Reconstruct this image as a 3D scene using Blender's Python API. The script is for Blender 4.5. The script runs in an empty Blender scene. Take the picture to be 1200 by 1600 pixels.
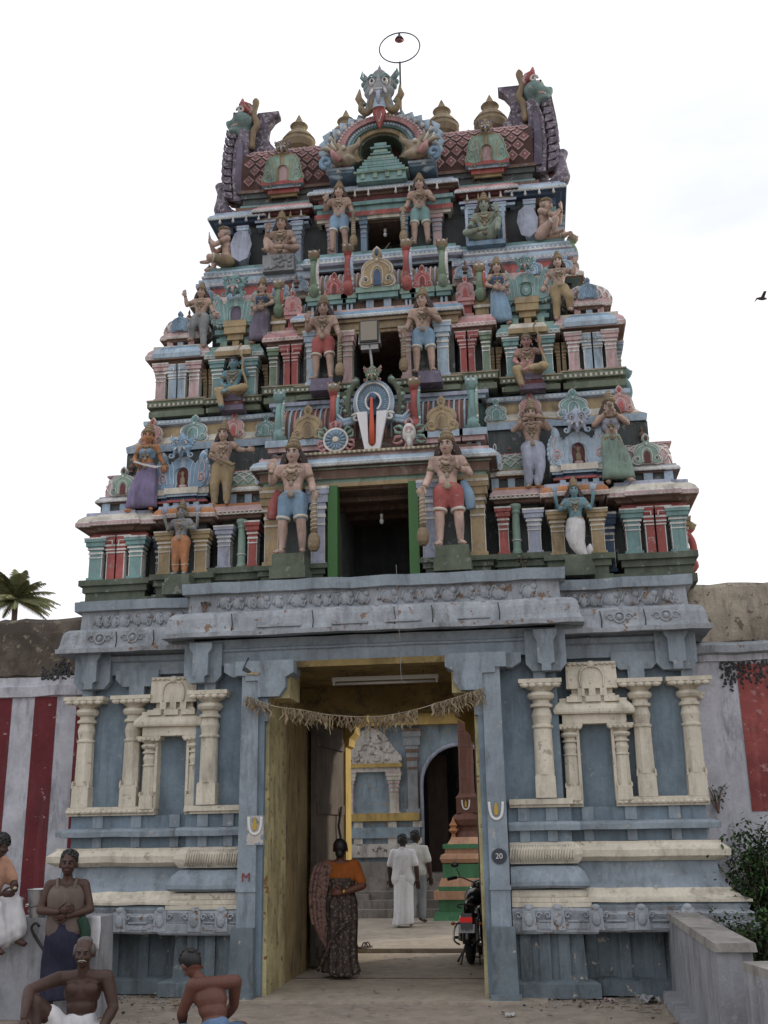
import bpy, bmesh, math, random
from mathutils import Vector, Matrix, Quaternion
from mathutils.geometry import tessellate_polygon
random.seed(7)
R = math.radians
SC = bpy.context.scene
COL = SC.collection

# ------------------------------------------------------------------ camera
cam_d = bpy.data.cameras.new('camera'); cam = bpy.data.objects.new('camera', cam_d); COL.objects.link(cam)
cam_d.sensor_fit = 'VERTICAL'; cam_d.sensor_height = 36.0; cam_d.lens = 36.0 * 1663.0 / 1600.0
cam_d.clip_end = 3000.0; cam_d.clip_start = 0.05
cam.location = (1.786, -11.635, 1.6)
_f = Vector((-0.13051, 0.94832, 0.28880)).normalized()      # pitch 16.8 deg up, turned 7.8 deg to the left
_r = _f.cross(Vector((0, 0, 1))).normalized(); _u = _r.cross(_f)
_m = Matrix((_r, _u, -_f)).transposed()
_roll = Matrix.Rotation(R(-0.92), 3, 'Z')
cam.rotation_euler = (_m @ _roll).to_euler()
SC.camera = cam

# ------------------------------------------------------------------ sky and sun
SUN_EL, SUN_AZ = R(20), R(55)            # behind the tower, to the right
w = bpy.data.worlds.new('World'); SC.world = w; w.use_nodes = True
nt = w.node_tree; nt.nodes.clear()
out = nt.nodes.new('ShaderNodeOutputWorld'); bg = nt.nodes.new('ShaderNodeBackground')
sky = nt.nodes.new('ShaderNodeTexSky'); sky.sky_type = 'NISHITA'; sky.sun_disc = False
sky.sun_elevation = SUN_EL; sky.sun_rotation = SUN_AZ; sky.air_density = 1.0; sky.dust_density = 4.0; sky.ozone_density = 1.0
tc = nt.nodes.new('ShaderNodeTexCoord'); mp = nt.nodes.new('ShaderNodeMapping'); mp.inputs['Scale'].default_value = (1, 1, 3.0)
ns = nt.nodes.new('ShaderNodeTexNoise'); ns.inputs['Scale'].default_value = 1.6; ns.inputs['Detail'].default_value = 7
rp = nt.nodes.new('ShaderNodeValToRGB')
rp.color_ramp.elements[0].position = 0.30; rp.color_ramp.elements[0].color = (6.9, 7.15, 7.9, 1)
rp.color_ramp.elements[1].position = 0.56; rp.color_ramp.elements[1].color = (11.0, 11.0, 11.4, 1)
mx = nt.nodes.new('ShaderNodeMixRGB'); mx.inputs[0].default_value = 0.86       # thin bright cloud over the blue
nt.links.new(tc.outputs['Generated'], mp.inputs['Vector']); nt.links.new(mp.outputs[0], ns.inputs['Vector'])
nt.links.new(ns.outputs['Fac'], rp.inputs['Fac']); nt.links.new(sky.outputs[0], mx.inputs[1]); nt.links.new(rp.outputs[0], mx.inputs[2])
nt.links.new(mx.outputs[0], bg.inputs['Color']); bg.inputs['Strength'].default_value = 0.1
nt.links.new(bg.outputs[0], out.inputs['Surface'])
sd = bpy.data.lights.new('sun', 'SUN'); sun = bpy.data.objects.new('sun', sd); COL.objects.link(sun)
sd.energy = 2.0; sd.angle = R(3.0); sd.color = (1.0, 0.90, 0.74)
_sv = Vector((math.sin(SUN_AZ) * math.cos(SUN_EL), math.cos(SUN_AZ) * math.cos(SUN_EL), math.sin(SUN_EL)))
sun.rotation_euler = _sv.to_track_quat('Z', 'Y').to_euler()
SC.view_settings.view_transform = 'Standard'; SC.view_settings.look = 'None'
SC.view_settings.gamma = 1.0; SC.view_settings.use_curve_mapping = False
SC.view_settings.exposure = 0.32

# ------------------------------------------------------------------ materials
MATS = {}
def paint(name, rgb, dirt=0.35, var=0.18, rough=0.85, bump=0.25, scale=1.0, chip=0.0, chipc=(0.42, 0.38, 0.32), dirtc=(0.045, 0.04, 0.036), metal=0.0, streak=True, spec=0.25):
    if name in MATS: return MATS[name]
    m = bpy.data.materials.new(name); m.use_nodes = True; t = m.node_tree; N = t.nodes; L = t.links
    b = N['Principled BSDF']; b.inputs['Roughness'].default_value = rough; b.inputs['Metallic'].default_value = metal
    b.inputs['Specular IOR Level'].default_value = spec
    g = N.new('ShaderNodeNewGeometry')
    def noise(s, det, mapscale=None, rg=0.6):
        n = N.new('ShaderNodeTexNoise'); n.inputs['Scale'].default_value = s * scale; n.inputs['Detail'].default_value = det; n.inputs['Roughness'].default_value = rg
        if mapscale:
            q = N.new('ShaderNodeMapping'); q.inputs['Scale'].default_value = mapscale; L.new(g.outputs['Position'], q.inputs['Vector']); L.new(q.outputs[0], n.inputs['Vector'])
        else: L.new(g.outputs['Position'], n.inputs['Vector'])
        return n
    def ramp(src, a, b_, lo=0.0, hi=1.0):
        r = N.new('ShaderNodeMapRange'); r.inputs['From Min'].default_value = a; r.inputs['From Max'].default_value = b_
        r.inputs['To Min'].default_value = lo; r.inputs['To Max'].default_value = hi; L.new(src, r.inputs['Value']); return r.outputs['Result']
    def mix(f, c1, c2, bt='MIX'):
        x = N.new('ShaderNodeMixRGB'); x.blend_type = bt
        for i, c in ((0, f), (1, c1), (2, c2)):
            if hasattr(c, 'links'): L.new(c, x.inputs[i])
            elif i == 0: x.inputs[0].default_value = c
            else: x.inputs[i].default_value = (*c, 1)
        return x.outputs[0]
    n1 = noise(2.3, 5); n2 = noise(23, 4)
    hi = tuple(min(1, c * (1 + var) + 0.02 * var) for c in rgb); lo = tuple(c * (1 - var) for c in rgb)
    c = mix(ramp(n1.outputs['Fac'], 0.35, 0.65), lo, hi)
    c = mix(ramp(n2.outputs['Fac'], 0.3, 0.7, 0.0, 0.35), c, tuple(x * 0.62 for x in rgb))
    if dirt > 0:
        n3 = noise(5.5, 8, (1, 1, 0.28) if streak else None, 0.7)
        c = mix(ramp(n3.outputs['Fac'], 0.5, 0.72, 0.0, min(1, dirt * 1.5)), c, dirtc)
    if streak:
        n6 = noise(9, 6, (1, 1, 0.10), 0.7); c = mix(ramp(n6.outputs['Fac'], 0.52, 0.70, 0.0, 0.35), c, tuple(min(.8, x * 1.25 + .05) for x in rgb))
        n7 = noise(13, 6, (1, 1, 0.07), 0.7); c = mix(ramp(n7.outputs['Fac'], 0.56, 0.72, 0.0, 0.3 + dirt * .3), c, tuple(x * .45 + .01 for x in rgb))
    if chip > 0:
        n4 = noise(9, 6, None, 0.65)
        c = mix(ramp(n4.outputs['Fac'], 0.66 - chip * 0.14, 0.68 - chip * 0.14), c, chipc)
    L.new(c, b.inputs['Base Color'])
    if bump > 0:
        bp = N.new('ShaderNodeBump'); bp.inputs['Strength'].default_value = bump; bp.inputs['Distance'].default_value = 0.012
        n5 = noise(38, 5); L.new(n5.outputs['Fac'], bp.inputs['Height']); L.new(bp.outputs[0], b.inputs['Normal'])
    MATS[name] = m; return m
def plain(name, rgb, rough=0.5, metal=0.0, emit=None, spec=0.5, es=1.0):
    if name in MATS: return MATS[name]
    m = bpy.data.materials.new(name); m.use_nodes = True; b = m.node_tree.nodes['Principled BSDF']
    n = m.node_tree.nodes.new('ShaderNodeTexNoise'); n.inputs['Scale'].default_value = 30
    x = m.node_tree.nodes.new('ShaderNodeMixRGB'); x.inputs[1].default_value = (*rgb, 1); x.inputs[2].default_value = (*[c * 0.75 for c in rgb], 1)
    m.node_tree.links.new(n.outputs['Fac'], x.inputs[0]); m.node_tree.links.new(x.outputs[0], b.inputs['Base Color'])
    b.inputs['Roughness'].default_value = rough; b.inputs['Metallic'].default_value = metal; b.inputs['Specular IOR Level'].default_value = spec
    if emit: b.inputs['Emission Color'].default_value = (*emit, 1); b.inputs['Emission Strength'].default_value = es
    MATS[name] = m; return m

PAL = dict(
    teal=(0.10, 0.27, 0.25), red=(0.44, 0.095, 0.08), pink=(0.56, 0.26, 0.25), rose=(0.62, 0.41, 0.39), blue=(0.21, 0.35, 0.48), paleblue=(0.40, 0.52, 0.61),
    lav=(0.41, 0.44, 0.54), green=(0.20, 0.29, 0.18), palegreen=(0.27, 0.40, 0.31), sea=(0.20, 0.36, 0.34), olive=(0.12, 0.145, 0.095), ochre=(0.43, 0.31, 0.15), orange=(0.56, 0.22, 0.07),
    cream=(0.66, 0.60, 0.48), light=(0.72, 0.70, 0.64), brown=(0.20, 0.115, 0.08), dark=(0.05, 0.055, 0.055), recess_shade=(0.085, 0.10, 0.095), maroon=(0.17, 0.045, 0.045), navy=(0.06, 0.11, 0.20),  # recesses painted dark for shade; line paint paler for lit top edges
    yellow=(0.52, 0.36, 0.08), skin=(0.60, 0.40, 0.31), skin2=(0.50, 0.33, 0.245), moss=(0.17, 0.205, 0.13), goldbrown=(0.30, 0.215, 0.115), hair=(0.075, 0.05, 0.045), white=(0.66, 0.63, 0.60), grey=(0.30, 0.31, 0.31),
    violet=(0.17, 0.14, 0.20), leafgreen=(0.10, 0.24, 0.08), purple=(0.25, 0.20, 0.36), blueskin=(0.16, 0.33, 0.38), pinkskin=(0.50, 0.25, 0.22), greenskin=(0.30, 0.36, 0.27), sandy=(0.38, 0.30, 0.20), palesea=(0.40, 0.54, 0.50), iceblue=(0.48, 0.58, 0.66))
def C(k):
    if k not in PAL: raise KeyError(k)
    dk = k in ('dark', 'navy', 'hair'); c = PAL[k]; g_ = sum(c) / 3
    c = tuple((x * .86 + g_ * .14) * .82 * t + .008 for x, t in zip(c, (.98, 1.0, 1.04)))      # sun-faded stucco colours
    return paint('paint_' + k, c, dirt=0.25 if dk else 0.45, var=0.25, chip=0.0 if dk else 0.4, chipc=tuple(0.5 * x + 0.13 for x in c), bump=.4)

WALLB = paint('blue_wash_wall', (0.172, 0.226, 0.272), dirt=0.3, var=0.2, chip=0.12, chipc=(0.24, 0.28, 0.30), bump=0.35)
WALLL = paint('blue_wash_trim', (0.25, 0.295, 0.335), dirt=0.4, var=0.2, chip=0.2, chipc=(0.34, 0.34, 0.33), bump=0.5)
WALLD = paint('blue_wash_carving', (0.32, 0.345, 0.375), dirt=0.45, var=0.22, chip=0.40, chipc=(0.20, 0.14, 0.105), bump=0.8)
WALLP = paint('blue_wash_plinth', (0.145, 0.18, 0.20), dirt=0.6, var=0.2, chip=0.15, bump=0.5)
CREAM = paint('cream_limewash', (0.60, 0.55, 0.45), dirt=0.42, var=0.12, chip=0.25, chipc=(0.36, 0.32, 0.26), dirtc=(0.13, 0.11, 0.09), bump=0.35)

# ------------------------------------------------------------------ mesh builder
_rj = random.Random(3)
class MB:
    def __init__(s): s.v = []; s.f = []; s.m = []; s.s = []; s.mats = []
    def mi(s, mat):
        if isinstance(mat, str): mat = C(mat)
        if mat not in s.mats: s.mats.append(mat)
        return s.mats.index(mat)
    def add(s, vs, fs, mat, smooth=False, M=None):
        o = len(s.v)
        for v in vs:
            v = Vector(v); s.v.append(M @ v if M else v)
        i = s.mi(mat)
        for f in fs: s.f.append([a + o for a in f]); s.m.append(i); s.s.append(smooth)
    def box(s, x0, x1, y0, y1, z0, z1, mat, top=None, M=None, jit=0.0014):
        j = lambda: _rj.uniform(0, jit)
        x0 -= j(); x1 += j(); y0 -= j(); y1 += j(); z0 -= j(); z1 += j()
        a, b_ = (top if isinstance(top, tuple) else (top, top)) if top is not None else (0, 0)   # inset of the top face in x, y
        v = [(x0, y0, z0), (x1, y0, z0), (x1, y1, z0), (x0, y1, z0), (x0 + a, y0 + b_, z1), (x1 - a, y0 + b_, z1), (x1 - a, y1 - b_, z1), (x0 + a, y1 - b_, z1)]
        s.add(v, [(0, 3, 2, 1), (4, 5, 6, 7), (0, 1, 5, 4), (1, 2, 6, 5), (2, 3, 7, 6), (3, 0, 4, 7)], mat, False, M)
    def ell(s, c, r, mat, n=10, k=7, M=None, smooth=True):
        c = Vector(c); r = (r, r, r) if not hasattr(r, '__len__') else r
        vs = [c + Vector((0, 0, -r[2]))]
        for i in range(1, k):
            t = -math.pi / 2 + math.pi * i / k
            for j in range(n):
                a = 2 * math.pi * j / n; vs.append(c + Vector((r[0] * math.cos(t) * math.cos(a), r[1] * math.cos(t) * math.sin(a), r[2] * math.sin(t))))
        vs.append(c + Vector((0, 0, r[2]))); fs = []
        for j in range(n): fs.append((0, 1 + (j + 1) % n, 1 + j))
        for i in range(k - 2):
            for j in range(n): a = 1 + i * n + j; b_ = 1 + i * n + (j + 1) % n; fs.append((a, b_, b_ + n, a + n))
        t0 = 1 + (k - 2) * n
        for j in range(n): fs.append((t0 + j, t0 + (j + 1) % n, len(vs) - 1))
        s.add(vs, fs, mat, smooth, M)
    def tube(s, pts, rad, mat, n=6, M=None, smooth=True, flat=1.0, closed=False):
        P = [Vector(p) for p in pts]; K = len(P); rr = rad if hasattr(rad, '__len__') else [rad] * K
        vs = []; prev = None
        for i, p in enumerate(P):
            if closed: d = P[(i + 1) % K] - P[i - 1]
            else: d = P[min(i + 1, K - 1)] - P[max(i - 1, 0)]
            d = d.normalized() if d.length > 1e-9 else Vector((0, 0, 1))
            if prev is None:
                a = d.cross(Vector((0, 1, 0)));
                if a.length < 0.2: a = d.cross(Vector((1, 0, 0)))
                a.normalize()
            else: a = (prev - d * prev.dot(d)).normalized()
            prev = a; b_ = d.cross(a)
            for j in range(n):
                t = 2 * math.pi * j / n; vs.append(p + a * math.cos(t) * rr[i] + b_ * math.sin(t) * rr[i] * flat)
        fs = []
        for i in range(K if closed else K - 1):
            for j in range(n): fs.append((i * n + j, i * n + (j + 1) % n, ((i + 1) % K) * n + (j + 1) % n, ((i + 1) % K) * n + j))
        if not closed: fs += [tuple(range(n))[::-1], tuple((K - 1) * n + j for j in range(n))]
        s.add(vs, fs, mat, smooth, M)
    def cap(s, p0, r0, p1, r1, mat, n=12, M=None):       # tapered limb with round ends
        p0 = Vector(p0); p1 = Vector(p1); d = (p1 - p0); L = d.length or 1e-6; d /= L; pts = []; rr = []
        for t in (-0.95, -0.6): pts.append(p0 + d * r0 * t); rr.append(r0 * math.sqrt(1 - t * t))
        for t in (0, 0.5, 1): pts.append(p0.lerp(p1, t)); rr.append(r0 + (r1 - r0) * t)
        for t in (0.6, 0.95): pts.append(p1 + d * r1 * t); rr.append(r1 * math.sqrt(1 - t * t))
        s.tube(pts, rr, mat, n, M)
    def prism(s, poly, y0, y1, mat, M=None, side=None, taper=0.0):  # outline in x,z pushed along y
        n = len(poly)
        a = [(x, y0, z) for x, z in poly]; b_ = [(x, y1, z) for x, z in poly]
        if taper:
            cx = sum(p[0] for p in poly) / n; cz = sum(p[1] for p in poly) / n
            a = [(cx + (x - cx) * (1 - taper), y0, cz + (z - cz) * (1 - taper)) for x, z in poly]
        tr = tessellate_polygon([[Vector((x, z, 0)) for x, z in poly]])
        s.add(a + b_, [tuple(t) for t in tr] + [tuple(i + n for i in t[::-1]) for t in tr], mat, False, M)
        s.add(a + b_, [(i, (i + 1) % n, (i + 1) % n + n, i + n) for i in range(n)], side or mat, False, M)
    def lathe(s, prof, mat, n=16, M=None, c=(0, 0), smooth=True, squash=1.0, oct_=False):   # prof [(r,z)] or (r,z,mat)
        k = len(prof); off = math.pi / n if oct_ else 0
        for i in range(k - 1):
            p, q = prof[i], prof[i + 1]; vs = []
            for r_, z_ in (p[:2], q[:2]):
                for j in range(n): a = 2 * math.pi * j / n + off; vs.append((c[0] + r_ * math.cos(a), c[1] + r_ * math.sin(a) * squash, z_))
            s.add(vs, [(j, (j + 1) % n, n + (j + 1) % n, n + j) for j in range(n)], p[2] if len(p) > 2 else mat, smooth, M)
    def sweep(s, plan, prof, wob=0.003, step=0.3, M=None, seed=0, smooth=False):
        P = [Vector((x, y)) for x, y in plan]; K = len(P); nr = []
        for i in range(K - 1): d = (P[i + 1] - P[i]).normalized(); nr.append(Vector((d.y, -d.x)))
        def off(i, o):
            if i == 0: return P[0] + nr[0] * o
            if i == K - 1: return P[-1] + nr[-1] * o
            a, b_ = nr[i - 1], nr[i]; return P[i] + (a + b_) * (o / max(0.3, 1 + a.dot(b_)))
        cols = []
        for i in range(K - 1):
            m = max(1, int((P[i + 1] - P[i]).length / step))
            for j in range(m): cols.append((i, j / m))
        cols.append((K - 2, 1.0)); rg = random.Random(seed + K * 7 + len(prof)); nz = [(rg.uniform(-wob, wob), rg.uniform(-wob, wob)) for _ in cols]
        rows = []
        for pr in prof:
            row = []
            for (i, t), (na, nb) in zip(cols, nz):
                q = off(i, pr[0]).lerp(off(i + 1, pr[0]), t)
                row.append((q.x, q.y + (nb if 0 < t < 1 else 0), pr[1] + na))
            rows.append(row)
        for r_ in range(len(prof) - 1):
            m = len(cols); s.add(rows[r_] + rows[r_ + 1], [(c_, c_ + 1, m + c_ + 1, m + c_) for c_ in range(m - 1)], prof[r_][2], smooth, M)
    def mesh(s, name='mesh', weld=False):
        me = bpy.data.meshes.new(name); me.from_pydata([tuple(v) for v in s.v], [], s.f)
        for m in s.mats: me.materials.append(m)
        me.polygons.foreach_set('material_index', s.m); me.polygons.foreach_set('use_smooth', s.s)
        bm = bmesh.new(); bm.from_mesh(me)
        if weld: bmesh.ops.remove_doubles(bm, verts=bm.verts, dist=1e-5)
        bmesh.ops.recalc_face_normals(bm, faces=bm.faces); bm.to_mesh(me); bm.free(); me.update(); return me
    def parts(s, name, parent=None, loc=None, rot=None):
        """every loose piece becomes an object of its own"""
        par = list(range(len(s.v)))
        def fd(i):
            while par[i] != i: par[i] = par[par[i]]; i = par[i]
            return i
        for f in s.f:
            r0 = fd(f[0])
            for q in f[1:]:
                rq = fd(q)
                if rq != r0: par[rq] = r0
        grp = {}
        for k_, f in enumerate(s.f): grp.setdefault(fd(f[0]), []).append(k_)
        out_ = []
        for fl in grp.values():
            m = MB(); m.mats = s.mats; mp = {}
            for k_ in fl:
                nf = []
                for q in s.f[k_]:
                    if q not in mp: mp[q] = len(m.v); m.v.append(s.v[q])
                    nf.append(mp[q])
                m.f.append(nf); m.m.append(s.m[k_]); m.s.append(s.s[k_])
            out_.append(m.build(name, parent, loc, rot))
        return out_
    def build(s, name, parent=None, loc=None, rot=None, weld=False):
        return link(name, s.mesh(name, weld), parent, loc, rot)
def link(name, data, parent=None, loc=None, rot=None, scale=None):
    o = bpy.data.objects.new(name, data); COL.objects.link(o)
    if parent: o.parent = parent
    if loc: o.location = loc
    if rot: o.rotation_euler = rot
    if scale: o.scale = scale if hasattr(scale, '__len__') else (scale,) * 3
    return o
def tag(o, label=None, cat=None, group=None, kind=None):
    if label: o['label'] = label
    if cat: o['category'] = cat
    if group: o['group'] = group
    if kind: o['kind'] = kind
    return o
def thing(name, label, cat, loc=(0, 0, 0), rotz=0, group=None, scale=1.0):
    o = link(name, None, None, loc, (0, 0, rotz)); o.scale = (scale,) * 3; o.empty_display_size = 0.1
    return tag(o, label, cat, group)
def T(x=0, y=0, z=0, rz=0, rx=0, ry=0, s=1.0, sx=1, sy=1, sz=1):
    return Matrix.Translation((x, y, z)) @ Matrix.Rotation(rz, 4, 'Z') @ Matrix.Rotation(ry, 4, 'Y') @ Matrix.Rotation(rx, 4, 'X') @ Matrix.Diagonal((s * sx, s * sy, s * sz, 1))
_tmp = bpy.data.scenes.new('scratch')
def remesh(mb, voxel, mat, smooth=4):
    """one continuous skin grown over overlapping limbs"""
    me = mb.mesh('tmp'); o = bpy.data.objects.new('tmp', me); _tmp.collection.objects.link(o)
    a = o.modifiers.new('r', 'REMESH'); a.mode = 'VOXEL'; a.voxel_size = voxel; a.use_smooth_shade = True
    if smooth: b_ = o.modifiers.new('s', 'SMOOTH'); b_.iterations = smooth; b_.factor = 0.5
    vl = _tmp.view_layers[0]; vl.update(); dg = vl.depsgraph
    m2 = bpy.data.meshes.new_from_object(o.evaluated_get(dg), depsgraph=dg)
    _tmp.collection.objects.unlink(o); bpy.data.objects.remove(o); bpy.data.meshes.remove(me)
    m2.materials.clear(); m2.materials.append(C(mat) if isinstance(mat, str) else mat)
    m2.polygons.foreach_set('use_smooth', [True] * len(m2.polygons)); m2.polygons.foreach_set('material_index', [0] * len(m2.polygons)); return m2
def join_mesh(me, mb, name='mesh'):
    """append a remeshed skin to a builder's pieces (fingers, toes) as one mesh"""
    o = MB(); o.mats = [m for m in me.materials]
    o.v = [v.co.copy() for v in me.vertices]; o.f = [list(p.vertices) for p in me.polygons]; o.m = [0] * len(o.f); o.s = [True] * len(o.f)
    base = len(o.v); o.v += mb.v; o.f += [[a + base for a in f] for f in mb.f]; mp_ = [o.mi(m) for m in mb.mats]; o.m += [mp_[i] for i in mb.m]; o.s += mb.s
    return o.mesh(name)
def crv(pts, n=6, closed=False):
    """Catmull-Rom through 2-D or 3-D points"""
    P = [Vector(p) for p in pts]; K = len(P); o = []
    for i in range(K if closed else K - 1):
        p0, p1, p2, p3 = (P[(i - 1) % K], P[i], P[(i + 1) % K], P[(i + 2) % K]) if closed else (P[max(i - 1, 0)], P[i], P[i + 1], P[min(i + 2, K - 1)])
        for j in range(n):
            t = j / n; o.append(0.5 * ((2 * p1) + (p2 - p0) * t + (2 * p0 - 5 * p1 + 4 * p2 - p3) * t * t + (3 * p1 - p0 - 3 * p2 + p3) * t ** 3))
    if not closed: o.append(P[-1])
    return o
def text_mesh(txt, size, mat, depth=0.003):
    cu = bpy.data.curves.new('t', 'FONT'); cu.body = txt; cu.size = size; cu.extrude = depth; cu.align_x = 'CENTER'; cu.align_y = 'CENTER'
    o = bpy.data.objects.new('t', cu); _tmp.collection.objects.link(o); vl = _tmp.view_layers[0]; vl.update()
    me = bpy.data.meshes.new_from_object(o.evaluated_get(vl.depsgraph), depsgraph=vl.depsgraph)
    _tmp.collection.objects.unlink(o); bpy.data.objects.remove(o); me.materials.clear(); me.materials.append(mat); return me
# ------------------------------------------------------------------ ornament builders (local frame: x along the wall, front is -y, z up)
def dentil_row(parent, x0, x1, y, z, c='cream', st=.06, w_=.026, h=.024):
    m = MB(); n = max(2, int((x1 - x0) / st))
    for i in range(n): xx = x0 + (x1 - x0) * (i + .5) / n; m.box(xx - w_ / 2, xx + w_ / 2, y - .012, y + .02, z, z + h, c)
    return tag(m.build('dentils', parent), kind='stuff')
def bayplan(x0, x1, yf, yb, step=None):
    if step:
        a, b_, d = step
        return [(x0, yb), (x0, yf), (a, yf), (a, yf - d), (b_, yf - d), (b_, yf), (x1, yf), (x1, yb)]
    return [(x0, yb), (x0, yf), (x1, yf), (x1, yb)]
_zj = [0]
def zj(): _zj[0] = (_zj[0] + 1) % 7; return _zj[0] * 0.0007
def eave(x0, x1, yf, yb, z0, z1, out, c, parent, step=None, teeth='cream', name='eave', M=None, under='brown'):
    """c: list of colours lip, slope, top; rounded overhang with thin paint lines, paled for light caught on edges"""
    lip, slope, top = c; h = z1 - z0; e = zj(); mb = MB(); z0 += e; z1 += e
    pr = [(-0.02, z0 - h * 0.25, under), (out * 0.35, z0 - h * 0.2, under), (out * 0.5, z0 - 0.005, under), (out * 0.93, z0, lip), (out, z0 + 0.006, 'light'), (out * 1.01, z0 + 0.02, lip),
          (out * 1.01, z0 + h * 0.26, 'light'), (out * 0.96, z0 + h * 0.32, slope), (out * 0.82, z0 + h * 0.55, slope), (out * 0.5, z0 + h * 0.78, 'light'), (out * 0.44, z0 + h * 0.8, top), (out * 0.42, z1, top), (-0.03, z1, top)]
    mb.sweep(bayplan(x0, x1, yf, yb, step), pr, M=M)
    if teeth:
        n = max(2, int((x1 - x0 + 2 * out) / 0.055)); hh = min(0.02, h * 0.14)
        for i in range(n):
            x = x0 - out + (x1 - x0 + 2 * out) * (i + 0.5) / n; yy = yf - out * 1.01 - (step[2] if step and step[0] - out < x < step[1] + out else 0)
            mb.box(x - 0.012, x + 0.012, yy - 0.006, yy + 0.004, z0 + h * 0.08, z0 + h * 0.08 + hh, teeth, M=M)
    return mb.build(name, parent)
def courses(x0, x1, yf, yb, rows, parent, name='base_moulding', step=None, M=None, wob=0.003):
    """stacked straight courses: rows = [(z0, z1, out, colour)]"""
    mb = MB(); pr = []; e = zj()
    for z0, z1, o, c in rows: pr += [(o, z0 + e, c), (o, z1 + e, c)]
    pr = [(-0.03, rows[0][0] + e, rows[0][3])] + pr + [(-0.03, rows[-1][1] + e, rows[-1][3])]
    mb.sweep(bayplan(x0, x1, yf, yb, step), pr, wob=wob, M=M); return mb.build(name, parent)
_pc = {}
def pilaster(parent, x, y, z0, z1, w_, col, kind='plain', line='light', name='pilaster', M=None, d=0.09):
    key = (round(z1 - z0, 3), round(w_, 3), col, kind, line, d)
    if key not in _pc:
        h = z1 - z0; mb = MB(); B = lambda x0, x1, yy, a, b_, c: mb.box(x0, x1, -yy, 0.05, a * h, b_ * h, c)
        if kind == 'pair':                       # two half piers with a dark slit and stepped brackets
            for s in (-1, 1):
                X = lambda a, b_: (min(s * a, s * b_), max(s * a, s * b_)); g = 0.012
                B(*X(g, w_ * .36), d, 0, .60, col); B(*X(w_ * .36, w_ * .39), d + .004, 0.0, .6, line)
                B(*X(g, w_ * .42), d + .012, .60, .63, line); B(*X(g, w_ * .38), d + .004, .63, .67, col); B(*X(g, w_ * .44), d + .014, .67, .70, line)
                B(*X(g, w_ * .42), d + .008, .70, .76, col); B(*X(g, w_ * .52), d + .02, .76, .80, line); B(*X(g, w_ * .5), d + .016, .80, .84, col)
                B(*X(g, w_ * .62), d + .03, .84, 1.0, col); B(*X(g, w_ * .66), d + .034, .975, 1.0, line)
                B(*X(w_ * .12, w_ * .6), d + .036, .88, .895, line); B(*X(w_ * .12, w_ * .16), d + .036, .80, .88, line)
        elif kind == 'round':
            mb.lathe([(w_ * .62, 0), (w_ * .62, h * .07), (w_ * .5, h * .1), (w_ * .48, h * .25), (w_ * .58, h * .28), (w_ * .48, h * .31), (w_ * .46, h * .8), (w_ * .6, h * .84), (w_ * .5, h * .88), (w_ * .7, h * .95), (w_ * .7, h)], col, 12, T(0, -d * .5, 0))
            mb.lathe([(w_ * .6, h * .275), (w_ * .6, h * .29)], line, 12, T(0, -d * .5, 0))
        else:
            B(-w_ * .56, w_ * .56, d + .012, 0, .06, col); B(-w_ * .42, w_ * .42, d, .06, .64, col)
            for s in (-1, 1): B(min(s * w_ * .40, s * w_ * .44), max(s * w_ * .40, s * w_ * .44), d + .004, .06, .62, line)
            B(-w_ * .48, w_ * .48, d + .01, .52, .545, line); B(-w_ * .5, w_ * .5, d + .01, .62, .66, line); B(-w_ * .45, w_ * .45, d + .006, .66, .72, col)
            B(-w_ * .56, w_ * .56, d + .022, .72, .755, line); B(-w_ * .52, w_ * .52, d + .018, .755, .80, col); B(-w_ * .66, w_ * .66, d + .035, .80, .9, col)
            B(-w_ * .74, w_ * .74, d + .05, .9, .985, col); B(-w_ * .76, w_ * .76, d + .055, .965, 1.0, line)
        _pc[key] = mb.mesh('pilaster')
    o = link(name, _pc[key], parent)
    mm = (M or Matrix()) @ Matrix.Translation((x, y, z0)); o.matrix_local = mm; return o
HALF = [(0.17, 0), (0.30, -0.035), (0.46, 0.01), (0.50, 0.10), (0.475, 0.20), (0.41, 0.27), (0.44, 0.36), (0.43, 0.47), (0.36, 0.57), (0.25, 0.64), (0.13, 0.68), (0.085, 0.73), (0.13, 0.80), (0.11, 0.90), (0.05, 0.96), (0.0, 1.0)]
_kc = {}
def spiral(cx, cz, r, turns, s, start, n=14):
    return [(cx + s * r * (1 - 0.75 * i / n) * math.cos(start + turns * 2 * math.pi * i / n), cz + r * (1 - 0.75 * i / n) * math.sin(start + turns * 2 * math.pi * i / n)) for i in range(n + 1)]
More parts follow.
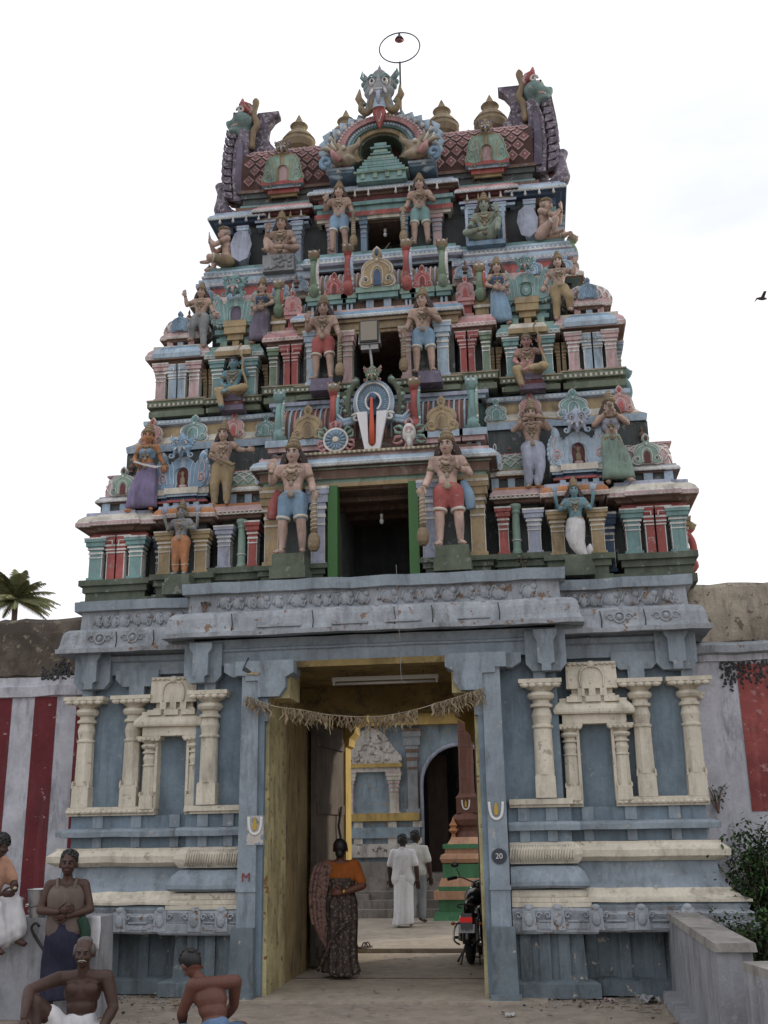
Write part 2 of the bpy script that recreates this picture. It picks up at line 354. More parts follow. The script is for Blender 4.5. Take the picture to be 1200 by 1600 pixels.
def kudu_mesh(main, edge, inner, seed=0):
    key = (main, edge, inner)
    if key in _kc: return _kc[key]
    mb = MB(); half = [tuple(p) for p in crv(HALF, 3)]; ol = [p for p in half[::-1]] + [(-x, z) for x, z in half]
    ol = [(x, z) for x, z in [(p[0], p[1]) for p in half]] + [(-x, z) for x, z in [(p[0], p[1]) for p in half[-2::-1]]]
    mb.prism(ol, -0.10, 0.06, edge)
    k = [(x * 0.88, 0.03 + z * 0.92) for x, z in ol]; mb.prism(k, -0.135, -0.08, main)
    arch = [(0.10, 0.0), (0.10, 0.26), (0.07, 0.36), (0.0, 0.41), (-0.07, 0.36), (-0.10, 0.26), (-0.10, 0.0)]
    mb.prism(arch, -0.145, -0.1, inner)
    for s in (-1, 1):
        mb.tube([(x, -0.142, z) for x, z in spiral(s * 0.31, 0.14, 0.115, 1.15, s, -0.6)], 0.016, edge, 5)
        mb.tube([(x, -0.142, z) for x, z in [(p[0], p[1]) for p in crv([(s * .15, .02), (s * .16, .30), (s * .10, .43), (0, .49)], 4)]], 0.017, edge, 5)
        mb.tube([(p[0], -0.14, p[1]) for p in crv([(s * .36, .30), (s * .34, .42), (s * .22, .53), (s * .08, .58)], 4)], 0.014, edge, 5)
        mb.ell((s * 0.31, -0.15, 0.14), 0.035, inner, 8, 5)
    mb.ell((0, -0.14, 0.82), (0.055, 0.04, 0.09), inner, 8, 6); mb.ell((0, -0.15, 0.62), (0.045, 0.04, 0.05), edge, 8, 5)
    _kc[key] = mb.mesh('kudu'); return _kc[key]
def kudu(parent, x, y, z, w_, h, main, edge='light', inner='maroon', tilt=0.0, rz=0, M=None, name='horseshoe_ornament'):
    o = link(name, kudu_mesh(main, edge, inner), parent); mm = Matrix.Translation((x, y, z)) @ Matrix.Rotation(rz, 4, 'Z') @ Matrix.Rotation(tilt, 4, 'X') @ Matrix.Diagonal((w_, (w_ + h) * .5, h, 1))
    o.matrix_local = (M or Matrix()) @ mm; return o
BIGH = [(0.22, 0.02), (0.30, -0.07), (0.58, -0.10), (0.84, -0.02), (0.98, 0.18), (1.0, 0.42), (0.93, 0.64), (0.82, 0.80), (0.84, 0.97), (0.70, 0.98), (0.60, 0.84), (0.56, 0.68), (0.44, 0.66), (0.30, 0.76), (0.14, 0.84), (0.0, 0.84)]
BIGR = [(0.20, 0.02), (0.30, -0.06), (0.58, -0.10), (0.88, -0.05), (1.0, 0.10), (0.90, 0.26), (0.86, 0.44), (0.78, 0.66), (0.62, 0.84), (0.40, 0.93), (0.18, 0.96), (0.0, 0.96)]
BIGI = [(0.0, 0.56), (0.10, 0.54), (0.20, 0.44), (0.22, 0.28), (0.20, 0.12)]
def big_horseshoe(parent, x, y, z, hw, h, main, edge, line='rose', fill='maroon', dark='navy', name='large_horseshoe', face=True, headc=None, centre='deity', rnd=False):
    """tall horseshoe gable with curled lobes and a lion mask on top; pieces are sub-objects of the storey"""
    BH = BIGR if rnd else BIGH; mb = MB(); half = [(p[0], p[1]) for p in crv(BH, 4)] + [(p[0], p[1]) for p in crv(BIGI, 3)]
    for s in (-1, 1):
        pl = [(s * a, b_) for a, b_ in half]
        mb.prism(pl, -0.20, 0.10, edge)
        pk = [(s * (0.6 + (a - 0.6) * 0.86), 0.40 + (b_ - 0.42) * 0.86) for a, b_ in half if a > 0.02]; mb.prism(pk, -0.27, -0.18, main)
        for q in range(13):                       # scalloped leaf edge
            p = crv(BH[2:9], 2)[q]; mb.ell((s * p[0], -0.12, p[1]), (0.065, 0.13, 0.075), edge if q % 2 else main, 7, 5)
        for k_, rr in ((0.0, 0.022), (0.12, 0.018), (0.24, 0.016)):
            mb.tube([(s * (p[0]), -0.275, p[1]) for p in crv([(0.30 + k_, 0.06), (0.31 + k_ * 1.2, 0.36), (0.33 + k_ * 1.3, 0.56), (0.40 + k_ * 1.3, 0.70)], 4)], rr, edge, 5)
        mb.tube([(a, -0.28, b_) for a, b_ in spiral(s * 0.70, 0.24, 0.17, 1.2, s, -1.2)], 0.028, line, 6)
        mb.tube([(p[0], -0.29, p[1]) for p in crv([(s * .72, .74), (s * .82, .55), (s * .80, .42), (s * .70, .34)], 4)], [.02] + [.035] * 10 + [.012] * 2 if False else 0.026, line, 6)
        mb.ell((s * 0.70, -0.29, 0.24), 0.05, line, 8, 5)
    mb.prism([(-.22, 0), (.22, 0), (.24, .45), (0, .60), (-.24, .45)], -0.08, 0.05, fill)
    if centre == 'deity':
        mb.ell((0, -0.16, .18), (.10, .07, .14), 'goldbrown', 8, 6); mb.ell((0, -0.18, .37), (.065, .06, .08), 'goldbrown', 8, 6); mb.ell((0, -.14, .05), (.16, .08, .05), 'rose', 8, 5)
    elif centre == 'wheel':
        mb.lathe([(.0, 0), (.17, 0), (.19, .04), (.17, .08), (0, .09)], main, 16, T(0, -.08, .30, rx=math.pi / 2)); mb.lathe([(.06, 0), (.07, .03), (0, .05)], edge, 12, T(0, -.16, .30, rx=math.pi / 2))
    me = mb.mesh('large_horseshoe'); o = link(name, me, parent, (x, y, z)); o.scale = (hw * 1.08, hw * 0.8, h * 1.06); return o
_hc = {}
def lion_mesh(main, horn, mouth):
    key = (main, horn, mouth)
    if key in _hc: return _hc[key]
    a = MB(); E = lambda c, r: a.ell(c, r, main, 12, 8)
    E((0, 0, .42), (.40, .34, .34)); E((0, -.08, .72), (.26, .24, .24)); E((0, -.22, .30), (.26, .26, .17)); E((0, -.36, .46), (.09, .12, .09)); E((0, -.30, .56), (.06, .1, .12))
    for s in (-1, 1):
        E((s * .22, -.22, .60), (.16, .14, .10)); E((s * .30, -.18, .30), (.16, .18, .13)); E((s * .42, .02, .62), (.12, .10, .18)); E((s * .08, -.38, .38), (.07, .08, .06))
        a.cap((s * .34, 0, .70), .09, (s * .50, 0, .96), .04, main); a.cap((s * .25, -.2, .16), .10, (s * .40, -.2, -.10), .05, main)
    a.cap((0, -.05, .85), .12, (0, -.05, 1.12), .03, main); a.cap((0, -.22, .18), .16, (0, -.22, -.12), .07, main)
    me = remesh(a, .045, main, 2); b_ = MB()
    for s in (-1, 1):
        b_.ell((s * .19, -.34, .50), .095, 'white', 10, 7); b_.ell((s * .19, -.415, .50), .045, 'hair', 8, 6); b_.tube([(p[0], p[1], p[2]) for p in crv([(s * .07, -.40, .60), (s * .20, -.40, .67), (s * .34, -.32, .60)], 4)], .03, horn, 6)
        b_.tube([(s * .17, -.40, .26), (s * .22, -.46, .16), (s * .27, -.46, .10)], [.045, .04, .012], 'white', 7)
        b_.tube([(p[0], -.22, p[1]) for p in spiral(s * .44, -.02, .16, 1.0, s, 2.2)], .035, horn, 6)
        b_.tube([(s * .40, -.02, .70), (s * .56, -.04, .84), (s * .52, -.05, 1.0)], [.06, .05, .015], horn, 6)
        for q in range(4): b_.ell((s * (.30 + .07 * q), .0, .30 + .12 * q), (.07, .10, .06), horn, 7, 5)
    b_.ell((0, -.38, .22), (.15, .08, .06), mouth, 10, 6)
    for q in range(5): b_.box(-.11 + q * .05, -.075 + q * .05, -.47, -.40, .235, .275, 'white')
    b_.tube([(0, -.44, .19), (0, -.46, .05), (0, -.40, -.10)], [.07, .06, .03], mouth, 8, flat=.5)
    _hc[key] = join_mesh(me, b_, 'lion_mask'); return _hc[key]
def lion(parent, x, y, z, s, main, horn, mouth='red', name='lion_mask', rz=0, sy=1.0):
    o = link(name, lion_mesh(main, horn, mouth), parent, (x, y, z), (0, 0, rz), (s, s * sy, s)); return o
def barrel_roof(parent, x0, x1, yf, z0, h, d, base, lat, name='vaulted_roof', ribs=False, top=None, M=None, bulge=0.10):
    """barrel vault along x with a raised diamond lattice (or ribs) on its front"""
    mb = MB(); n = 12; prof = []
    for i in range(n + 1):
        t = math.pi * i / n; prof.append((d / 2 - (d / 2 + bulge * math.sin(t * .9) * .0) * math.copysign(abs(math.cos(t)) ** 0.75, math.cos(t)) , h * math.sin(t) ** 0.8))
    loaf = (x1 - x0) < 1.2; NX = 10
    def ef(u): q = abs(2 * u - 1); return (1 - .45 * max(0, (q - .62) / .38) ** 2.2) if loaf else 1.0
    xs = [i / NX for i in range(NX + 1)]
    vs = [(x0 + (x1 - x0) * u, yf + d / 2 + (p[0] - d / 2) * ef(u), z0 + p[1] * (.25 + .75 * ef(u))) for u in xs for p in prof]; m = n + 1
    fs = [(i * m + j, i * m + j + 1, (i + 1) * m + j + 1, (i + 1) * m + j) for i in range(NX) for j in range(n)] + [tuple(range(m)), tuple(NX * m + j for j in range(m))[::-1]]
    mb.add(vs, fs, base, False, M)
    def S(u, t):   # u along x 0..1, t 0..1 over the front half
        a = math.pi * 0.5 * t; return Vector((x0 + (x1 - x0) * u, yf + d / 2 - (d / 2 + .008) * ef(u) * max(0, math.cos(a)) ** 0.75, z0 + (h + .008) * (.25 + .75 * ef(u)) * max(0, math.sin(a)) ** 0.8))
    if lat:
        k = max(2, int((x1 - x0) / 0.13)); r_ = 0.009
        if ribs:
            for i in range(2 * k + 1):
                mb.tube([S((i + .5) / (2 * k + 1), t) for t in (0, .2, .4, .6, .8, 1)], (x1 - x0) / (2 * k + 1) * .24, lat if i % 2 else ribs, 5, M)
        else:
            for i in range(-3, k + 1):
                for s in (1, -1):
                    P = []
                    for t in range(9):
                        u = (i + (t / 8) * 3) / k; u = u if s > 0 else 1 - u
                        if -0.001 <= u <= 1.001: P.append(S(u, t / 8 * .95 + .03))
                    if len(P) > 1: mb.tube(P, r_, lat, 4, M)
            for i in range(k):
                for t in (.25, .5, .75): mb.ell(S((i + .5) / k, t), .016, lat, 6, 4, M)
    if top: mb.box(x0 - .01, x1 + .01, yf + d * .25, yf + d * .75, z0 + h * .97, z0 + h * 1.04, top, M=M)
    return mb.build(name, parent)
def pot_finial(parent, x, y, z, s, mat, name='pot_finial'):
    mb = MB(); pr = [(0, 0), (.09, 0), (.15, .04), (.10, .10), (.08, .14), (.13, .16), (.21, .22), (.245, .31), (.235, .36), (.25, .38), (.235, .40), (.19, .47), (.12, .53), (.095, .56), (.10, .60), (.135, .64), (.12, .66), (.07, .70), (.045, .76), (.02, .82), (0, .86)]
    mb.lathe(pr, mat, 20); o = mb.build(name, parent, (x, y, z)); o.scale = (s, s, s); return o
def small_finial(mb, x, y, z, s, mat, M=None):
    mb.lathe([(.0, z), (.035 * s, z), (.02 * s, z + .03 * s), (.045 * s, z + .06 * s), (.04 * s, z + .09 * s), (.012 * s, z + .12 * s), (.02 * s, z + .15 * s), (0, z + .21 * s)], mat, 8, M, (x, y))
def scroll_bracket(parent, x, y, z, h, c1, c2, s=1, name='scroll_bracket'):
    """upright S-shaped bracket with a lion crest, seen along its edge"""
    mb = MB(); w_ = 0.075
    pts = crv([(0, .02), (-.10, .10), (-.05, .22), (-.13, .42), (-.12, .62), (-.04, .80), (-.10, .92)], 5)
    mb.tube([(0, p[0] * h * 1.2, p[1] * h) for p in pts], [w_ * (1.0 if i < 4 else .8 + .2 * math.sin(i * .25)) for i in range(len(pts))], c1, 10)
    mb.ell((0, -.06 * h, .08 * h), (w_ * 1.25, .10 * h, .09 * h), c2, 10, 6)
    for q in range(7): mb.ell((.06, -.13 * h * 1.1, (.25 + q * .085) * h), (.018, .02, .022), 'light', 6, 4)
    mb.tube([(.055, p[0] * h * 1.2 - .03, p[1] * h) for p in pts[6:-3]], .022, c2, 6)
    mb.ell((0, -.12 * h, .93 * h), (.085, .08, .075), 'goldbrown' if c1 != 'sea' else 'sea', 10, 6); mb.ell((-.035, -.12 * h - .07, .95 * h), .02, 'white', 6, 5); mb.ell((.035, -.12 * h - .07, .95 * h), .02, 'white', 6, 5)
    for q in (-1, 0, 1): mb.tube([(q * .05, -.12 * h, .97 * h), (q * .08, -.12 * h, 1.06 * h)], [.03, .006], 'goldbrown' if c1 != 'sea' else 'sea', 6)
    o = mb.build(name, parent, (x, y, z)); return o
def little_shrine(parent, x0, x1, yf, z0, hbase, hroof, cb, roof, lat, kc=None, kx=None, blocks='paleblue', top=None, fin=None, depth=0.5):
    """miniature shrine on the parapet: neck blocks, moulding, vault and horseshoe"""
    mb = MB(); n = 3; w_ = x1 - x0
    mb.box(x0 + .03, x1 - .03, yf + .05, yf + depth, z0, z0 + hbase, 'recess_shade')
    for i in range(n):
        xx = x0 + w_ * (.16 + .68 * i / (n - 1)); mb.box(xx - w_ * .075, xx + w_ * .075, yf + .02, yf + .1, z0, z0 + hbase * .62, blocks)
    mb.build('shrine_neck', parent)
    eave(x0 + .04, x1 - .04, yf + .06, yf + depth, z0 + hbase * .62, z0 + hbase, .07, (cb, 'light', cb), parent, name='shrine_moulding', step=(x0 + w_ * .3, x1 - w_ * .3, .02))
    barrel_roof(parent, x0 + .02, x1 - .02, yf + .02, z0 + hbase + .004, hroof, depth, roof, lat, top=top)
    if kc: kudu(parent, (x0 + x1) / 2 if kx is None else kx, yf - .0, z0 + hbase, w_ * .52 if kx is None else .17, hroof * 1.1 if kx is None else .34, kc)
    if fin:
        q = MB(); small_finial(q, (x0 + x1) / 2, yf + depth * .5, z0 + hbase + hroof, 1.0, fin); q.build('finial', parent)
# ------------------------------------------------------------------ setting: ground
GROUND = paint('packed_dirt', (0.29, 0.245, 0.20), dirt=0.35, var=0.16, chip=0.35, chipc=(0.34, 0.29, 0.235), dirtc=(0.10, 0.08, 0.065), bump=0.8, streak=False)
SLAB = paint('worn_concrete', (0.36, 0.31, 0.25), dirt=0.4, var=0.14, chip=0.3, chipc=(0.38, 0.34, 0.29), dirtc=(0.11, 0.09, 0.075), bump=0.5, streak=False)
def gridsheet(x0, x1, y0, y1, z, mat, name, st=0.12, amp=0.012):
    nx = int((x1 - x0) / st) + 1; ny = int((y1 - y0) / st) + 1; vs = []; fs = []
    for j in range(ny + 1):
        for i in range(nx + 1):
            x = x0 + (x1 - x0) * i / nx; y = y0 + (y1 - y0) * j / ny; e = 0 if i in (0, nx) or j in (0, ny) else 1
            vs.append((x, y, z + e * amp * (noise_(x * 1.7, y * 1.7, 0) + .5 * noise_(x * 6, y * 6, 3))))
    for j in range(ny):
        for i in range(nx): a = j * (nx + 1) + i; fs.append((a, a + 1, a + nx + 2, a + nx + 1))
    mb = MB(); mb.add(vs, fs, mat, True); return tag(mb.build(name), kind='structure')
from mathutils import noise as _mn
def noise_(x, y, z): return _mn.noise(Vector((x, y, z)))
mb = MB(); mb.add([(-600, -600, -.03), (600, -600, -.03), (600, 600, -.03), (-600, 600, -.03)], [(0, 1, 2, 3)], GROUND); tag(mb.build('ground'), kind='structure')
gridsheet(-9, 9, -12, 5, -0.008, GROUND, 'forecourt_ground', 0.14)
mb = MB(); mb.box(-1.75, 1.75, -.35, 4.05, -.1, .012, SLAB); mb.box(-1.3, 1.3, 1.36, 1.40, .0, .018, 'brown'); tag(mb.build('passage_floor'), kind='structure')
mb = MB(); mb.box(-12, 12, 4.1, 30, -.1, .065, SLAB); tag(mb.build('courtyard_floor'), kind='structure')
# stones and grit along the foot of the gate
mb = MB(); rg = random.Random(5)
for i in range(300):
    s_ = rg.choice((-1, 1)); x = s_ * rg.uniform(1.5, 3.2); y = rg.uniform(-.6, .25) if rg.random() < .8 else rg.uniform(-3, 0); r_ = rg.uniform(.004, .022)
    mb.ell((x, y, r_ * .3), (r_, r_ * rg.uniform(.6, 1.2), r_ * .6), rg.choice(('brown', 'grey', 'sandy', 'dark')), 5, 3, smooth=False)
tag(mb.build('gravel'), label='small stones and rubble along the foot of the gate', kind='stuff', cat='gravel')

# ------------------------------------------------------------------ the gate tower
G = thing('temple_gate_tower', 'tall tapering South Indian temple gate tower covered in painted stucco above a blue stone gateway', 'temple tower')
gate = MB()
DW = 'recess_shade'
# masonry mass of the gateway, left and right of the passage
for s in (-1, 1):
    X = lambda a, b_: (min(s * a, s * b_), max(s * a, s * b_))
    gate.box(*X(1.22, 2.03), .20, 4.0, .02, 3.46, WALLB); gate.box(*X(2.03, 3.42), .42, 3.98, .02, 3.46, WALLB)
gate.box(-2.0, 2.0, .22, 4.0, 3.46, 3.75, WALLL); gate.box(-3.40, 3.40, .43, 3.97, 3.46, 4.25, WALLL)
gw = gate.build('gateway_wall', G)
YEL = paint('yellow_limewash', (0.47, 0.41, 0.22), dirt=.55, var=.3, chip=.45, chipc=(.24, .12, .05), bump=.4); YELO = paint('ochre_limewash', (.33, .245, .12), dirt=.7, var=.3, chip=.35, chipc=(.28, .22, .09), bump=.4); YELC = paint('brown_yellow_ceiling', (0.24, 0.175, 0.07), dirt=.7, var=.3, chip=.3, chipc=(.10, .06, .03), bump=.4, streak=False)  # ceiling: darker brown-yellow with random dark mottling
YEL2 = paint('sunlit_yellow_limewash', (0.44, 0.32, 0.10), dirt=.3, var=.15, bump=.3)  # sun on the rear jambs put into a more golden yellow
pm = MB()
for s in (-1, 1):
    X = lambda a, b_: (min(s * a, s * b_), max(s * a, s * b_))
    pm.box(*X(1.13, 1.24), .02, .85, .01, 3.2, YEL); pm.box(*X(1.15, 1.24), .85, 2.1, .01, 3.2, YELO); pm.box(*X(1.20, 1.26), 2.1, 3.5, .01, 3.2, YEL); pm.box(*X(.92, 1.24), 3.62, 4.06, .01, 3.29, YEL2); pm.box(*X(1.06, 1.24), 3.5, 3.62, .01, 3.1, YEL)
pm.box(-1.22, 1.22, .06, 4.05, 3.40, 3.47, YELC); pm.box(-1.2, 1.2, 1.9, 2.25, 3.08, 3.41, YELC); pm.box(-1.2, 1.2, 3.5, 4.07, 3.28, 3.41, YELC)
for s in (-1, 1):
    X = lambda a, b_: (min(s * a, s * b_), max(s * a, s * b_))
    pm.box(*X(.90, 1.22), .0, .5, 3.05, 3.42, YEL); pm.prism([(s * .66, 3.28), (s * .93, 3.28), (s * .93, 2.78), (s * .87, 2.80), (s * .86, 2.90), (s * .79, 2.98), (s * .79, 3.08), (s * .66, 3.16)], 3.6, 4.1, YEL2)
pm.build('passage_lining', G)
# door leaf folded back against the left wall
DOORM = paint('grey_door_wood', (0.12, 0.10, 0.085), dirt=.5, var=.25, bump=.4)
door = MB(); door.box(0, .07, 0, 1.25, .05, 3.0, DOORM); dl = door.build('door_leaf', G, (-1.12, 2.2, 0), (0, 0, R(-6)))
k = MB()
for q in range(4):
    k.box(.07, .10, .04, 1.2, .15 + q * .85, .27 + q * .85, DOORM)
k.tube([(.11, .95, 1.2), (.13, .97, 1.45), (.10, .90, 1.7), (.13, .95, 1.95)], .018, 'hair', 6); k.parts('door_bar', dl)
door = MB(); door.box(-.07, 0, 0, 1.25, .05, 3.0, DOORM); door.build('door_leaf', G, (1.12, 2.2, 0), (0, 0, R(6)))
# posts of the doorway
for s in (-1, 1):
    X = lambda a, b_: (min(s * a, s * b_), max(s * a, s * b_))
    p = MB(); p.box(*X(1.23, 1.43), -.10, .22, .66, 3.30, WALLL, top=.006); p.box(*X(1.215, 1.475), -.19, .22, .05, .68, WALLP, top=(.012, .01)); p.box(*X(1.20, 1.50), -.25, .2, 0, .06, WALLP)
    p.box(*X(1.225, 1.44), -.115, .2, 1.03, 1.07, WALLL); p.box(*X(1.17, 1.23), -.06, .3, .02, 3.06, WALLB); p.box(*X(1.14, 1.235), -.06, .2, 2.80, 3.05, WALLL, top=(.0, .0))
    p.build('door_post', G)
    p = MB(); p.prism([(s * 1.50, 3.46), (s * 1.50, 3.30), (s * 1.38, 3.30), (s * 1.38, 3.24), (s * 1.24, 3.24), (s * 1.24, 3.06), (s * 1.0, 3.06), (s * .93, 3.16), (s * .93, 3.27), (s * .84, 3.32), (s * .84, 3.46)], -.12, .25, WALLL)
    p.prism([(s * 1.66, 3.46), (s * 1.66, 3.36), (s * 1.56, 3.30), (s * 1.49, 3.30), (s * 1.49, 3.46)], -.02, .25, WALLL); p.build('corbel', G)
# beams and cornices (centre bay in front, side bays set back)
b_ = MB(); cp = bayplan(-2.03, 2.03, .16, 1.2)
b_.sweep(cp, [(-.05, 3.455, WALLL), (.045, 3.455, WALLL), (.05, 3.60, WALLL), (.075, 3.615, WALLL), (.075, 3.635, WALLL), (.05, 3.65, WALLL), (.10, 3.74, WALLL), (-.02, 3.76, WALLL)], wob=.006); b_.build('beam', G)
def kap(plan, z0, z1, zf, zt, nm, o=.30):
    b_ = MB(); h = z1 - z0
    b_.sweep(plan, [(-.02, z0 + .03, WALLL), (o * .9, z0, WALLL), (o + .03, z0, WALLD), (o + .035, z0 + .05, WALLD), (o + .01, z0 + .055, WALLD), (o * .98, z0 + h * .35, WALLD), (o * .93, z0 + h * .70, WALLD), (o * .86, z0 + h * .86, WALLD), (o * .72, z0 + h * .97, WALLD), (o * .5, z1, WALLD), (-.02, z1 + .004, WALLD)], wob=.006, step=.16, smooth=False)
    e = b_.build('stone_eave', G)
    b_ = MB(); b_.sweep(plan, [(.10, z1 - .02, WALLD), (.09, zf, WALLD), (.16, zf + .005, WALLL), (.165, zt, WALLL), (-.3, zt + .006, WALLL)], wob=.008, step=.2); b_.build('frieze', G)
    return e
e1 = kap(cp, 3.745, 4.05, 4.27, 4.40, 'c')
rg = random.Random(11)
for s in (-1, 1):
    X = lambda a, b_: (min(s * a, s * b_), max(s * a, s * b_))
    sp = [(s * 2.05, .36), (s * 3.42, .36), (s * 3.42, 3.9)] if s > 0 else [(-3.42, 3.9), (-3.42, .36), (-2.05, .36)]
    b_ = MB(); b_.sweep(sp, [(-.05, 3.42, WALLL), (.03, 3.42, WALLL), (.035, 3.56, WALLL), (.07, 3.58, WALLL), (.09, 3.63, WALLL), (.05, 3.66, WALLL), (.08, 3.70, WALLL), (-.02, 3.72, WALLL)], wob=.006); b_.build('beam', G)
    kap(sp, 3.66, 3.955, 4.17, 4.29, 's', .27)
m = MB(); m.prism([(-1.42, 3.36), (-1.36, 3.50), (-1.345, 3.50), (-1.39, 3.40), (-1.30, 3.33), (-1.24, 3.315), (-1.31, 3.30)], -.125, -.10, 'dark'); m.prism([(-1.38, 3.31), (-1.24, 3.30), (-1.22, 3.325), (-1.30, 3.335)], -.135, -.10, 'ochre'); m.parts('wall_crack', G)
# carved relief on friezes and eaves: worn beasts and foliage
def relief(x0, x1, y, z0, z1, name, dens=9, sz=.07):
    m = MB(); x = x0 + .05
    while x < x1 - .05:
        w_ = rg.uniform(.7, 1.5) * sz; zc_ = (z0 + z1) / 2
        if rg.random() < .85:
            m.ell((x, y + .005, zc_ + rg.uniform(-.02, .02)), (w_, .045, (z1 - z0) * .42), WALLD, 10, 7)
            m.ell((x + w_ * .6, y - .012, zc_ + (z1 - z0) * .22), (w_ * .45, .035, w_ * .45), WALLD, 8, 5); m.tube([(p[0], y - .02, p[1]) for p in crv([(x - w_, zc_ - .03), (x - w_ * .5, z1 - .03), (x, zc_ + .02), (x + w_ * .7, z0 + .03), (x + w_, zc_)], 3)], .014, WALLD, 5)
        x += w_ * 2.1
    a = MB(); a.v, a.f, a.m, a.s, a.mats = m.v, m.f, m.m, m.s, m.mats
    tag(m.build(name, G), kind='stuff')
relief(-1.75, 1.95, .07, 4.06, 4.26, 'frieze_carving'); relief(-3.35, -2.2, .27, 3.96, 4.16, 'frieze_carving', sz=.06); relief(2.2, 3.4, .27, 3.96, 4.16, 'frieze_carving')
def medallion(x, y, z, w_, h, tilt=-.10):
    m = MB(); m.box(-w_, w_, -.012, .03, -h, h, WALLD); m.tube([(.7 * h * math.cos(a / 12 * 6.283), -.02, .7 * h * math.sin(a / 12 * 6.283)) for a in range(12)], .014, WALLD, 5, closed=True); m.ell((0, -.02, 0), (.35 * h, .025, .4 * h), WALLD, 8, 6)
    for q in (-1, 1): m.tube([(p[0] * 1.0, -.018, p[1]) for p in spiral(q * w_ * .75, 0, h * .55, 1.2, q, 0)], .010, WALLD, 5)
    m.build('carved_medallion', G, (x, y, z), (tilt, 0, 0))
for x, y, z in ((-2.80, .115, 3.82), (-3.2, .115, 3.82), (2.75, .115, 3.82), (3.25, .115, 3.82)): medallion(x, y, z, .13, .085)
for x0, x1 in ((-1.25, -.75), (-.4, .0), (1.0, 1.35), (.2, .6)):
    m = MB(); m.box(x0, x1, -.165, -.12, 3.83, 3.85, WALLD); m.build('carved_bar', G)
for x_, y_, z0_, z1_ in ((-1.55, -.158, 3.76, 4.0), (-.62, -.158, 3.76, 4.0), (.30, -.158, 3.76, 4.0), (.72, -.158, 3.76, 4.0), (1.45, -.158, 3.76, 4.0), (2.55, .075, 3.68, 3.9), (3.02, .075, 3.68, 3.9), (-2.55, .075, 3.68, 3.9), (-3.0, .075, 3.68, 3.9)):
    m = MB(); m.tube([(x_, y_, z0_), (x_ + .01, y_ + .012, (z0_ + z1_) / 2), (x_ - .005, y_ + .02, z1_)], .006, 'dark', 4); m.build('stone_joint', G)
# drop brackets under the eaves
for x, y in ((-1.93, .0), (1.93, .0), (-3.34, .22), (3.34, .22)):
    m = MB(); m.prism([(-.13, .48), (.13, .48), (.13, .42), (.09, .36), (.09, .12), (.05, .10), (.05, .03), (-.05, .03), (-.05, .10), (-.09, .12), (-.09, .36), (-.13, .42)], -.05, .12, WALLL)
    m.prism([(-.22, .48), (.22, .48), (.22, .12), (.15, .04), (-.15, .04), (-.22, .12)], .05, .16, WALLL); m.build('drop_bracket', G, (x, y, 3.22))
for x, y in ((-2.80, .30), (2.90, .30)):
    m = MB(); m.prism([(-.26, .22), (.26, .22), (.26, .12), (.17, .03), (.09, .03), (.09, -.12), (-.09, -.12), (-.09, .03), (-.17, .03), (-.26, .12)], 0, .14, WALLL); m.build('bracket', G, (x, y, 3.25))
# cream pilasters
def gpil(x, y, w_, z0=1.93, z1=3.17, round_=False, wc=None, name='stone_pilaster'):
    h = z1 - z0; m = MB(); wc = wc or w_ * 2.4; k = wc / 2
    m.box(-w_ * .58, w_ * .58, -.095, .08, 0, h * .17, CREAM, top=.003); m.prism([(-w_ * .58, h * .17), (w_ * .58, h * .17), (w_ * .52, h * .19), (-w_ * .52, h * .19)], -.09, .08, CREAM)
    if round_: m.lathe([(w_ * .56, h * .19), (w_ * .53, h * .58)], CREAM, 12)
    else: m.lathe([(w_ * .60, h * .19), (w_ * .56, h * .58)], CREAM, 8, oct_=True, smooth=False)
    m.lathe([(w_ * .56, h * .58), (w_ * .62, h * .59), (w_ * .62, h * .605), (w_ * .50, h * .615), (w_ * .54, h * .65), (w_ * .60, h * .69), (w_ * .50, h * .745), (w_ * .47, h * .755), (w_ * .66, h * .765), (w_ * .66, h * .785), (w_ * .50, h * .80), (w_ * .50, h * .82),
             (w_ * .70, h * .835), (w_ * .80, h * .86), (w_ * .74, h * .885), (w_ * .55, h * .90), (w_ * .62, h * .91), (w_ * .95, h * .945)], CREAM, 14)
    m.box(-k * .94, k * .94, -k * .62, .08, h * .945, h * .965, CREAM); m.box(-k, k, -k * .68, .08, h * .965, h, CREAM)
    for q in range(5):
        xx = -k * .9 + k * 1.8 * (q + .5) / 5; m.ell((xx, -k * .60, h * .945), (k * .2, .035, h * .022), CREAM, 8, 5)
    if not round_:
        for s in (-1, 1): m.prism([(s * w_ * .5, h * .17), (s * w_ * .62, h * .17), (s * w_ * .60, h * .22), (s * w_ * .52, h * .235)], -.098, -.05, CREAM)
    m.box(-w_ * .35, w_ * .35, -.05, .06, h, h + .12, WALLL); return m.build(name, G, (x, y, z0))
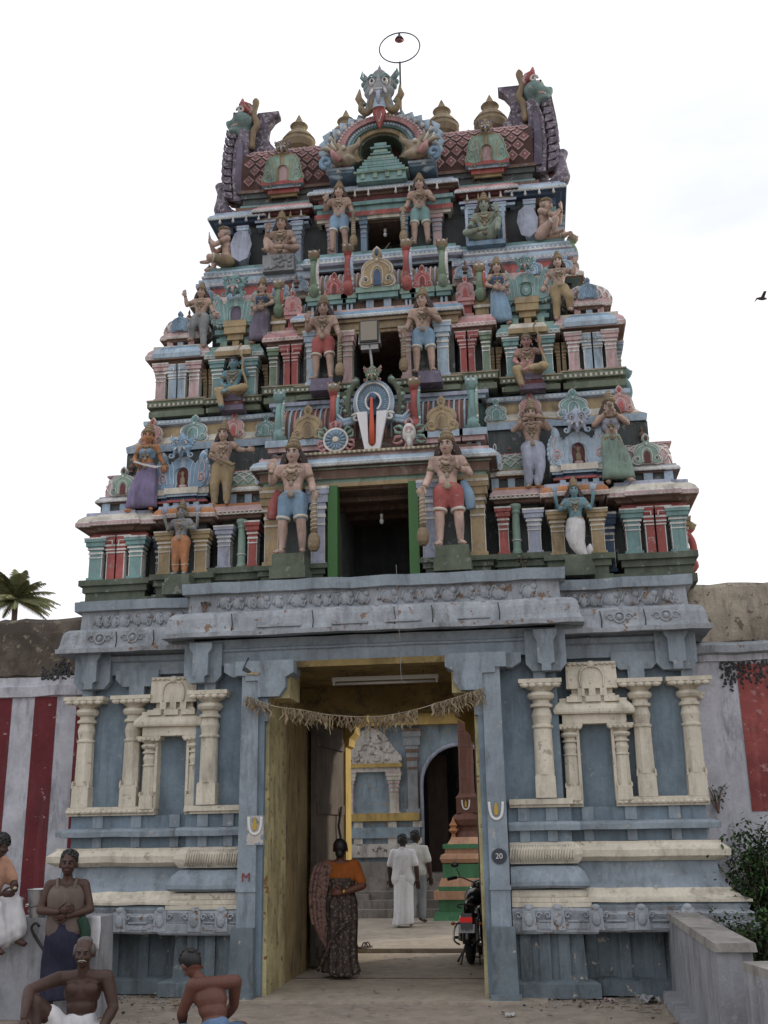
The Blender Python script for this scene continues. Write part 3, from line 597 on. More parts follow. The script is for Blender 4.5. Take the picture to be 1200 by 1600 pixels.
for s in (-1, 1):
    gpil(s * 1.85, .14, .185, z1=3.17, round_=True, wc=.46); gpil(s * (2.92 if s > 0 else 2.83), .36, .17, wc=.48); gpil(s * (3.44 if s > 0 else 3.40), .36, .17, wc=.48)
    gpil(s * 3.50, 1.0, .16, z1=3.08)
    # niche: two small pilasters, lintel, stepped roof and gable block
    nx = s * (2.41 if s > 0 else 2.33)
    gpil(nx - .27, .32, .135, 1.90, 2.70, wc=.28, name='niche_pilaster'); gpil(nx + .27, .32, .135, 1.90, 2.70, wc=.28, name='niche_pilaster')
    m = MB(); m.box(nx - .20, nx - .17, .27, .43, 1.90, 2.78, CREAM); m.box(nx + .17, nx + .20, .27, .43, 1.90, 2.78, CREAM); m.box(nx - .168, nx + .168, .40, .44, 1.70, 2.78, WALLB)
    m.box(nx - .34, nx + .34, .22, .43, 2.70, 2.80, CREAM); m.build('niche_frame', G)
    m = MB(); m.sweep(bayplan(nx - .33, nx + .33, .26, .43), [(-.02, 2.80, CREAM), (.09, 2.80, CREAM), (.10, 2.82, CREAM), (.10, 2.85, CREAM), (.07, 2.90, CREAM), (.03, 2.94, CREAM), (.03, 2.97, CREAM), (-.02, 2.98, CREAM)], wob=.004)
    for q in range(3): m.box(nx - .28 + q * .2, nx - .12 + q * .2, .18, .3, 2.93, 2.99, CREAM)
    m.box(nx - .22, nx + .22, .30, .43, 2.97, 3.10, CREAM); m.box(nx - .24, nx + .24, .27, .43, 2.97, 3.02, CREAM)
    for q in (-1, 0, 1): m.box(nx + q * .12 - .035, nx + q * .12 + .035, .24, .3, 3.0, 3.08, CREAM)
    m.build('niche_roof', G)
    m = MB(); m.box(nx - .275, nx + .275, .24, .43, 3.08, 3.37, CREAM, top=(.006, .01)); m.tube([(p[0], .238, p[1]) for p in crv([(nx - .12, 3.09), (nx - .13, 3.20), (nx - .09, 3.29), (nx, 3.32), (nx + .09, 3.29), (nx + .13, 3.20), (nx + .12, 3.09)], 4)], .012, CREAM, 5)
    for q in range(9): m.ell((nx - .24 + q * .06, .235, 3.345), (.026, .02, .016), CREAM, 7, 4)
    m.ell((nx, .235, 3.34), (.05, .03, .04), CREAM, 8, 6); m.build('niche_gable', G)
# base mouldings: centre-bay returns (x 1.45..2.05) in front of the long side runs
def basecourses(x0, x1, yf, yb, plan, rope, carve, s):
    P = []
    m = MB(); m.sweep(plan, [(.24, .0, WALLP), (.24, .13, WALLP), (.20, .15, WALLP), (.12, .17, WALLP), (.10, .60, WALLP), (.12, .64, WALLP)], wob=.006); m.build('plinth_wall', G)
    if not rope:
        m = MB(); m.sweep(plan, [(.0, .62, WALLP), (.44, .62, WALLD), (.46, .64, WALLD), (.46, .70, WALLD), (.42, .72, WALLD), (.44, .79, WALLD), (.38, .82, WALLD), (.40, .86, WALLL), (.36, .90, WALLL), (.0, .91, WALLL)], wob=.008, step=.2); m.build('carved_course', G)
        m = MB(); m.sweep(plan, [(.0, .895, CREAM), (.42, .90, CREAM), (.42, .925, CREAM), (.34, .945, CREAM), (.27, 1.01, CREAM), (.25, 1.03, CREAM), (.0, 1.035, CREAM)], wob=.007, step=.2); m.build('cream_course', G)
        m = MB(); m.sweep(plan, [(.25, 1.02, WALLL), (.20, 1.08, WALLL), (.165, 1.16, WALLL), (.15, 1.26, WALLL), (.15, 1.30, WALLL), (.0, 1.31, WALLL)], wob=.007, step=.2); m.build('curved_course', G)
        m = MB(); m.sweep(plan, [(.10, 1.285, CREAM), (.20, 1.29, CREAM), (.28, 1.335, CREAM), (.285, 1.40, CREAM), (.21, 1.46, CREAM), (.21, 1.485, CREAM), (.0, 1.49, CREAM)], wob=.006, step=.25); m.build('torus_course', G)
        zz = .0
    else:
        m = MB(); m.sweep(plan, [(.0, .60, WALLP), (.24, .60, WALLD), (.255, .62, WALLD), (.255, .70, WALLD), (.22, .73, WALLD), (.235, .82, WALLD), (.18, .85, WALLD), (.0, .86, WALLD)], wob=.008, step=.2); m.build('carved_course', G)
        m = MB(); YL = 'ochre'; m.sweep(plan, [(.0, .85, CREAM), (.20, .855, CREAM), (.20, .90, YL), (.18, .905, CREAM), (.18, .95, YL), (.16, .955, CREAM), (.16, .985, CREAM), (.13, 1.02, CREAM), (.0, 1.03, CREAM)], wob=.005, step=.2); m.build('cream_course', G)
        m = MB(); m.sweep(plan, [(.0, 1.03, WALLL), (.17, 1.035, WALLL), (.20, 1.06, WALLL), (.20, 1.10, WALLL), (.16, 1.19, WALLL), (.09, 1.25, WALLL), (.0, 1.26, WALLL)], wob=.007, step=.2); m.build('rolled_course', G)
        m = MB(); m.sweep(plan, [(.0, 1.27, CREAM), (.10, 1.27, CREAM), (.13, 1.31, CREAM), (.15, 1.36, CREAM), (.14, 1.42, CREAM), (.10, 1.46, CREAM), (.07, 1.485, CREAM), (.0, 1.49, CREAM)], wob=.002)
        n = int((x1 - x0 + .1) / .028)
        for i in range(n):
            xx = x0 - .03 + (x1 - x0 + .1) * i / n; m.tube([(xx, yf - .105, 1.29), (xx + .012, yf - .152, 1.335), (xx + .02, yf - .152, 1.40), (xx + .03, yf - .105, 1.455)], .011, CREAM, 4)
        m.build('rope_course', G)
    o = 0.0 if not rope else -.04
    m = MB(); m.sweep(plan, [(.09 + o, 1.485, WALLB), (.09 + o, 1.60, WALLL), (.22 + o * 2, 1.605, WALLL), (.225 + o * 2, 1.66, WALLL), (.17 + o, 1.69, WALLL), (.10 + o, 1.70, WALLB), (.10 + o, 1.835, WALLB)], wob=.005, step=.25)
    m.build('slab_course', G)
    m = MB(); a0, a1 = (x0, x1)
    if not rope:      # cream sill, cut by the niche
        for q0, q1 in ((a0, nx_(s) - .175), (nx_(s) + .175, a1 + .14)) if s > 0 else ((a0 - .14, nx_(s) - .175), (nx_(s) + .175, a1)):
            m.box(q0, q1, yf - .155, .44, 1.835, 1.86, CREAM); m.box(q0 - .0, q1 + .0, yf - .18, .44, 1.86, 1.905, CREAM); m.box(q0, q1, yf - .15, .44, 1.905, 1.93, CREAM)
            nn = int((q1 - q0) / .06)
            for i in range(nn): m.ell((q0 + (i + .5) * (q1 - q0) / nn, yf - .18, 1.875), (.03, .018, .02), CREAM, 7, 4)
    else: m.box(a0, a1 + (.05 if s > 0 else 0), yf - .11, .3, 1.835, 1.865, CREAM); m.box(a0 - (.05 if s < 0 else 0), a1 + (.08 if s > 0 else 0), yf - .14, .3, 1.865, 1.92, CREAM)
    m.build('sill', G)
    m = MB(); nb = max(2, int((x1 - x0) / .38))
    for i in range(nb):
        xx = x0 + (x1 - x0) * (i + .5) / nb; m.box(xx - .06, xx + .06, yf - .125 - o, yf, 1.70, 1.835, WALLL); m.box(xx - .05, xx + .05, yf - .12 - o, yf, 1.49, 1.60, WALLL)
    m.parts('course_block', G)
    m = MB(); q = .46 if not rope else .255; nb = max(2, int((x1 - x0) / (.42 if not rope else .3)))
    for i in range(nb):
        xx = x0 + (x1 - x0) * (i + .5) / nb; m.box(xx - .075, xx + .075, yf - q - .018, yf - q + .03, .64, .845, WALLD, top=.012); m.ell((xx, yf - q - .02, .74), (.045, .016, .065), WALLD, 8, 6); m.ell((xx, yf - q + .01, .85), (.05, .03, .035), WALLD, 8, 6)
        for t in (-1, 1): m.tube([(p[0], yf - q - .012, p[1]) for p in spiral(xx + t * .10, .78, .035, 1.1, t, 0)], .009, WALLD, 5)
        m.box(xx + .10, xx + .30, yf - q - .012, yf - q + .02, .655, .675, WALLD); m.box(xx + .10, xx + .30, yf - q - .006, yf - q + .02, .72, .735, WALLD)
    tag(m.build('course_carving', G), kind='stuff')
    m = MB(); nb = max(3, int((x1 - x0) / .28))
    for i in range(nb):
        xx = x0 + (x1 - x0 + (.0)) * (i + .5) / nb; m.box(xx - .055, xx + .055, yf - .15, yf, .15, .63, WALLP)
    m.parts('plinth_pier', G)
def nx_(s): return 2.41 if s > 0 else -2.33
for s in (-1, 1):
    sp = [(2.0, .42), (3.40, .42), (3.40, 3.98)] if s > 0 else [(-3.40, 3.98), (-3.40, .42), (-2.0, .42)]
    basecourses(*((2.05, 3.40) if s > 0 else (-3.40, -2.05)), .42, 1, sp, False, True, s)
    cpn = [(1.44, .20), (2.04, .20), (2.04, .5)] if s > 0 else [(-2.04, .5), (-2.04, .20), (-1.44, .20)]
    basecourses(*((1.46, 2.04) if s > 0 else (-2.04, -1.46)), .20, .5, cpn, True, True, s)
# painted marks on the posts
WH = plain('white_mark', (.72, .72, .70), .8); OC = plain('ochre_mark', (.50, .33, .05), .8)
def umark(x, y, z, h, parent, name='u_mark', sc=1):
    m = MB(); w_ = h * .42
    m.tube([(p[0], 0, p[1]) for p in crv([(-w_, h * .5), (-w_ * .9, 0), (-w_ * .62, -h * .38), (0, -h * .52), (w_ * .62, -h * .38), (w_ * .9, 0), (w_, h * .5)], 5)], h * .085, WH, 8, flat=.25)
    m.prism([(-h * .10, -h * .28), (h * .10, -h * .28), (h * .13, 0), (h * .09, h * .3), (0, h * .5), (-h * .09, h * .3), (-h * .13, 0)], -.006, .004, OC); return m.build(name, parent, (x, y, z))
m = MB(); m.box(-1.335, -1.155, -.103, -.05, 1.50, 1.80, paint('whitewash_patch', (.50, .47, .43), dirt=.4, chip=.9, chipc=(.2, .25, .29)), jit=0); m.build('whitewash_patch', G); umark(-1.245, -.112, 1.70, .17, G); umark(1.325, -.112, 1.81, .17, G)
m = MB(); m.lathe([(0, 0), (.075, 0), (.078, .004), (0, .006)], plain('dark_disc', (.035, .04, .06), .6), 24, T(0, 0, 0, rx=math.pi / 2)); nd = m.build('number_disc', G, (1.335, -.108, 1.355))
link('number', text_mesh('20', .075, WH, .002), nd, (0, -.009, 0), (math.pi / 2, 0, 0))
m = text_mesh('M', .13, plain('red_mark', (.22, .04, .03), .8), .001); link('letter_mark', m, G, (-1.33, -.116, 1.17), (math.pi / 2, 0, R(2)))
# ------------------------------------------------------------------ storey builder
def core(parent_name, boxes, mat='recess_shade'):
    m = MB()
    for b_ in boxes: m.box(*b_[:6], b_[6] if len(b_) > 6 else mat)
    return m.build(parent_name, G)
OL = 'olive'
# ---- first storey
S1 = core('tower_storey', [(-3.45, -.62, .95, 3.45, 4.3, 5.62), (.62, 3.45, .95, 3.45, 4.3, 5.62), (-.9, .9, 2.3, 3.4, 4.3, 5.62, 'dark'), (-3.3, 3.3, .6, 3.5, 4.26, 4.42, 'olive'), (-3.35, 3.35, .97, 3.4, 5.6, 6.42, 'recess_shade'), (-1.3, -.62, .50, 1.0, 4.42, 5.66, 'recess_shade'), (.62, 1.3, .50, 1.0, 4.42, 5.66, 'recess_shade'), (-1.28, 1.28, .50, 1.0, 5.63, 6.1, 'brown')])
def basem(x0, x1, yf, yb, z0, z1, c=OL, parent=None, teeth=None):
    h = z1 - z0
    return courses(x0, x1, yf, yb, [(z0, z0 + h * .28, .07, c), (z0 + h * .28, z0 + h * .58, .03, c), (z0 + h * .58, z0 + h * .80, .06, c), (z0 + h * .80, z1, .10, c)], parent)
for s in (-1, 1):
    X = lambda a, b_: (min(s * a, s * b_), max(s * a, s * b_))
    # corner bay
    x0, x1 = X(2.93, 3.64); basem(x0, x1, .70, 3.4, 4.30, 4.66, parent=S1)
    m = MB(); m.box(x0 + .03, x1 - .03, .74, 3.3, 4.62, 5.34, 'recess_shade'); m.build('bay_wall', S1)
    for xx in (3.55, 3.03): pilaster(S1, s * xx, .73, 4.66, 5.20, .19, 'sea')
    pilaster(S1, s * 3.29, .73, 4.66, 5.22, .30, 'red', 'pair')
    courses(x0, x1, .72, 3.3, [(5.20, 5.25, .03, 'red'), (5.25, 5.32, .0, 'red')], S1, name='lintel')
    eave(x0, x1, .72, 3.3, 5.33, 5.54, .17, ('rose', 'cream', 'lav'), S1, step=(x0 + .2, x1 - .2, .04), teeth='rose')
    for k_, yy in enumerate((1.2, 1.9, 2.6)):     # side wall piers
        pilaster(S1, 0, 0, 4.66, 5.2, .22, ('ochre', 'sea', 'ochre')[k_], M=T(s * 3.62, yy, 0, rz=s * math.pi / 2))
    pilaster(S1, s * 2.76, .90, 4.5, 5.22, .14, 'navy')
    # bay with the four-armed figures
    x0, x1 = X(2.08, 2.69); basem(x0, x1, .60, 1.2, 4.32, 4.66, parent=S1)
    for xx in (2.16, 2.62): pilaster(S1, s * xx, .62, 4.66, 5.20, .17, 'orange' if xx > 9 else 'ochre', line='cream')
    m = MB(); m.box(x0 + .06, x1 - .06, .68, 1.2, 4.6, 5.4, 'recess_shade'); m.build('bay_wall', S1)
    eave(x0 + .0, x1 - .0, .60, 1.2, 5.36, 5.54, .10, ('rose', 'orange', 'lav'), S1, step=(x0 + .18, x1 - .18, .03))
    m = MB(); m.box(s * 2.37 - .17, s * 2.37 + .17, .28, .62, 4.36, 4.50, OL); m.box(s * 2.37 - .15, s * 2.37 + .15, .30, .62, 4.50, 4.60, OL); m.build('statue_ledge', S1)
    # bay of three unlike piers
    x0, x1 = X(1.47, 2.02); basem(x0, x1, .66, 1.2, 4.36, 4.72, parent=S1)
    pilaster(S1, s * 1.89, .70, 4.72, 5.26, .17, 'lav'); pilaster(S1, s * 1.68, .70, 4.72, 5.34, .10, 'palegreen', 'round'); pilaster(S1, s * 1.53, .70, 4.72, 5.30, .13, 'red')
    m = MB(); m.box(x0 + .06, x1 - .06, .78, 1.2, 4.6, 5.44, 'recess_shade'); m.build('bay_wall', S1)
    eave(x0, x1, .68, 1.2, 5.40, 5.56, .09, ('brown', 'rose', 'orange'), S1)
    # centre bay
    x0, x1 = X(.64, 1.34); basem(x0, x1, .44, 1.0, 4.38, 4.66, parent=S1)
    pilaster(S1, s * 1.24, .48, 4.66, 5.60, .19, 'ochre', line='cream'); pilaster(S1, s * .67, .48, 4.62, 5.62, .19, 'lav', 'plain')
    m = MB(); m.box(s * .95 - .21, s * .95 + .21, .0, .5, 4.42, 4.56, OL); m.box(s * .95 - .19, s * .95 + .19, .03, .5, 4.56, 4.72, OL); m.build('statue_ledge', S1)
m = MB()
GD = plain('green_door_paint', (.045, .145, .035), .6)
for s in (-1, 1): m.box(*(sorted((s * .43, s * .545))), .36, .52, 4.42, 5.62, GD)
m.parts('door_jamb', S1)
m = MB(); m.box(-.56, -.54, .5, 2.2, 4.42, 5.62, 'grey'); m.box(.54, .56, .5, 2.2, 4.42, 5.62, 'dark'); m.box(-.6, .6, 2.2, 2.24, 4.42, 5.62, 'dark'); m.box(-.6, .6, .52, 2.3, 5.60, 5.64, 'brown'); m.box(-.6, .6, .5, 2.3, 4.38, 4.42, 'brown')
for yy in (.8, 1.2, 1.6): m.box(-.54, .54, yy, yy + .06, 5.54, 5.60, 'brown')
m.box(-.545, -.53, .55, 1.1, 4.42, 5.3, 'sandy'); m.build('tower_room', S1)
courses(-1.34, 1.34, .46, 1.0, [(5.62, 5.67, .04, 'ochre'), (5.67, 5.72, .02, 'palegreen'), (5.72, 5.83, .06, 'brown'), (5.83, 5.85, .09, 'palegreen')], S1, name='lintel')
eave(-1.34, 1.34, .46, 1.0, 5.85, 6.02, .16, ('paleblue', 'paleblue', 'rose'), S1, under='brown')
dentil_row(S1, -1.38, 1.38, .42, 5.735, 'rose'); dentil_row(S1, -.9, .9, .33, 6.02, 'cream')
courses(-.9, .9, .36, 1.0, [(6.02, 6.05, .02, 'ochre')], S1, name='upper_ledge')

# ---- parapet of shrines over the first storey
H1 = core('shrine_parapet', [(-3.1, 3.1, 1.1, 3.3, 5.66, 6.42, 'sea'), (-3.08, 3.08, 1.2, 3.3, 6.42, 6.90, 'sea'), (-2.95, 2.95, 1.07, 1.2, 6.12, 6.28, 'yellow')])
for s in (-1, 1):
    X = lambda a, b_: (min(s * a, s * b_), max(s * a, s * b_))
    x0, x1 = X(2.93, 3.63); little_shrine(H1, x0, x1, .76, 5.55, .24, .35, 'lav', 'rose', 'light', kc='palegreen', blocks='paleblue', top='rose', fin='cream', depth=.9)
    m = MB(); m.box(*X(3.1, 3.6), 1.8, 3.2, 5.55, 5.8, 'recess_shade'); m.build('shrine_neck', H1); barrel_roof(H1, -.5, .5, 0, 5.8, .28, .5, 'rose', 'light', M=T(s * 3.6, 2.4, 0, rz=s * math.pi / 2))
    # big horseshoe on its stepped base
    x0, x1 = X(2.16, 2.78); xc = s * 2.47
    m = MB()
    for q in range(4): m.box(xc - .24 + q * .13, xc - .17 + q * .13, .66, .75, 5.54, 5.62, 'paleblue')
    m.box(x0 + .04, x1 - .04, .72, 1.15, 5.5, 5.8, 'recess_shade'); m.build('shrine_neck', H1)
    courses(x0 + .02, x1 - .02, .70, 1.1, [(5.62, 5.65, .03, 'red'), (5.65, 5.69, .0, 'navy'), (5.69, 5.72, .04, 'paleblue'), (5.72, 5.80, .06, 'cream')], H1, name='shrine_moulding', step=(xc - .16, xc + .16, .03))
    big_horseshoe(H1, xc, .70, 5.81, .33, .46, 'blue' if s < 0 else 'paleblue', 'iceblue', centre='deity')
    lion(H1, xc, .62, 6.22, .29, 'blue' if s < 0 else 'lav', 'paleblue', 'lav')
    # small shrine next to the centre
    x0, x1 = X(1.36, 1.94); little_shrine(H1, x0, x1, .78, 5.58, .26, .24, 'ochre', 'palegreen', 'light', kc='paleblue', kx=s * 1.47, top='red', fin='brown', depth=.5)
    # sloping upper eave
    x0, x1 = X(1.38, 3.12)
    m = MB(); pl = [(x0, 1.15), (x1, 1.15), (x1, 3.3)] if s > 0 else [(x0, 3.3), (x0, 1.15), (x1, 1.15)]
    pr = [(-.02, 6.40, 'sea'), (.16, 6.42, 'navy'), (.22, 6.42, 'paleblue'), (.235, 6.50, 'blue'), (.22, 6.515, 'sandy'), (.16, 6.56, 'cream'), (.06, 6.68, 'ochre'), (.01, 6.84, 'lav'), (.07, 6.86, 'paleblue'), (.075, 6.92, 'lav'), (-.02, 6.925, 'lav')]
    m.sweep(pl, pr, wob=.004); m.build('sloping_eave', H1)
    for xx, cc, ww, hh, zz in ((3.05, 'pink', .34, .42, 6.55), (2.47, 'green' if False else 'sea', .42, .42, 6.55), (1.93, 'pink', .32, .42, 6.57), (1.50, 'sea', .30, .36, 6.55)):
        kudu(H1, s * xx, 1.02, zz, ww, hh, cc, 'light' if cc == 'sea' else 'cream', 'red' if cc == 'pink' else 'sea', tilt=R(-12))
    for yy in (1.7, 2.5): kudu(H1, 0, -.02, 6.55, .4, .42, 'pink', 'rose', M=T(s * 3.28, yy, 0, rz=s * math.pi / 2), tilt=R(-12))
    dentil_row(H1, x0 - .1, x1 + .1, .945, 6.455, 'lav', .07); dentil_row(H1, x0, x1, 1.085, 6.875, 'light')
    # centre: ledges, blocks and vault
    for xx, ww in ((.84, .46), (1.22, .26), (.50, .24)):
        m = MB(); m.box(s * xx - ww * .32, s * xx - ww * .12, .66, .8, 6.04, 6.18, 'paleblue'); m.box(s * xx + ww * .12, s * xx + ww * .32, .66, .8, 6.04, 6.18, 'paleblue'); m.parts('neck_block', H1)
        courses(s * xx - ww * .42, s * xx + ww * .42, .64, 1.1, [(6.18, 6.24, .03, 'rose'), (6.24, 6.33, .06, 'paleblue')], H1, name='ledge')
    kudu(H1, s * .84, .62, 6.33, .42, .46, 'ochre', 'sandy', 'goldbrown')
    scroll_bracket(H1, s * .51, .66, 6.33, .70, 'red', 'sea'); scroll_bracket(H1, s * 1.22, .70, 6.33, .66, 'sea', 'palegreen')
m = MB(); m.box(-1.3, 1.3, .72, 1.2, 6.0, 6.36, 'brown'); m.build('parapet_wall', H1)
barrel_roof(H1, -1.28, 1.28, .72, 6.33, .56, .8, 'brown', 'pink', ribs='paleblue')
courses(-1.36, 1.36, .94, 1.3, [(6.86, 6.91, .02, 'paleblue'), (6.91, 6.96, .06, 'lav')], H1, name='ledge')
m = MB()
def hs(rx, rz, a0, a1, n=16): return [(rx * math.cos(R(a0 + (a1 - a0) * i / n)), 6.74 + rz * math.sin(R(a0 + (a1 - a0) * i / n))) for i in range(n + 1)]
for s in (-1, 1):
    for r0, r1, y0_, cc in ((.085, .105, .50, 'light'), (.105, .20, .54, 'blue'), (.20, .215, .50, 'light'), (.215, .26, .56, 'paleblue')):
        A = hs(r1, r1 * 1.22, -62, 90); B_ = hs(r0, r0 * 1.22, -62, 90); m.prism([(s * x, z) for x, z in A] + [(s * x, z) for x, z in B_[::-1]], y0_, .72, cc)
    for q in range(17): a_ = R(-52 + q * 8.6); m.tube([(s * .12 * math.cos(a_), .53, 6.74 + .15 * math.sin(a_)), (s * .20 * math.cos(a_), .53, 6.74 + .24 * math.sin(a_))], .005, 'paleblue', 4)
    m.tube([(x, .47, z) for x, z in spiral(s * .21, 6.52, .06, 1.2, s, .5)], .018, 'light', 6)
m.prism([(-.11, 6.6), (.11, 6.6), (.11, 6.8), (0, 6.9), (-.11, 6.8)], .60, .7, 'navy'); m.build('round_gable', H1)
m = MB()
for s in (-1, 1):
    P = crv([(.27, 6.52), (.33, 6.66), (.33, 6.84), (.28, 6.98), (.20, 7.06), (.24, 7.10)], 4); m.tube([(s * p[0], .58, p[1]) for p in P], [.03] * 4 + [.04] * 12 + [.025] * (len(P) - 16), 'olive', 7)
    for q in range(8): p = P[2 + q * 2]; m.ell((s * (p[0] + .03), .57, p[1]), (.04, .03, .03), 'palegreen' if q % 2 else 'olive', 7, 5)
    for q in range(3): m.tube([(s * .24, .52, 6.53 - q * .02), (s * (.38 + .02 * q), .50, 6.50 - q * .03), (s * (.45 + .01 * q), .50, 6.60 - q * .06)], [.035, .035, .008], 'blue' if q % 2 else 'paleblue', 7)
m.parts('leaf_border', H1)
lion(H1, 0, .50, 7.02, .20, 'green', 'pink', 'ochre')
# white and red forehead mark, wheel and conch
m = MB(); NW = plain('namam_white', (.70, .70, .72), .7); NR = plain('namam_red', (.55, .09, .04), .6)
for s in (-1, 1): m.prism([(s * .19, 6.56), (s * .06, 6.56), (s * .045, 6.14), (0, 6.10), (0, 6.05), (s * .09, 6.05)] if s > 0 else [(s * .19, 6.56), (s * .06, 6.56), (s * .045, 6.14), (0, 6.10), (0, 6.05), (s * .09, 6.05)], .38, .44, NW)
m.tube([(0, .37, 6.12), (0, .37, 6.35), (0, .37, 6.62), (0, .37, 6.74)], [.034, .032, .020, .014], NR, 8); m.lathe([(.045, 0), (.05, .03), (.0, .05)], 'navy', 12, T(0, .46, 6.78, rx=math.pi / 2)); m.build('forehead_mark', H1)
m = MB(); M_ = T(-.46, .46, 6.235, rx=math.pi / 2)
m.lathe([(0, 0), (.155, 0), (.16, .03), (.135, .035), (.13, .02), (.0, .02)], 'light', 24, M_); m.lathe([(.04, .02), (.035, .06), (0, .065)], 'cream', 12, M_)
for q in range(14): a = q / 14 * 6.283; m.tube([(-.46 + .05 * math.cos(a), .43, 6.235 + .05 * math.sin(a)), (-.46 + .125 * math.cos(a), .43, 6.235 + .125 * math.sin(a))], [.010, .022], 'blue', 5)
for a in (90, 150, 30, 200, -20, 270):
    for d_ in (-18, 0, 18): q = R(a + d_); m.tube([(-.46 + .15 * math.cos(q), .46, 6.235 + .15 * math.sin(q)), (-.46 + .215 * math.cos(q), .45, 6.235 + .23 * math.sin(q)), (-.46 + .25 * math.cos(R(a)), .45, 6.235 + .26 * math.sin(R(a)))], [.025, .022, .004], 'pink' if a in (90, 270, 200, -20) else 'palegreen', 5)
m.build('wheel_emblem', H1)
m = MB(); m.ell((.45, .43, 6.26), (.085, .07, .13), 'light', 12, 8); m.tube([(.45, .42, 6.2), (.455, .42, 6.1), (.44, .42, 6.05)], [.05, .03, .01], 'light', 8); m.tube([(p[0], .37, p[1]) for p in spiral(.45, 6.28, .05, 1.6, 1, 0)], .012, 'rose', 5)
for a in (90, 150, 30, 200, -20, 265):
    for d_ in (-15, 15): q = R(a + d_); m.tube([(.45 + .10 * math.cos(q), .45, 6.24 + .12 * math.sin(q)), (.45 + .17 * math.cos(q), .45, 6.24 + .18 * math.sin(q)), (.45 + .22 * math.cos(R(a)), .45, 6.24 + .24 * math.sin(R(a)))], [.025, .022, .004], 'pink' if a in (90, 265, 200) else 'palegreen', 5)
m.build('conch_emblem', H1)

# ---- second storey (blue and pink shrines)
S2 = core('tower_storey', [(-3.0, -.5, 1.4, 3.25, 6.9, 8.1), (.5, 3.0, 1.4, 3.25, 6.9, 8.1), (-.9, .9, 2.3, 3.2, 6.9, 8.1, 'dark'), (-1.0, 1.0, 1.02, 2.3, 7.93, 8.3, 'brown'), (-1.0, -.36, 1.04, 1.6, 6.95, 8.0), (.36, 1.0, 1.04, 1.6, 6.95, 8.0), (-2.45, 2.45, 1.62, 3.1, 8.0, 8.8, 'recess_shade')])
def gbase(x0, x1, yf, yb, z0, z1, parent):
    h = z1 - z0; o = courses(x0, x1, yf, yb, [(z0, z0 + h * .35, .07, 'moss'), (z0 + h * .35, z0 + h * .55, .03, 'moss'), (z0 + h * .55, z1 - .02, .09, 'moss'), (z1 - .02, z1, .10, 'sandy')], parent)
    m = MB(); n = max(2, int((x1 - x0 + .14) / .06))
    for i in range(n): xx = x0 - .07 + (x1 - x0 + .14) * (i + .5) / n; m.box(xx - .014, xx + .014, yf - .098, yf - .08, z0 + h * .62, z0 + h * .78, 'cream')
    tag(m.build('dentils', parent), kind='stuff'); return o
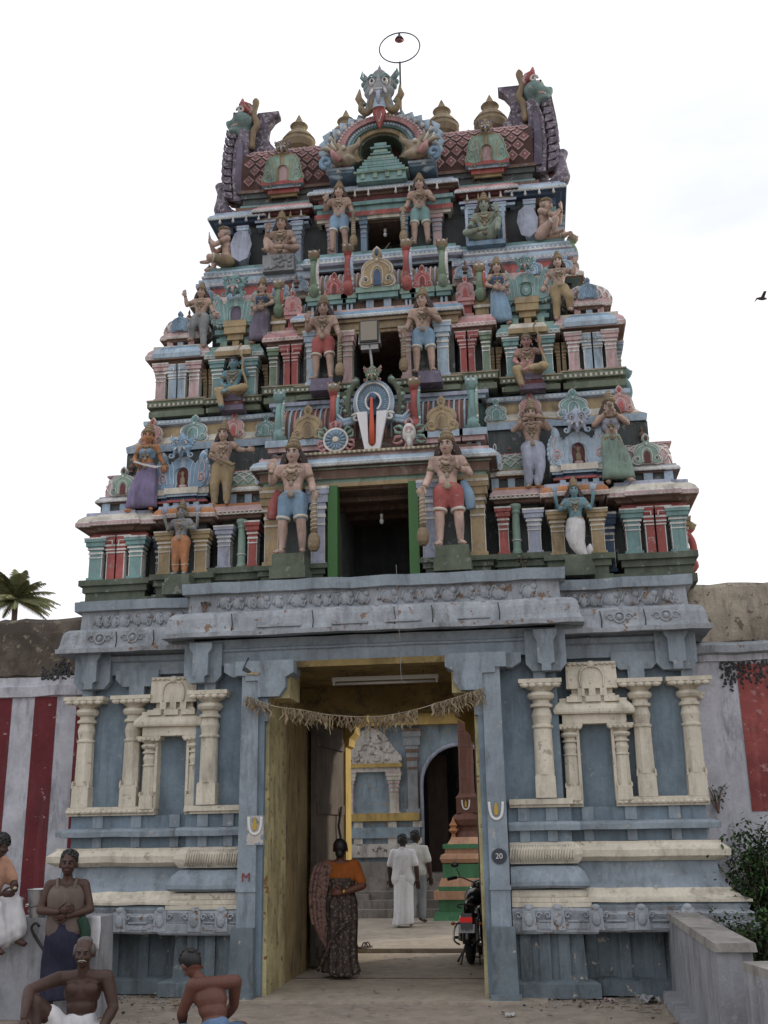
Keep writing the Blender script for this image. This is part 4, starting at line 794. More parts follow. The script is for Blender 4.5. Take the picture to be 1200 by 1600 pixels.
for s in (-1, 1):
    X = lambda a, b_: (min(s * a, s * b_), max(s * a, s * b_))
    x0, x1 = X(2.44, 3.07); gbase(x0, x1, 1.18, 3.2, 6.98, 7.22, S2)
    m = MB(); m.box(x0 + .03, x1 - .03, 1.24, 3.1, 7.2, 7.86, 'recess_shade'); m.build('bay_wall', S2)
    for xx in (3.0, 2.53): pilaster(S2, s * xx, 1.22, 7.22, 7.76, .15, 'rose')
    pilaster(S2, s * 2.77, 1.22, 7.22, 7.74, .30, 'paleblue', 'pair')
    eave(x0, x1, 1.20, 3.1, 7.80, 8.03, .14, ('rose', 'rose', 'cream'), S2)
    m = MB(); xc = s * 2.76; m.sweep(bayplan(xc - .2, xc + .2, 1.16, 1.4), [(-.02, 7.81, 'paleblue'), (.13, 7.81, 'paleblue'), (.14, 7.87, 'paleblue'), (.10, 7.95, 'blue'), (.02, 8.02, 'paleblue'), (-.04, 8.03, 'paleblue')]); m.build('eave_block', S2)
    for k_, yy in enumerate((1.6, 2.2, 2.8)): pilaster(S2, 0, 0, 7.22, 7.76, .2, ('paleblue', 'rose', 'paleblue')[k_], M=T(s * 3.06, yy, 0, rz=s * math.pi / 2))
    for xx in (2.37, 1.52): pilaster(S2, s * xx, 1.33, 7.14, 7.68, .15, 'olive' if False else 'goldbrown', 'pair', line='ochre')
    x0, x1 = X(1.66, 2.26); xc = s * 1.96; gbase(x0, x1, 1.14, 1.5, 6.98, 7.18, S2)
    for xx in (2.19, 1.73): pilaster(S2, s * xx, 1.16, 7.18, 7.72, .15, 'sea')
    m = MB(); m.box(x0 + .05, x1 - .05, 1.22, 1.5, 7.1, 7.8, 'recess_shade'); m.build('bay_wall', S2)
    eave(x0, x1, 1.14, 1.5, 7.74, 7.94, .11, ('sea', 'sea', 'palegreen'), S2)
    m = MB(); m.sweep(bayplan(xc - .15, xc + .15, 1.08, 1.4), [(-.02, 7.75, 'ochre'), (.10, 7.75, 'ochre'), (.10, 7.82, 'cream'), (.06, 7.90, 'ochre'), (-.04, 7.955, 'ochre')]); m.build('eave_block', S2)
    m = MB(); m.box(xc - .14, xc + .18, .90, 1.2, 6.93, 7.0, 'violet'); m.box(xc - .12, xc + .16, .93, 1.2, 7.0, 7.07, 'maroon'); m.box(xc - .10, xc + .14, .92, 1.2, 7.07, 7.17, 'violet'); m.build('statue_ledge', S2)
    x0, x1 = X(1.0, 1.46); gbase(x0, x1, 1.08, 1.5, 7.02, 7.26, S2)
    pilaster(S2, s * 1.41, 1.12, 7.26, 7.82, .11, 'green'); pilaster(S2, s * 1.17, 1.10, 7.26, 7.84, .24, 'red', 'pair', line='rose')
    m = MB(); m.box(x0 + .04, x1 - .02, 1.2, 1.5, 7.2, 7.9, 'recess_shade'); m.build('bay_wall', S2)
    eave(x0, x1, 1.08, 1.5, 7.90, 8.08, .10, ('pink', 'pink', 'rose'), S2)
    x0, x1 = X(.34, 1.0); gbase(x0, x1, .98, 1.4, 7.0, 7.19, S2)
    pilaster(S2, s * .86, 1.0, 7.19, 7.96, .16, 'paleblue'); pilaster(S2, s * .385, 1.0, 7.19, 7.92, .13, 'orange' if False else 'rose', line='cream')
    m = MB(); m.box(s * .69 - .16, s * .69 + .16, .68, 1.0, 7.02, 7.10, 'violet'); m.box(s * .69 - .14, s * .69 + .14, .70, 1.0, 7.10, 7.19, 'violet'); m.build('statue_ledge', S2)
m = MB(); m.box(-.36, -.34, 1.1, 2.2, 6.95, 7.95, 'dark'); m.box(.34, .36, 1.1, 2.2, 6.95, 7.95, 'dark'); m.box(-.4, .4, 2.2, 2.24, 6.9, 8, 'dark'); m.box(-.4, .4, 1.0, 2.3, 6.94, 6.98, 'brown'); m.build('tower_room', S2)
courses(-1.02, 1.02, 1.0, 1.4, [(7.92, 7.96, .02, 'ochre'), (7.96, 8.06, .05, 'goldbrown'), (8.06, 8.10, .09, 'goldbrown')], S2, name='lintel')
eave(-1.02, 1.02, 1.0, 1.4, 8.10, 8.26, .13, ('paleblue', 'blue', 'rose'), S2)

# ---- parapet over the second storey
H2 = core('shrine_parapet', [(-2.6, 2.6, 1.68, 3.15, 8.6, 9.24, 'recess_shade')])
for s in (-1, 1):
    X = lambda a, b_: (min(s * a, s * b_), max(s * a, s * b_))
    x0, x1 = X(2.50, 3.05); xc = s * 2.77
    m = MB(); m.box(x0 + .08, x1 - .08, 1.25, 1.75, 8.02, 8.2, 'recess_shade')
    for q in (-1, 0, 1): m.box(xc + q * .15 - .04, xc + q * .15 + .04, 1.2, 1.3, 8.02, 8.14, 'paleblue' if q == 0 else 'rose')
    m.build('shrine_neck', H2); eave(x0 + .06, x1 - .06, 1.24, 1.8, 8.14, 8.27, .07, ('rose', 'rose', 'rose'), H2, name='shrine_moulding', step=(xc - .12, xc + .12, .03))
    m = MB(); D = [(.25, .0), (.32, .06), (.335, .12), (.30, .20), (.20, .27), (.08, .30), (0, .31)]
    m.lathe(D, 'rose', 20, T(xc, 1.52, 8.27))
    for q in range(16):
        for sg in (1, -1):
            P = []
            for r_, z_ in D[:-2]: a = q / 16 * 6.283 + sg * z_ * 2.4; P.append((xc + (r_ + .004) * math.cos(a), 1.52 + (r_ + .004) * math.sin(a), 8.27 + z_))
            m.tube(P, .012, 'light', 4)
    m.build('domed_roof', H2); kudu(H2, xc, 1.17, 8.26, .27, .30, 'blue', 'paleblue', 'blue')
    for yy in (2.3, 2.9):
        m = MB(); m.box(s * 2.9 - .2, s * 2.9 + .2, yy - .2, yy + .2, 8.02, 8.25, 'rose'); m.build('shrine_neck', H2); m = MB(); m.lathe(D, 'rose', 16, T(s * 2.85, yy, 8.25, s=.8)); m.build('domed_roof', H2)
    xc = s * 1.97
    m = MB(); m.box(xc - .26, xc + .26, 1.22, 1.6, 7.94, 8.3, 'recess_shade')
    for q in (-1, 0, 1): m.box(xc + q * .17 - .045, xc + q * .17 + .045, 1.14, 1.25, 7.94, 8.04, 'ochre' if q == 0 else 'palegreen')
    m.build('shrine_neck', H2)
    courses(xc - .25, xc + .25, 1.2, 1.6, [(8.04, 8.10, .03, 'sea'), (8.10, 8.15, .0, 'sea'), (8.15, 8.22, .05, 'sea'), (8.22, 8.30, .03, 'palegreen')], H2, name='shrine_moulding')
    courses(xc - .11, xc + .11, 1.12, 1.3, [(8.04, 8.12, .0, 'ochre'), (8.12, 8.22, .04, 'ochre'), (8.22, 8.31, .05, 'ochre')], H2, name='shrine_block')
    big_horseshoe(H2, xc, 1.16, 8.30, .33, .42, 'sea', 'palesea', line='rose', fill='violet' if s < 0 else 'palegreen', centre='none' if s < 0 else 'wheel')
    lion(H2, xc, 1.06, 8.68, .31 if s < 0 else .22, 'sea', 'sea', 'rose')
    m = MB(); xx = s * 1.17
    m.box(xx - .10, xx + .10, 1.12, 1.4, 8.06, 8.16, 'pink'); m.box(xx - .075, xx + .075, 1.15, 1.4, 8.16, 8.28, 'red'); m.box(xx - .11, xx + .11, 1.10, 1.4, 8.28, 8.33, 'pink'); m.box(xx - .12, xx + .12, 1.08, 1.4, 8.33, 8.38, 'pink'); m.build('shrine_neck', H2)
    kudu(H2, xx, 1.12, 8.38, .26, .33, 'pink', 'rose', 'red')
    xx = s * 1.38; m = MB(); m.box(xx - .09, xx + .09, 1.16, 1.5, 8.06, 8.24, 'ochre'); m.box(xx - .11, xx + .11, 1.13, 1.5, 8.24, 8.28, 'cream'); m.box(xx - .10, xx + .10, 1.15, 1.5, 8.28, 8.38, 'ochre'); m.build('shrine_neck', H2)
    scroll_bracket(H2, s * 1.37, 1.16, 8.38, .46, 'green' if s < 0 else 'green', 'red')
    barrel_roof(H2, *X(.95, 1.12 + .25), 1.24, 8.38, .22, .4, 'goldbrown', 'paleblue', ribs='sandy')
    dentil_row(H2, *X(1.0, 2.7), 1.48, 8.795, 'light'); dentil_row(H2, *X(1.0, 2.65), 1.545, 9.14, 'cream')
    # red sloping band with blue horseshoes
    x0, x1 = X(.98, 2.62); pl = [(x0, 1.62), (x1, 1.62), (x1, 3.2)] if s > 0 else [(x0, 3.2), (x0, 1.62), (x1, 1.62)]
    m = MB(); m.sweep(pl, [(-.02, 8.76, 'sea'), (.10, 8.77, 'goldbrown'), (.14, 8.78, 'cream'), (.145, 8.83, 'ochre'), (.10, 8.86, 'rose'), (.06, 8.95, 'red'), (.03, 9.10, 'lav'), (.08, 9.12, 'lav'), (.08, 9.18, 'sea'), (.05, 9.19, 'paleblue'), (.05, 9.25, 'lav')], wob=.004); m.build('sloping_eave', H2)
    for xx, cc in ((2.52, 'blue'), (2.10, 'blue'), (1.44, 'blue'), (1.14, 'blue')): kudu(H2, s * xx, 1.50 if xx > 1.2 else 1.42, 8.84, .27, .30, cc, 'light', 'paleblue', tilt=R(-8))
    for yy in (2.0, 2.7): kudu(H2, 0, 0, 8.84, .3, .3, 'blue', 'light', M=T(s * 2.75, yy, 0, rz=s * math.pi / 2))
    # centre seats
    for xx, ww in ((.60, .30), (.88, .16), (.40, .14)):
        m = MB(); m.box(s * xx - ww * .3, s * xx - ww * .1, 1.16, 1.3, 8.27, 8.46, 'paleblue'); m.box(s * xx + ww * .1, s * xx + ww * .3, 1.16, 1.3, 8.27, 8.46, 'paleblue'); m.parts('neck_block', H2)
        courses(s * xx - ww * .42, s * xx + ww * .42, 1.16, 1.5, [(8.46, 8.52, .03, 'sea'), (8.52, 8.60, .05, 'palegreen')], H2, name='ledge')
    kudu(H2, s * .60, 1.14, 8.60, .28, .34, 'red', 'rose', 'maroon')
    scroll_bracket(H2, s * .40, 1.16, 8.60, .70, 'red', 'paleblue'); scroll_bracket(H2, s * .88, 1.18, 8.60, .66, 'green', 'light')
m = MB(); m.box(-.95, .95, 1.2, 1.7, 8.24, 8.64, 'brown')
for q in (-1, 1): m.box(q * .12 - .05, q * .12 + .05, 1.14, 1.25, 8.27, 8.5, 'paleblue')
m.parts('parapet_wall', H2)
courses(-.24, .24, 1.12, 1.5, [(8.48, 8.56, .03, 'sea'), (8.56, 8.64, .06, 'palegreen')], H2, name='ledge')
barrel_roof(H2, -.92, .92, 1.24, 8.62, .46, .7, 'goldbrown', 'rose', ribs='lav'); kudu(H2, 0, 1.10, 8.64, .50, .60, 'ochre', 'cream', 'navy')

# ---- top storey
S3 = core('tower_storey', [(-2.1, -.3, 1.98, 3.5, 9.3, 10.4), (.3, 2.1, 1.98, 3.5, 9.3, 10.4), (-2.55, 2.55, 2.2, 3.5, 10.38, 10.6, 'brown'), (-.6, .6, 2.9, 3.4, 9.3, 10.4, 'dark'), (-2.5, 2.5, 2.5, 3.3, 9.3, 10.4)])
m = MB(); pl = bayplan(-2.52, 2.52, 1.72, 3.5, step=(-1.02, 1.02, .12))
dentil_row(S3, -2.6, -1.05, 1.625, 9.335, 'light'); dentil_row(S3, 1.05, 2.6, 1.625, 9.335, 'light'); dentil_row(S3, -1.1, 1.1, 1.505, 9.335, 'light'); m.sweep(pl, [(-.02, 9.22, 'lav'), (.03, 9.22, 'paleblue'), (.03, 9.26, 'lav'), (.10, 9.27, 'lav'), (.12, 9.30, 'light'), (.12, 9.325, 'blue'), (.09, 9.35, 'paleblue'), (.10, 9.38, 'paleblue'), (.08, 9.42, 'sea'), (.03, 9.44, 'sea'), (.02, 9.50, 'palegreen'), (-.5, 9.51, 'sea')], wob=.004); m.build('storey_ledge', S3)
for s in (-1, 1):
    X = lambda a, b_: (min(s * a, s * b_), max(s * a, s * b_))
    m = MB()
    for a, b_ in ((2.03, 1.76), (1.20, .82)): m.box(*X(a, b_), 1.96, 1.975, 9.6, 10.2, 'dark')  # dark sheets on the solid wall stand for the shade inside
    m.box(*X(1.76, 1.70), 1.93, 1.98, 9.56, 10.2, 'maroon'); m.parts('dark_window_sheet', S3)
    for xx, cc, ww in ((2.10, 'paleblue', .12), (1.68, 'paleblue', .12), (1.28, 'paleblue', .12), (.77, 'rose', .14), (.30, 'blue', .09)): pilaster(S3, s * xx, 1.92, 9.50, 10.22, ww, cc, line='lav')
    courses(*X(1.16, 1.86), 1.86, 2.2, [(10.18, 10.22, .04, 'paleblue'), (10.22, 10.25, .0, 'navy'), (10.25, 10.29, .06, 'lav'), (10.29, 10.36, .0, 'ochre')], S3, name='lintel')
    x0, x1 = X(1.16, 1.84); eave(x0, x1, 1.86, 2.3, 10.40, 10.54, .12, ('lav', 'rose', 'pink'), S3, teeth='light', under='maroon')
    x0, x1 = X(1.90, 2.50); eave(x0, x1, 1.92, 3.4, 10.36, 10.52, .14, ('paleblue', 'paleblue', 'lav'), S3, teeth='light', under='navy')
    m = MB(); m.box(*X(2.38, 2.48), 1.98, 2.1, 9.5, 10.36, 'sea'); m.box(*X(2.30, 2.48), 1.95, 2.12, 10.2, 10.36, 'navy'); m.build('corner_post', S3)
    x0, x1 = X(.99, 1.14); eave(x0, x1, 1.96, 2.3, 10.44, 10.56, .05, ('paleblue', 'lav', 'paleblue'), S3)
    m = MB()   # bell drops under the eaves
    for xx in (1.22, 1.38, 1.54, 1.70, 1.86, 2.05, 2.25, 2.45):
        m.tube([(s * xx, 1.79, 10.40), (s * xx, 1.79, 10.345), (s * xx, 1.79, 10.315), (s * xx, 1.79, 10.29)], [.012, .012, .024, .01], 'light' if xx != 1.38 else 'ochre', 7)
    for xx in (.2, .4, .6, .8): m.tube([(s * xx, 1.68, 10.56), (s * xx, 1.68, 10.51), (s * xx, 1.68, 10.48), (s * xx, 1.68, 10.46)], [.012, .012, .024, .01], 'light', 7)
    m.parts('bell_drop', S3)
    m = MB(); m.box(*X(.26, .31), 1.85, 1.98, 9.5, 10.14, 'blue'); m.build('door_frame', S3)
    for yy in (2.5, 3.1): pilaster(S3, 0, 0, 9.5, 10.3, .14, 'paleblue', M=T(s * 2.48, yy, 0, rz=s * math.pi / 2))
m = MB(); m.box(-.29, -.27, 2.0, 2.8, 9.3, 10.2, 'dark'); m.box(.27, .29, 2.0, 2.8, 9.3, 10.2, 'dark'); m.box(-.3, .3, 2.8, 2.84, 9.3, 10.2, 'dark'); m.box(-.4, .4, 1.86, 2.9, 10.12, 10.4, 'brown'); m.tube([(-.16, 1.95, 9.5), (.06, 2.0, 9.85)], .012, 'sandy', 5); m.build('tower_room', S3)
courses(-.96, .96, 1.80, 2.2, [(10.14, 10.19, .02, 'cream'), (10.19, 10.26, .05, 'red'), (10.26, 10.36, .02, 'sea'), (10.36, 10.42, .06, 'sea'), (10.42, 10.56, .0, 'maroon')], S3, name='lintel')
eave(-.98, .98, 1.82, 2.3, 10.56, 10.70, .13, ('lav', 'paleblue', 'lav'), S3, teeth='light')
# green model temple in the gable
m = MB(); GT = 'palegreen'
for q in range(4): m.box(-.27 + q * .18 - .03, -.27 + q * .18 + .03, 1.60, 1.7, 10.70, 10.80, GT)
m.box(-.36, .36, 1.62, 1.9, 10.66, 10.80, 'sea'); m.box(-.40, .40, 1.58, 1.9, 10.785, 10.81, 'palegreen')
zz = 10.80
for ww, hh in ((.35, .06), (.31, .04), (.27, .06), (.24, .04), (.20, .07), (.15, .035), (.11, .07), (.15, .035), (.09, .06)):
    m.box(-ww, ww, 1.58 - .02 * ww, 2.0, zz, zz + hh - .008, GT if hh > .06 else 'sea', top=(.02, .02) if hh == .07 else None); zz += hh
m.ell((0, 1.7, zz), (.06, .06, .07), GT, 10, 6); m.build('model_temple', S3)

# ---- roof vault, gable, horns, finials
RF = MB(); RF.box(-2.16, 2.16, 2.05, 3.45, 10.50, 10.97, 'brown'); 
def roofsec(t):  # t 0..1 from the front foot over the ridge
    a = math.pi * t; return 2.72 - (.72 + .06 * math.sin(a * 2) if t < .5 else .72) * math.copysign(abs(math.cos(a)) ** .65, math.cos(a)), 10.95 + .92 * math.sin(a) ** .8
n = 20; vs = []; fs = []
for i, x in enumerate((-2.2, -1.1, 0, 1.1, 2.2)):
    for j in range(n + 1): y, z = roofsec(j / n); vs.append((x, y, z))
for i in range(4):
    for j in range(n): a = i * (n + 1) + j; fs.append((a, a + 1, a + n + 2, a + n + 1))
RT = paint('roof_red_brown', (.07, .035, .03), dirt=.5, var=.2, bump=.5); RF.add(vs, fs, RT, True); RF.add(vs, [tuple(range(n + 1)), tuple(4 * (n + 1) + j for j in range(n + 1))[::-1]], RT)
roof = RF.build('vaulted_roof', G)
courses(-2.16, 2.16, 2.06, 3.4, [(10.56, 10.64, .10, 'brown'), (10.64, 10.70, .05, 'sea'), (10.70, 10.82, .02, 'recess_shade'), (10.82, 10.90, .05, 'recess_shade'), (10.90, 10.95, .08, 'brown')], roof, name='roof_base')
tm = MB(); DIA = paint('tile_red', (.21, .095, .09), dirt=.4, var=.25, bump=.4)
tm.add([(0, 0, -1), (1, 0, 0), (0, 0, 1), (-1, 0, 0), (0, -.25, -.78), (.78, -.25, 0), (0, -.25, .78), (-.78, -.25, 0)], [(4, 5, 6, 7)], DIA); tm.add([(0, 0, -1), (1, 0, 0), (0, 0, 1), (-1, 0, 0), (0, -.25, -.78), (.78, -.25, 0), (0, -.25, .78), (-.78, -.25, 0)], [(0, 1, 5, 4), (1, 2, 6, 5), (2, 3, 7, 6), (3, 0, 4, 7)], 'rose')
tm.ell((0, -.28, 0), (.2, .2, .2), 'rose', 6, 4); tile = tm.mesh('tile')
tn = 0
for row in range(9):
    t = .035 + row * .0535
    for i in range(24):
        x = -2.08 + (i + (row % 2) * .5) * .181
        if abs(x) < .72 or abs(x) > 2.1: continue
        y0_, z0_ = roofsec(t - .01); y1_, z1_ = roofsec(t + .01); y_, z_ = roofsec(t); sl = math.atan2(z1_ - z0_, y1_ - y0_); o = link('roof_tile', tile, roof, (x, y_ - .006 * math.sin(sl), z_ + .002), (sl - math.pi / 2, 0, 0)); o.scale = (.084, .06, .092 * (1.0)); tn += 1
m = MB()
for i in range(17):
    x = -2.0 + i * .25; m.tube([(x, 2.55, 11.84), (x, 2.50, 11.92), (x, 2.50, 12.0)], [.06, .05, .008], 'lav' if i % 2 else 'grey', 6)
m.parts('ridge_crest', roof)
KG = paint('finial_ochre', (.27, .215, .14), dirt=.35, var=.12, bump=.3)
for x in (-1.47, -.70, .06, .84, 1.60): pot_finial(G, x, 2.70, 11.84, 1.08, KG)
for s in (-1, 1):
    xc = s * 1.53
    courses(xc - .26, xc + .26, 1.92, 2.2, [(10.76, 10.82, -.06, 'ochre'), (10.82, 10.88, -.02, 'red'), (10.88, 10.92, .02, 'paleblue'), (10.92, 10.98, .06, 'red')], roof, name='gable_seat')
    big_horseshoe(roof, xc, 1.92, 10.98, .29, .48, 'palegreen', 'ochre', line='palegreen', fill='rose', centre='none', rnd=True); lion(roof, xc, 1.86, 11.46, .22, 'goldbrown', 'violet', 'lav')
# great gable
gb = MB(); gy = 1.75
def archpts(rx, rz, cx, cz, a0=-35, a1=90, n=12): return [(cx + rx * math.cos(R(a0 + (a1 - a0) * i / n)), cz + rz * math.sin(R(a0 + (a1 - a0) * i / n))) for i in range(n + 1)]
cz = 11.22
for r0, r1, y0_, cc in ((.31, .35, 1.70, 'olive'), (.35, .43, 1.66, 'ochre'), (.43, .53, 1.62, 'sea'), (.53, .65, 1.58, 'pink'), (.65, .69, 1.66, 'rose')):
    for s in (-1, 1):
        A = archpts(r1, r1 * .80, 0, cz); B_ = archpts(r0, r0 * .82, 0, cz); pl = [(s * a, b_) for a, b_ in A] + [(s * a, b_) for a, b_ in B_[::-1]]
        gb.prism(pl, y0_, 2.5, cc, taper=.0)
for s in (-1, 1):
    for q in range(22): a = R(-30 + q * 5.6); gb.ell((s * .48 * math.cos(a), 1.615, cz + .48 * .8 * math.sin(a)), (.026, .03, .026), 'paleblue', 6, 4); gb.ell((s * .625 * math.cos(a), 1.575, cz + .625 * .8 * math.sin(a)), (.018, .02, .018), 'light', 6, 4)
gb.box(-.36, .36, 2.1, 2.5, 10.84, 11.5, 'dark'); gable = gb.build('great_gable', G)
m = MB()
for s in (-1, 1):                   # blue flame leaves round the arch
    for q in range(10):
        a = R(-38 + q * 11.0); kk = 1.0 if q < 6 else .90 - .03 * (q - 6); cx, cz2 = s * .74 * kk * math.cos(a), cz + .02 + .58 * kk * math.sin(a); dx, dz = s * math.cos(a), math.sin(a); tx, tz = -s * math.sin(a) * .5, math.cos(a) * .5
        m.tube([(cx, 1.75, cz2), (cx + dx * .08 + tx * .02, 1.70, cz2 + dz * .08 + tz * .02), (cx + dx * .15 + tx * .14, 1.68, cz2 + dz * .13 + tz * .16), (cx + dx * .10 + tx * .34 * kk, 1.68, cz2 + dz * .10 + tz * (.38 if q < 6 else .24))], [.05, .075, .055, .008], 'paleblue', 9, flat=.7)
        m.tube([(cx, 1.64, cz2), (cx + dx * .07 + tx * .05, 1.60, cz2 + dz * .07 + tz * .06)], [.022, .035], 'light', 6)
m.parts('flame_leaf', gable)
for s in (-1, 1):                   # sea-beast heads at the feet of the arch
    a = MB(); E = lambda c, r: a.ell(c, r, 'goldbrown', 12, 8)
    E((0, 0, .16), (.16, .12, .15)); E((-.10, -.05, .06), (.12, .09, .07)); E((.06, -.02, .28), (.10, .08, .09)); a.cap((-.06, -.04, .20), .08, (-.24, -.06, .30), .035, 'goldbrown'); a.cap((-.24, -.06, .30), .04, (-.26, -.06, .42), .02, 'goldbrown')
    me = remesh(a, .02, 'sandy', 2); b2 = MB()
    for q in range(5): b2.tube([(.05 + .03 * q, -.08, .22), (.10 + .04 * q, -.10, .34 - .02 * q), (.09 + .06 * q, -.09, .44 - .05 * q)], [.03, .025, .006], 'cream' if q % 2 else 'sandy', 6)
    b2.tube([(.02, -.12, .02), (.10, -.16, .09), (.14, -.14, .20)], [.05, .055, .02], 'pink', 8); b2.ell((-.04, -.14, .22), .035, 'cream', 8, 6); b2.tube([(p[0], -.1, p[1]) for p in spiral(.22, .02, .10, 1.1, 1, -1.5)], .035, 'blue', 7)
    o = link('sea_beast', join_mesh(me, b2), gable, (s * .56, 1.58, 10.92)); o.scale = (-s * 1.0 * -1, 1, 1) if s > 0 else (-1, 1, 1)
    m = MB(); m.box(*sorted((s * .42, s * .78)), 1.62, 2.1, 10.84, 10.87, 'blue'); m.box(*sorted((s * .40, s * .80)), 1.58, 2.1, 10.87, 10.905, 'paleblue'); m.build('gable_seat', gable)
lm_ = lion(gable, 0, 1.66, 11.92, .62, 'grey', 'sea', 'lav', sy=.8); lm_.scale = (.50, .50, .66)
m = MB()
m.prism([(-.10, 11.74), (0, 11.46), (.10, 11.74), (.06, 11.84), (-.06, 11.84)], 1.50, 1.58, 'red'); m.tube([(0, 1.49, 11.55), (.04, 1.49, 11.68), (0, 1.49, 11.78), (-.04, 1.49, 11.68), (0, 1.49, 11.55)], .008, 'light', 5)
for q in range(8): m.lathe([(.10 - q * .004, 0), (.105 - q * .004, .02), (.10 - q * .004, .035)], 'paleblue', 12, T(0, 1.60 - .01 * (8 - q), 11.80 + q * .05, sx=1 - .02 * q), squash=.7)
for s in (-1, 1):
    m.tube([(p[0], 1.56, p[1]) for p in crv([(s * .11, 11.98), (s * .13, 11.84), (s * .21, 11.78), (s * .28, 11.88), (s * .25, 12.0)], 5)], [.05] * 10 + [.055] * 5 + [.04] * 4 + [.01] * 2, 'goldbrown', 8); m.tube([(s * .25, 1.6, 11.95), (s * .32, 1.6, 12.08), (s * .30, 1.6, 12.24)], [.06, .055, .01], 'goldbrown', 8)
m.build('mask_trunk', gable)
# horned gable ends, seen edge-on
for s in (-1, 1):
    V = paint('weathered_violet', (.15, .125, .165), dirt=.6, var=.45, chip=.85, chipc=(.33, .31, .33), bump=1.0, scale=1.8)
    HC = paint('weathered_seagreen', (.16, .24, .23), dirt=.5, var=.3, chip=.5, chipc=(.32, .32, .33), bump=.6); hb = MB(); k_ = 0
    spine = crv([(2.30, 10.72), (2.30, 11.0), (2.36, 11.4), (2.36, 11.8), (2.32, 12.15), (2.22, 12.45)], 4)
    hb.tube([(s * p[0], 2.5, p[1]) for p in spine], [.11, .12, .12, .13, .13, .13, .13, .13, .13, .13, .13, .13, .13, .12, .12, .12, .11, .11, .10, .10, .09][:len(spine)], V, 12, flat=1.0)
    hb.prism([(s * a, b_) for a, b_ in ((2.14, 10.95), (2.38, 10.95), (2.42, 11.4), (2.40, 11.9), (2.30, 12.25), (2.16, 12.2), (2.18, 11.6))], 2.22, 3.3, V); hb.prism([(s * a, b_) for a, b_ in ((2.21, 11.05), (2.33, 11.05), (2.35, 11.5), (2.33, 11.95), (2.25, 11.95), (2.24, 11.5))], 2.17, 2.4, 'violet')
    hb.prism([(s * a, b_) for a, b_ in ((2.20, 11.9), (1.76, 11.93), (1.86, 12.06), (1.93, 12.26), (1.91, 12.42), (1.83, 12.54), (1.74, 12.60), (1.74, 12.66), (2.08, 12.66), (2.26, 12.3))], 2.42, 2.60, V)
    ge = hb.build('horned_gable_end', G)
    m = MB()
    for q in range(9):   # flame scales on the outer edge
        z = 11.10 + q * .135; x = 2.42 + .05 * math.sin(.5 + q * .35)
        for k2, (yy, sc_) in enumerate(((2.28, 1.0), (2.46, .85))): m.prism([(s * (x - .04), z - .07), (s * (x + .08 * sc_), z - .04), (s * (x + .155 * sc_), z + .04), (s * (x + .14 * sc_), z + .15 * sc_), (s * (x + .09 * sc_), z + .07), (s * (x - .02), z + .06)], yy, yy + .10, V if k2 == 0 else 'maroon', taper=.12)
    m.tube([(s * p[0], 2.4, p[1]) for p in crv([(2.36, 10.72), (2.52, 10.82), (2.62, 10.95), (2.60, 11.15), (2.68, 11.42)], 4)], [.12] * 5 + [.13] * 4 + [.11] * 4 + [.08] * 3 + [.01], V, 9); m.parts('gable_spike', ge)
    m = MB(); m.tube([(s * p[0], 2.30, p[1]) for p in crv([(2.14, 11.9), (2.12, 12.2), (2.06, 12.35), (2.12, 12.55), (2.08, 12.75), (2.10, 12.8)], 4)], .055, 'goldbrown', 8)
    m.tube([(s * p[0], 2.30, p[1]) for p in spiral(2.24, 12.62, .10, 1.2, s, 0)] if False else [(a, 2.26, b_) for a, b_ in spiral(s * 2.22, 12.60, .10, 1.2, s, .3)], .035, 'rose', 7); m.build('scroll_band', ge)
    a = MB(); E = lambda c, r: a.ell(c, r, 'sea', 12, 8)        # lion head in profile, looking outwards
    E((.0, 0, .0), (.19, .26, .17)); E((.13, 0, -.02), (.17, .17, .09)); E((.14, 0, -.16), (.15, .15, .06)); a.cap((-.02, 0, .10), .12, (-.03, 0, .40), .03, 'sea'); E((.08, -.10, .08), (.09, .1, .07)); E((.26, 0, .03), (.06, .1, .05)); a.cap((.0, 0, -.1), .14, (-.02, 0, -.3), .10, 'sea')
    me = remesh(a, .03, HC, 2); b2 = MB(); b2.ell((.10, -.18, .07), .038, 'white', 8, 6); b2.ell((.11, -.21, .07), .02, 'hair', 6, 5); b2.ell((.06, -.10, -.10), (.13, .08, .022), 'rose', 8, 5); b2.tube([(-.10, -.16, .12), (-.02, -.20, .22), (.0, -.1, .42)], [.06, .06, .02], 'red', 8)
    b2.tube([(x_, -.22, z_) for x_, z_ in spiral(-.0, .12, .07, 1.2, 1, 0)], .02, 'light', 6); b2.tube([(.16, -.1, -.05), (.18, -.12, -.12)], [.025, .006], 'white', 6)
    b2.tube([(-.06, -.05, .1), (-.08, -.05, .30), (.02, -.05, .42)], [.11, .09, .02], 'red', 8); o = link('lion_head', join_mesh(me, b2), ge, (s * 2.29, 2.36, 12.42)); o.scale = (s * .92, 1.0, .95)
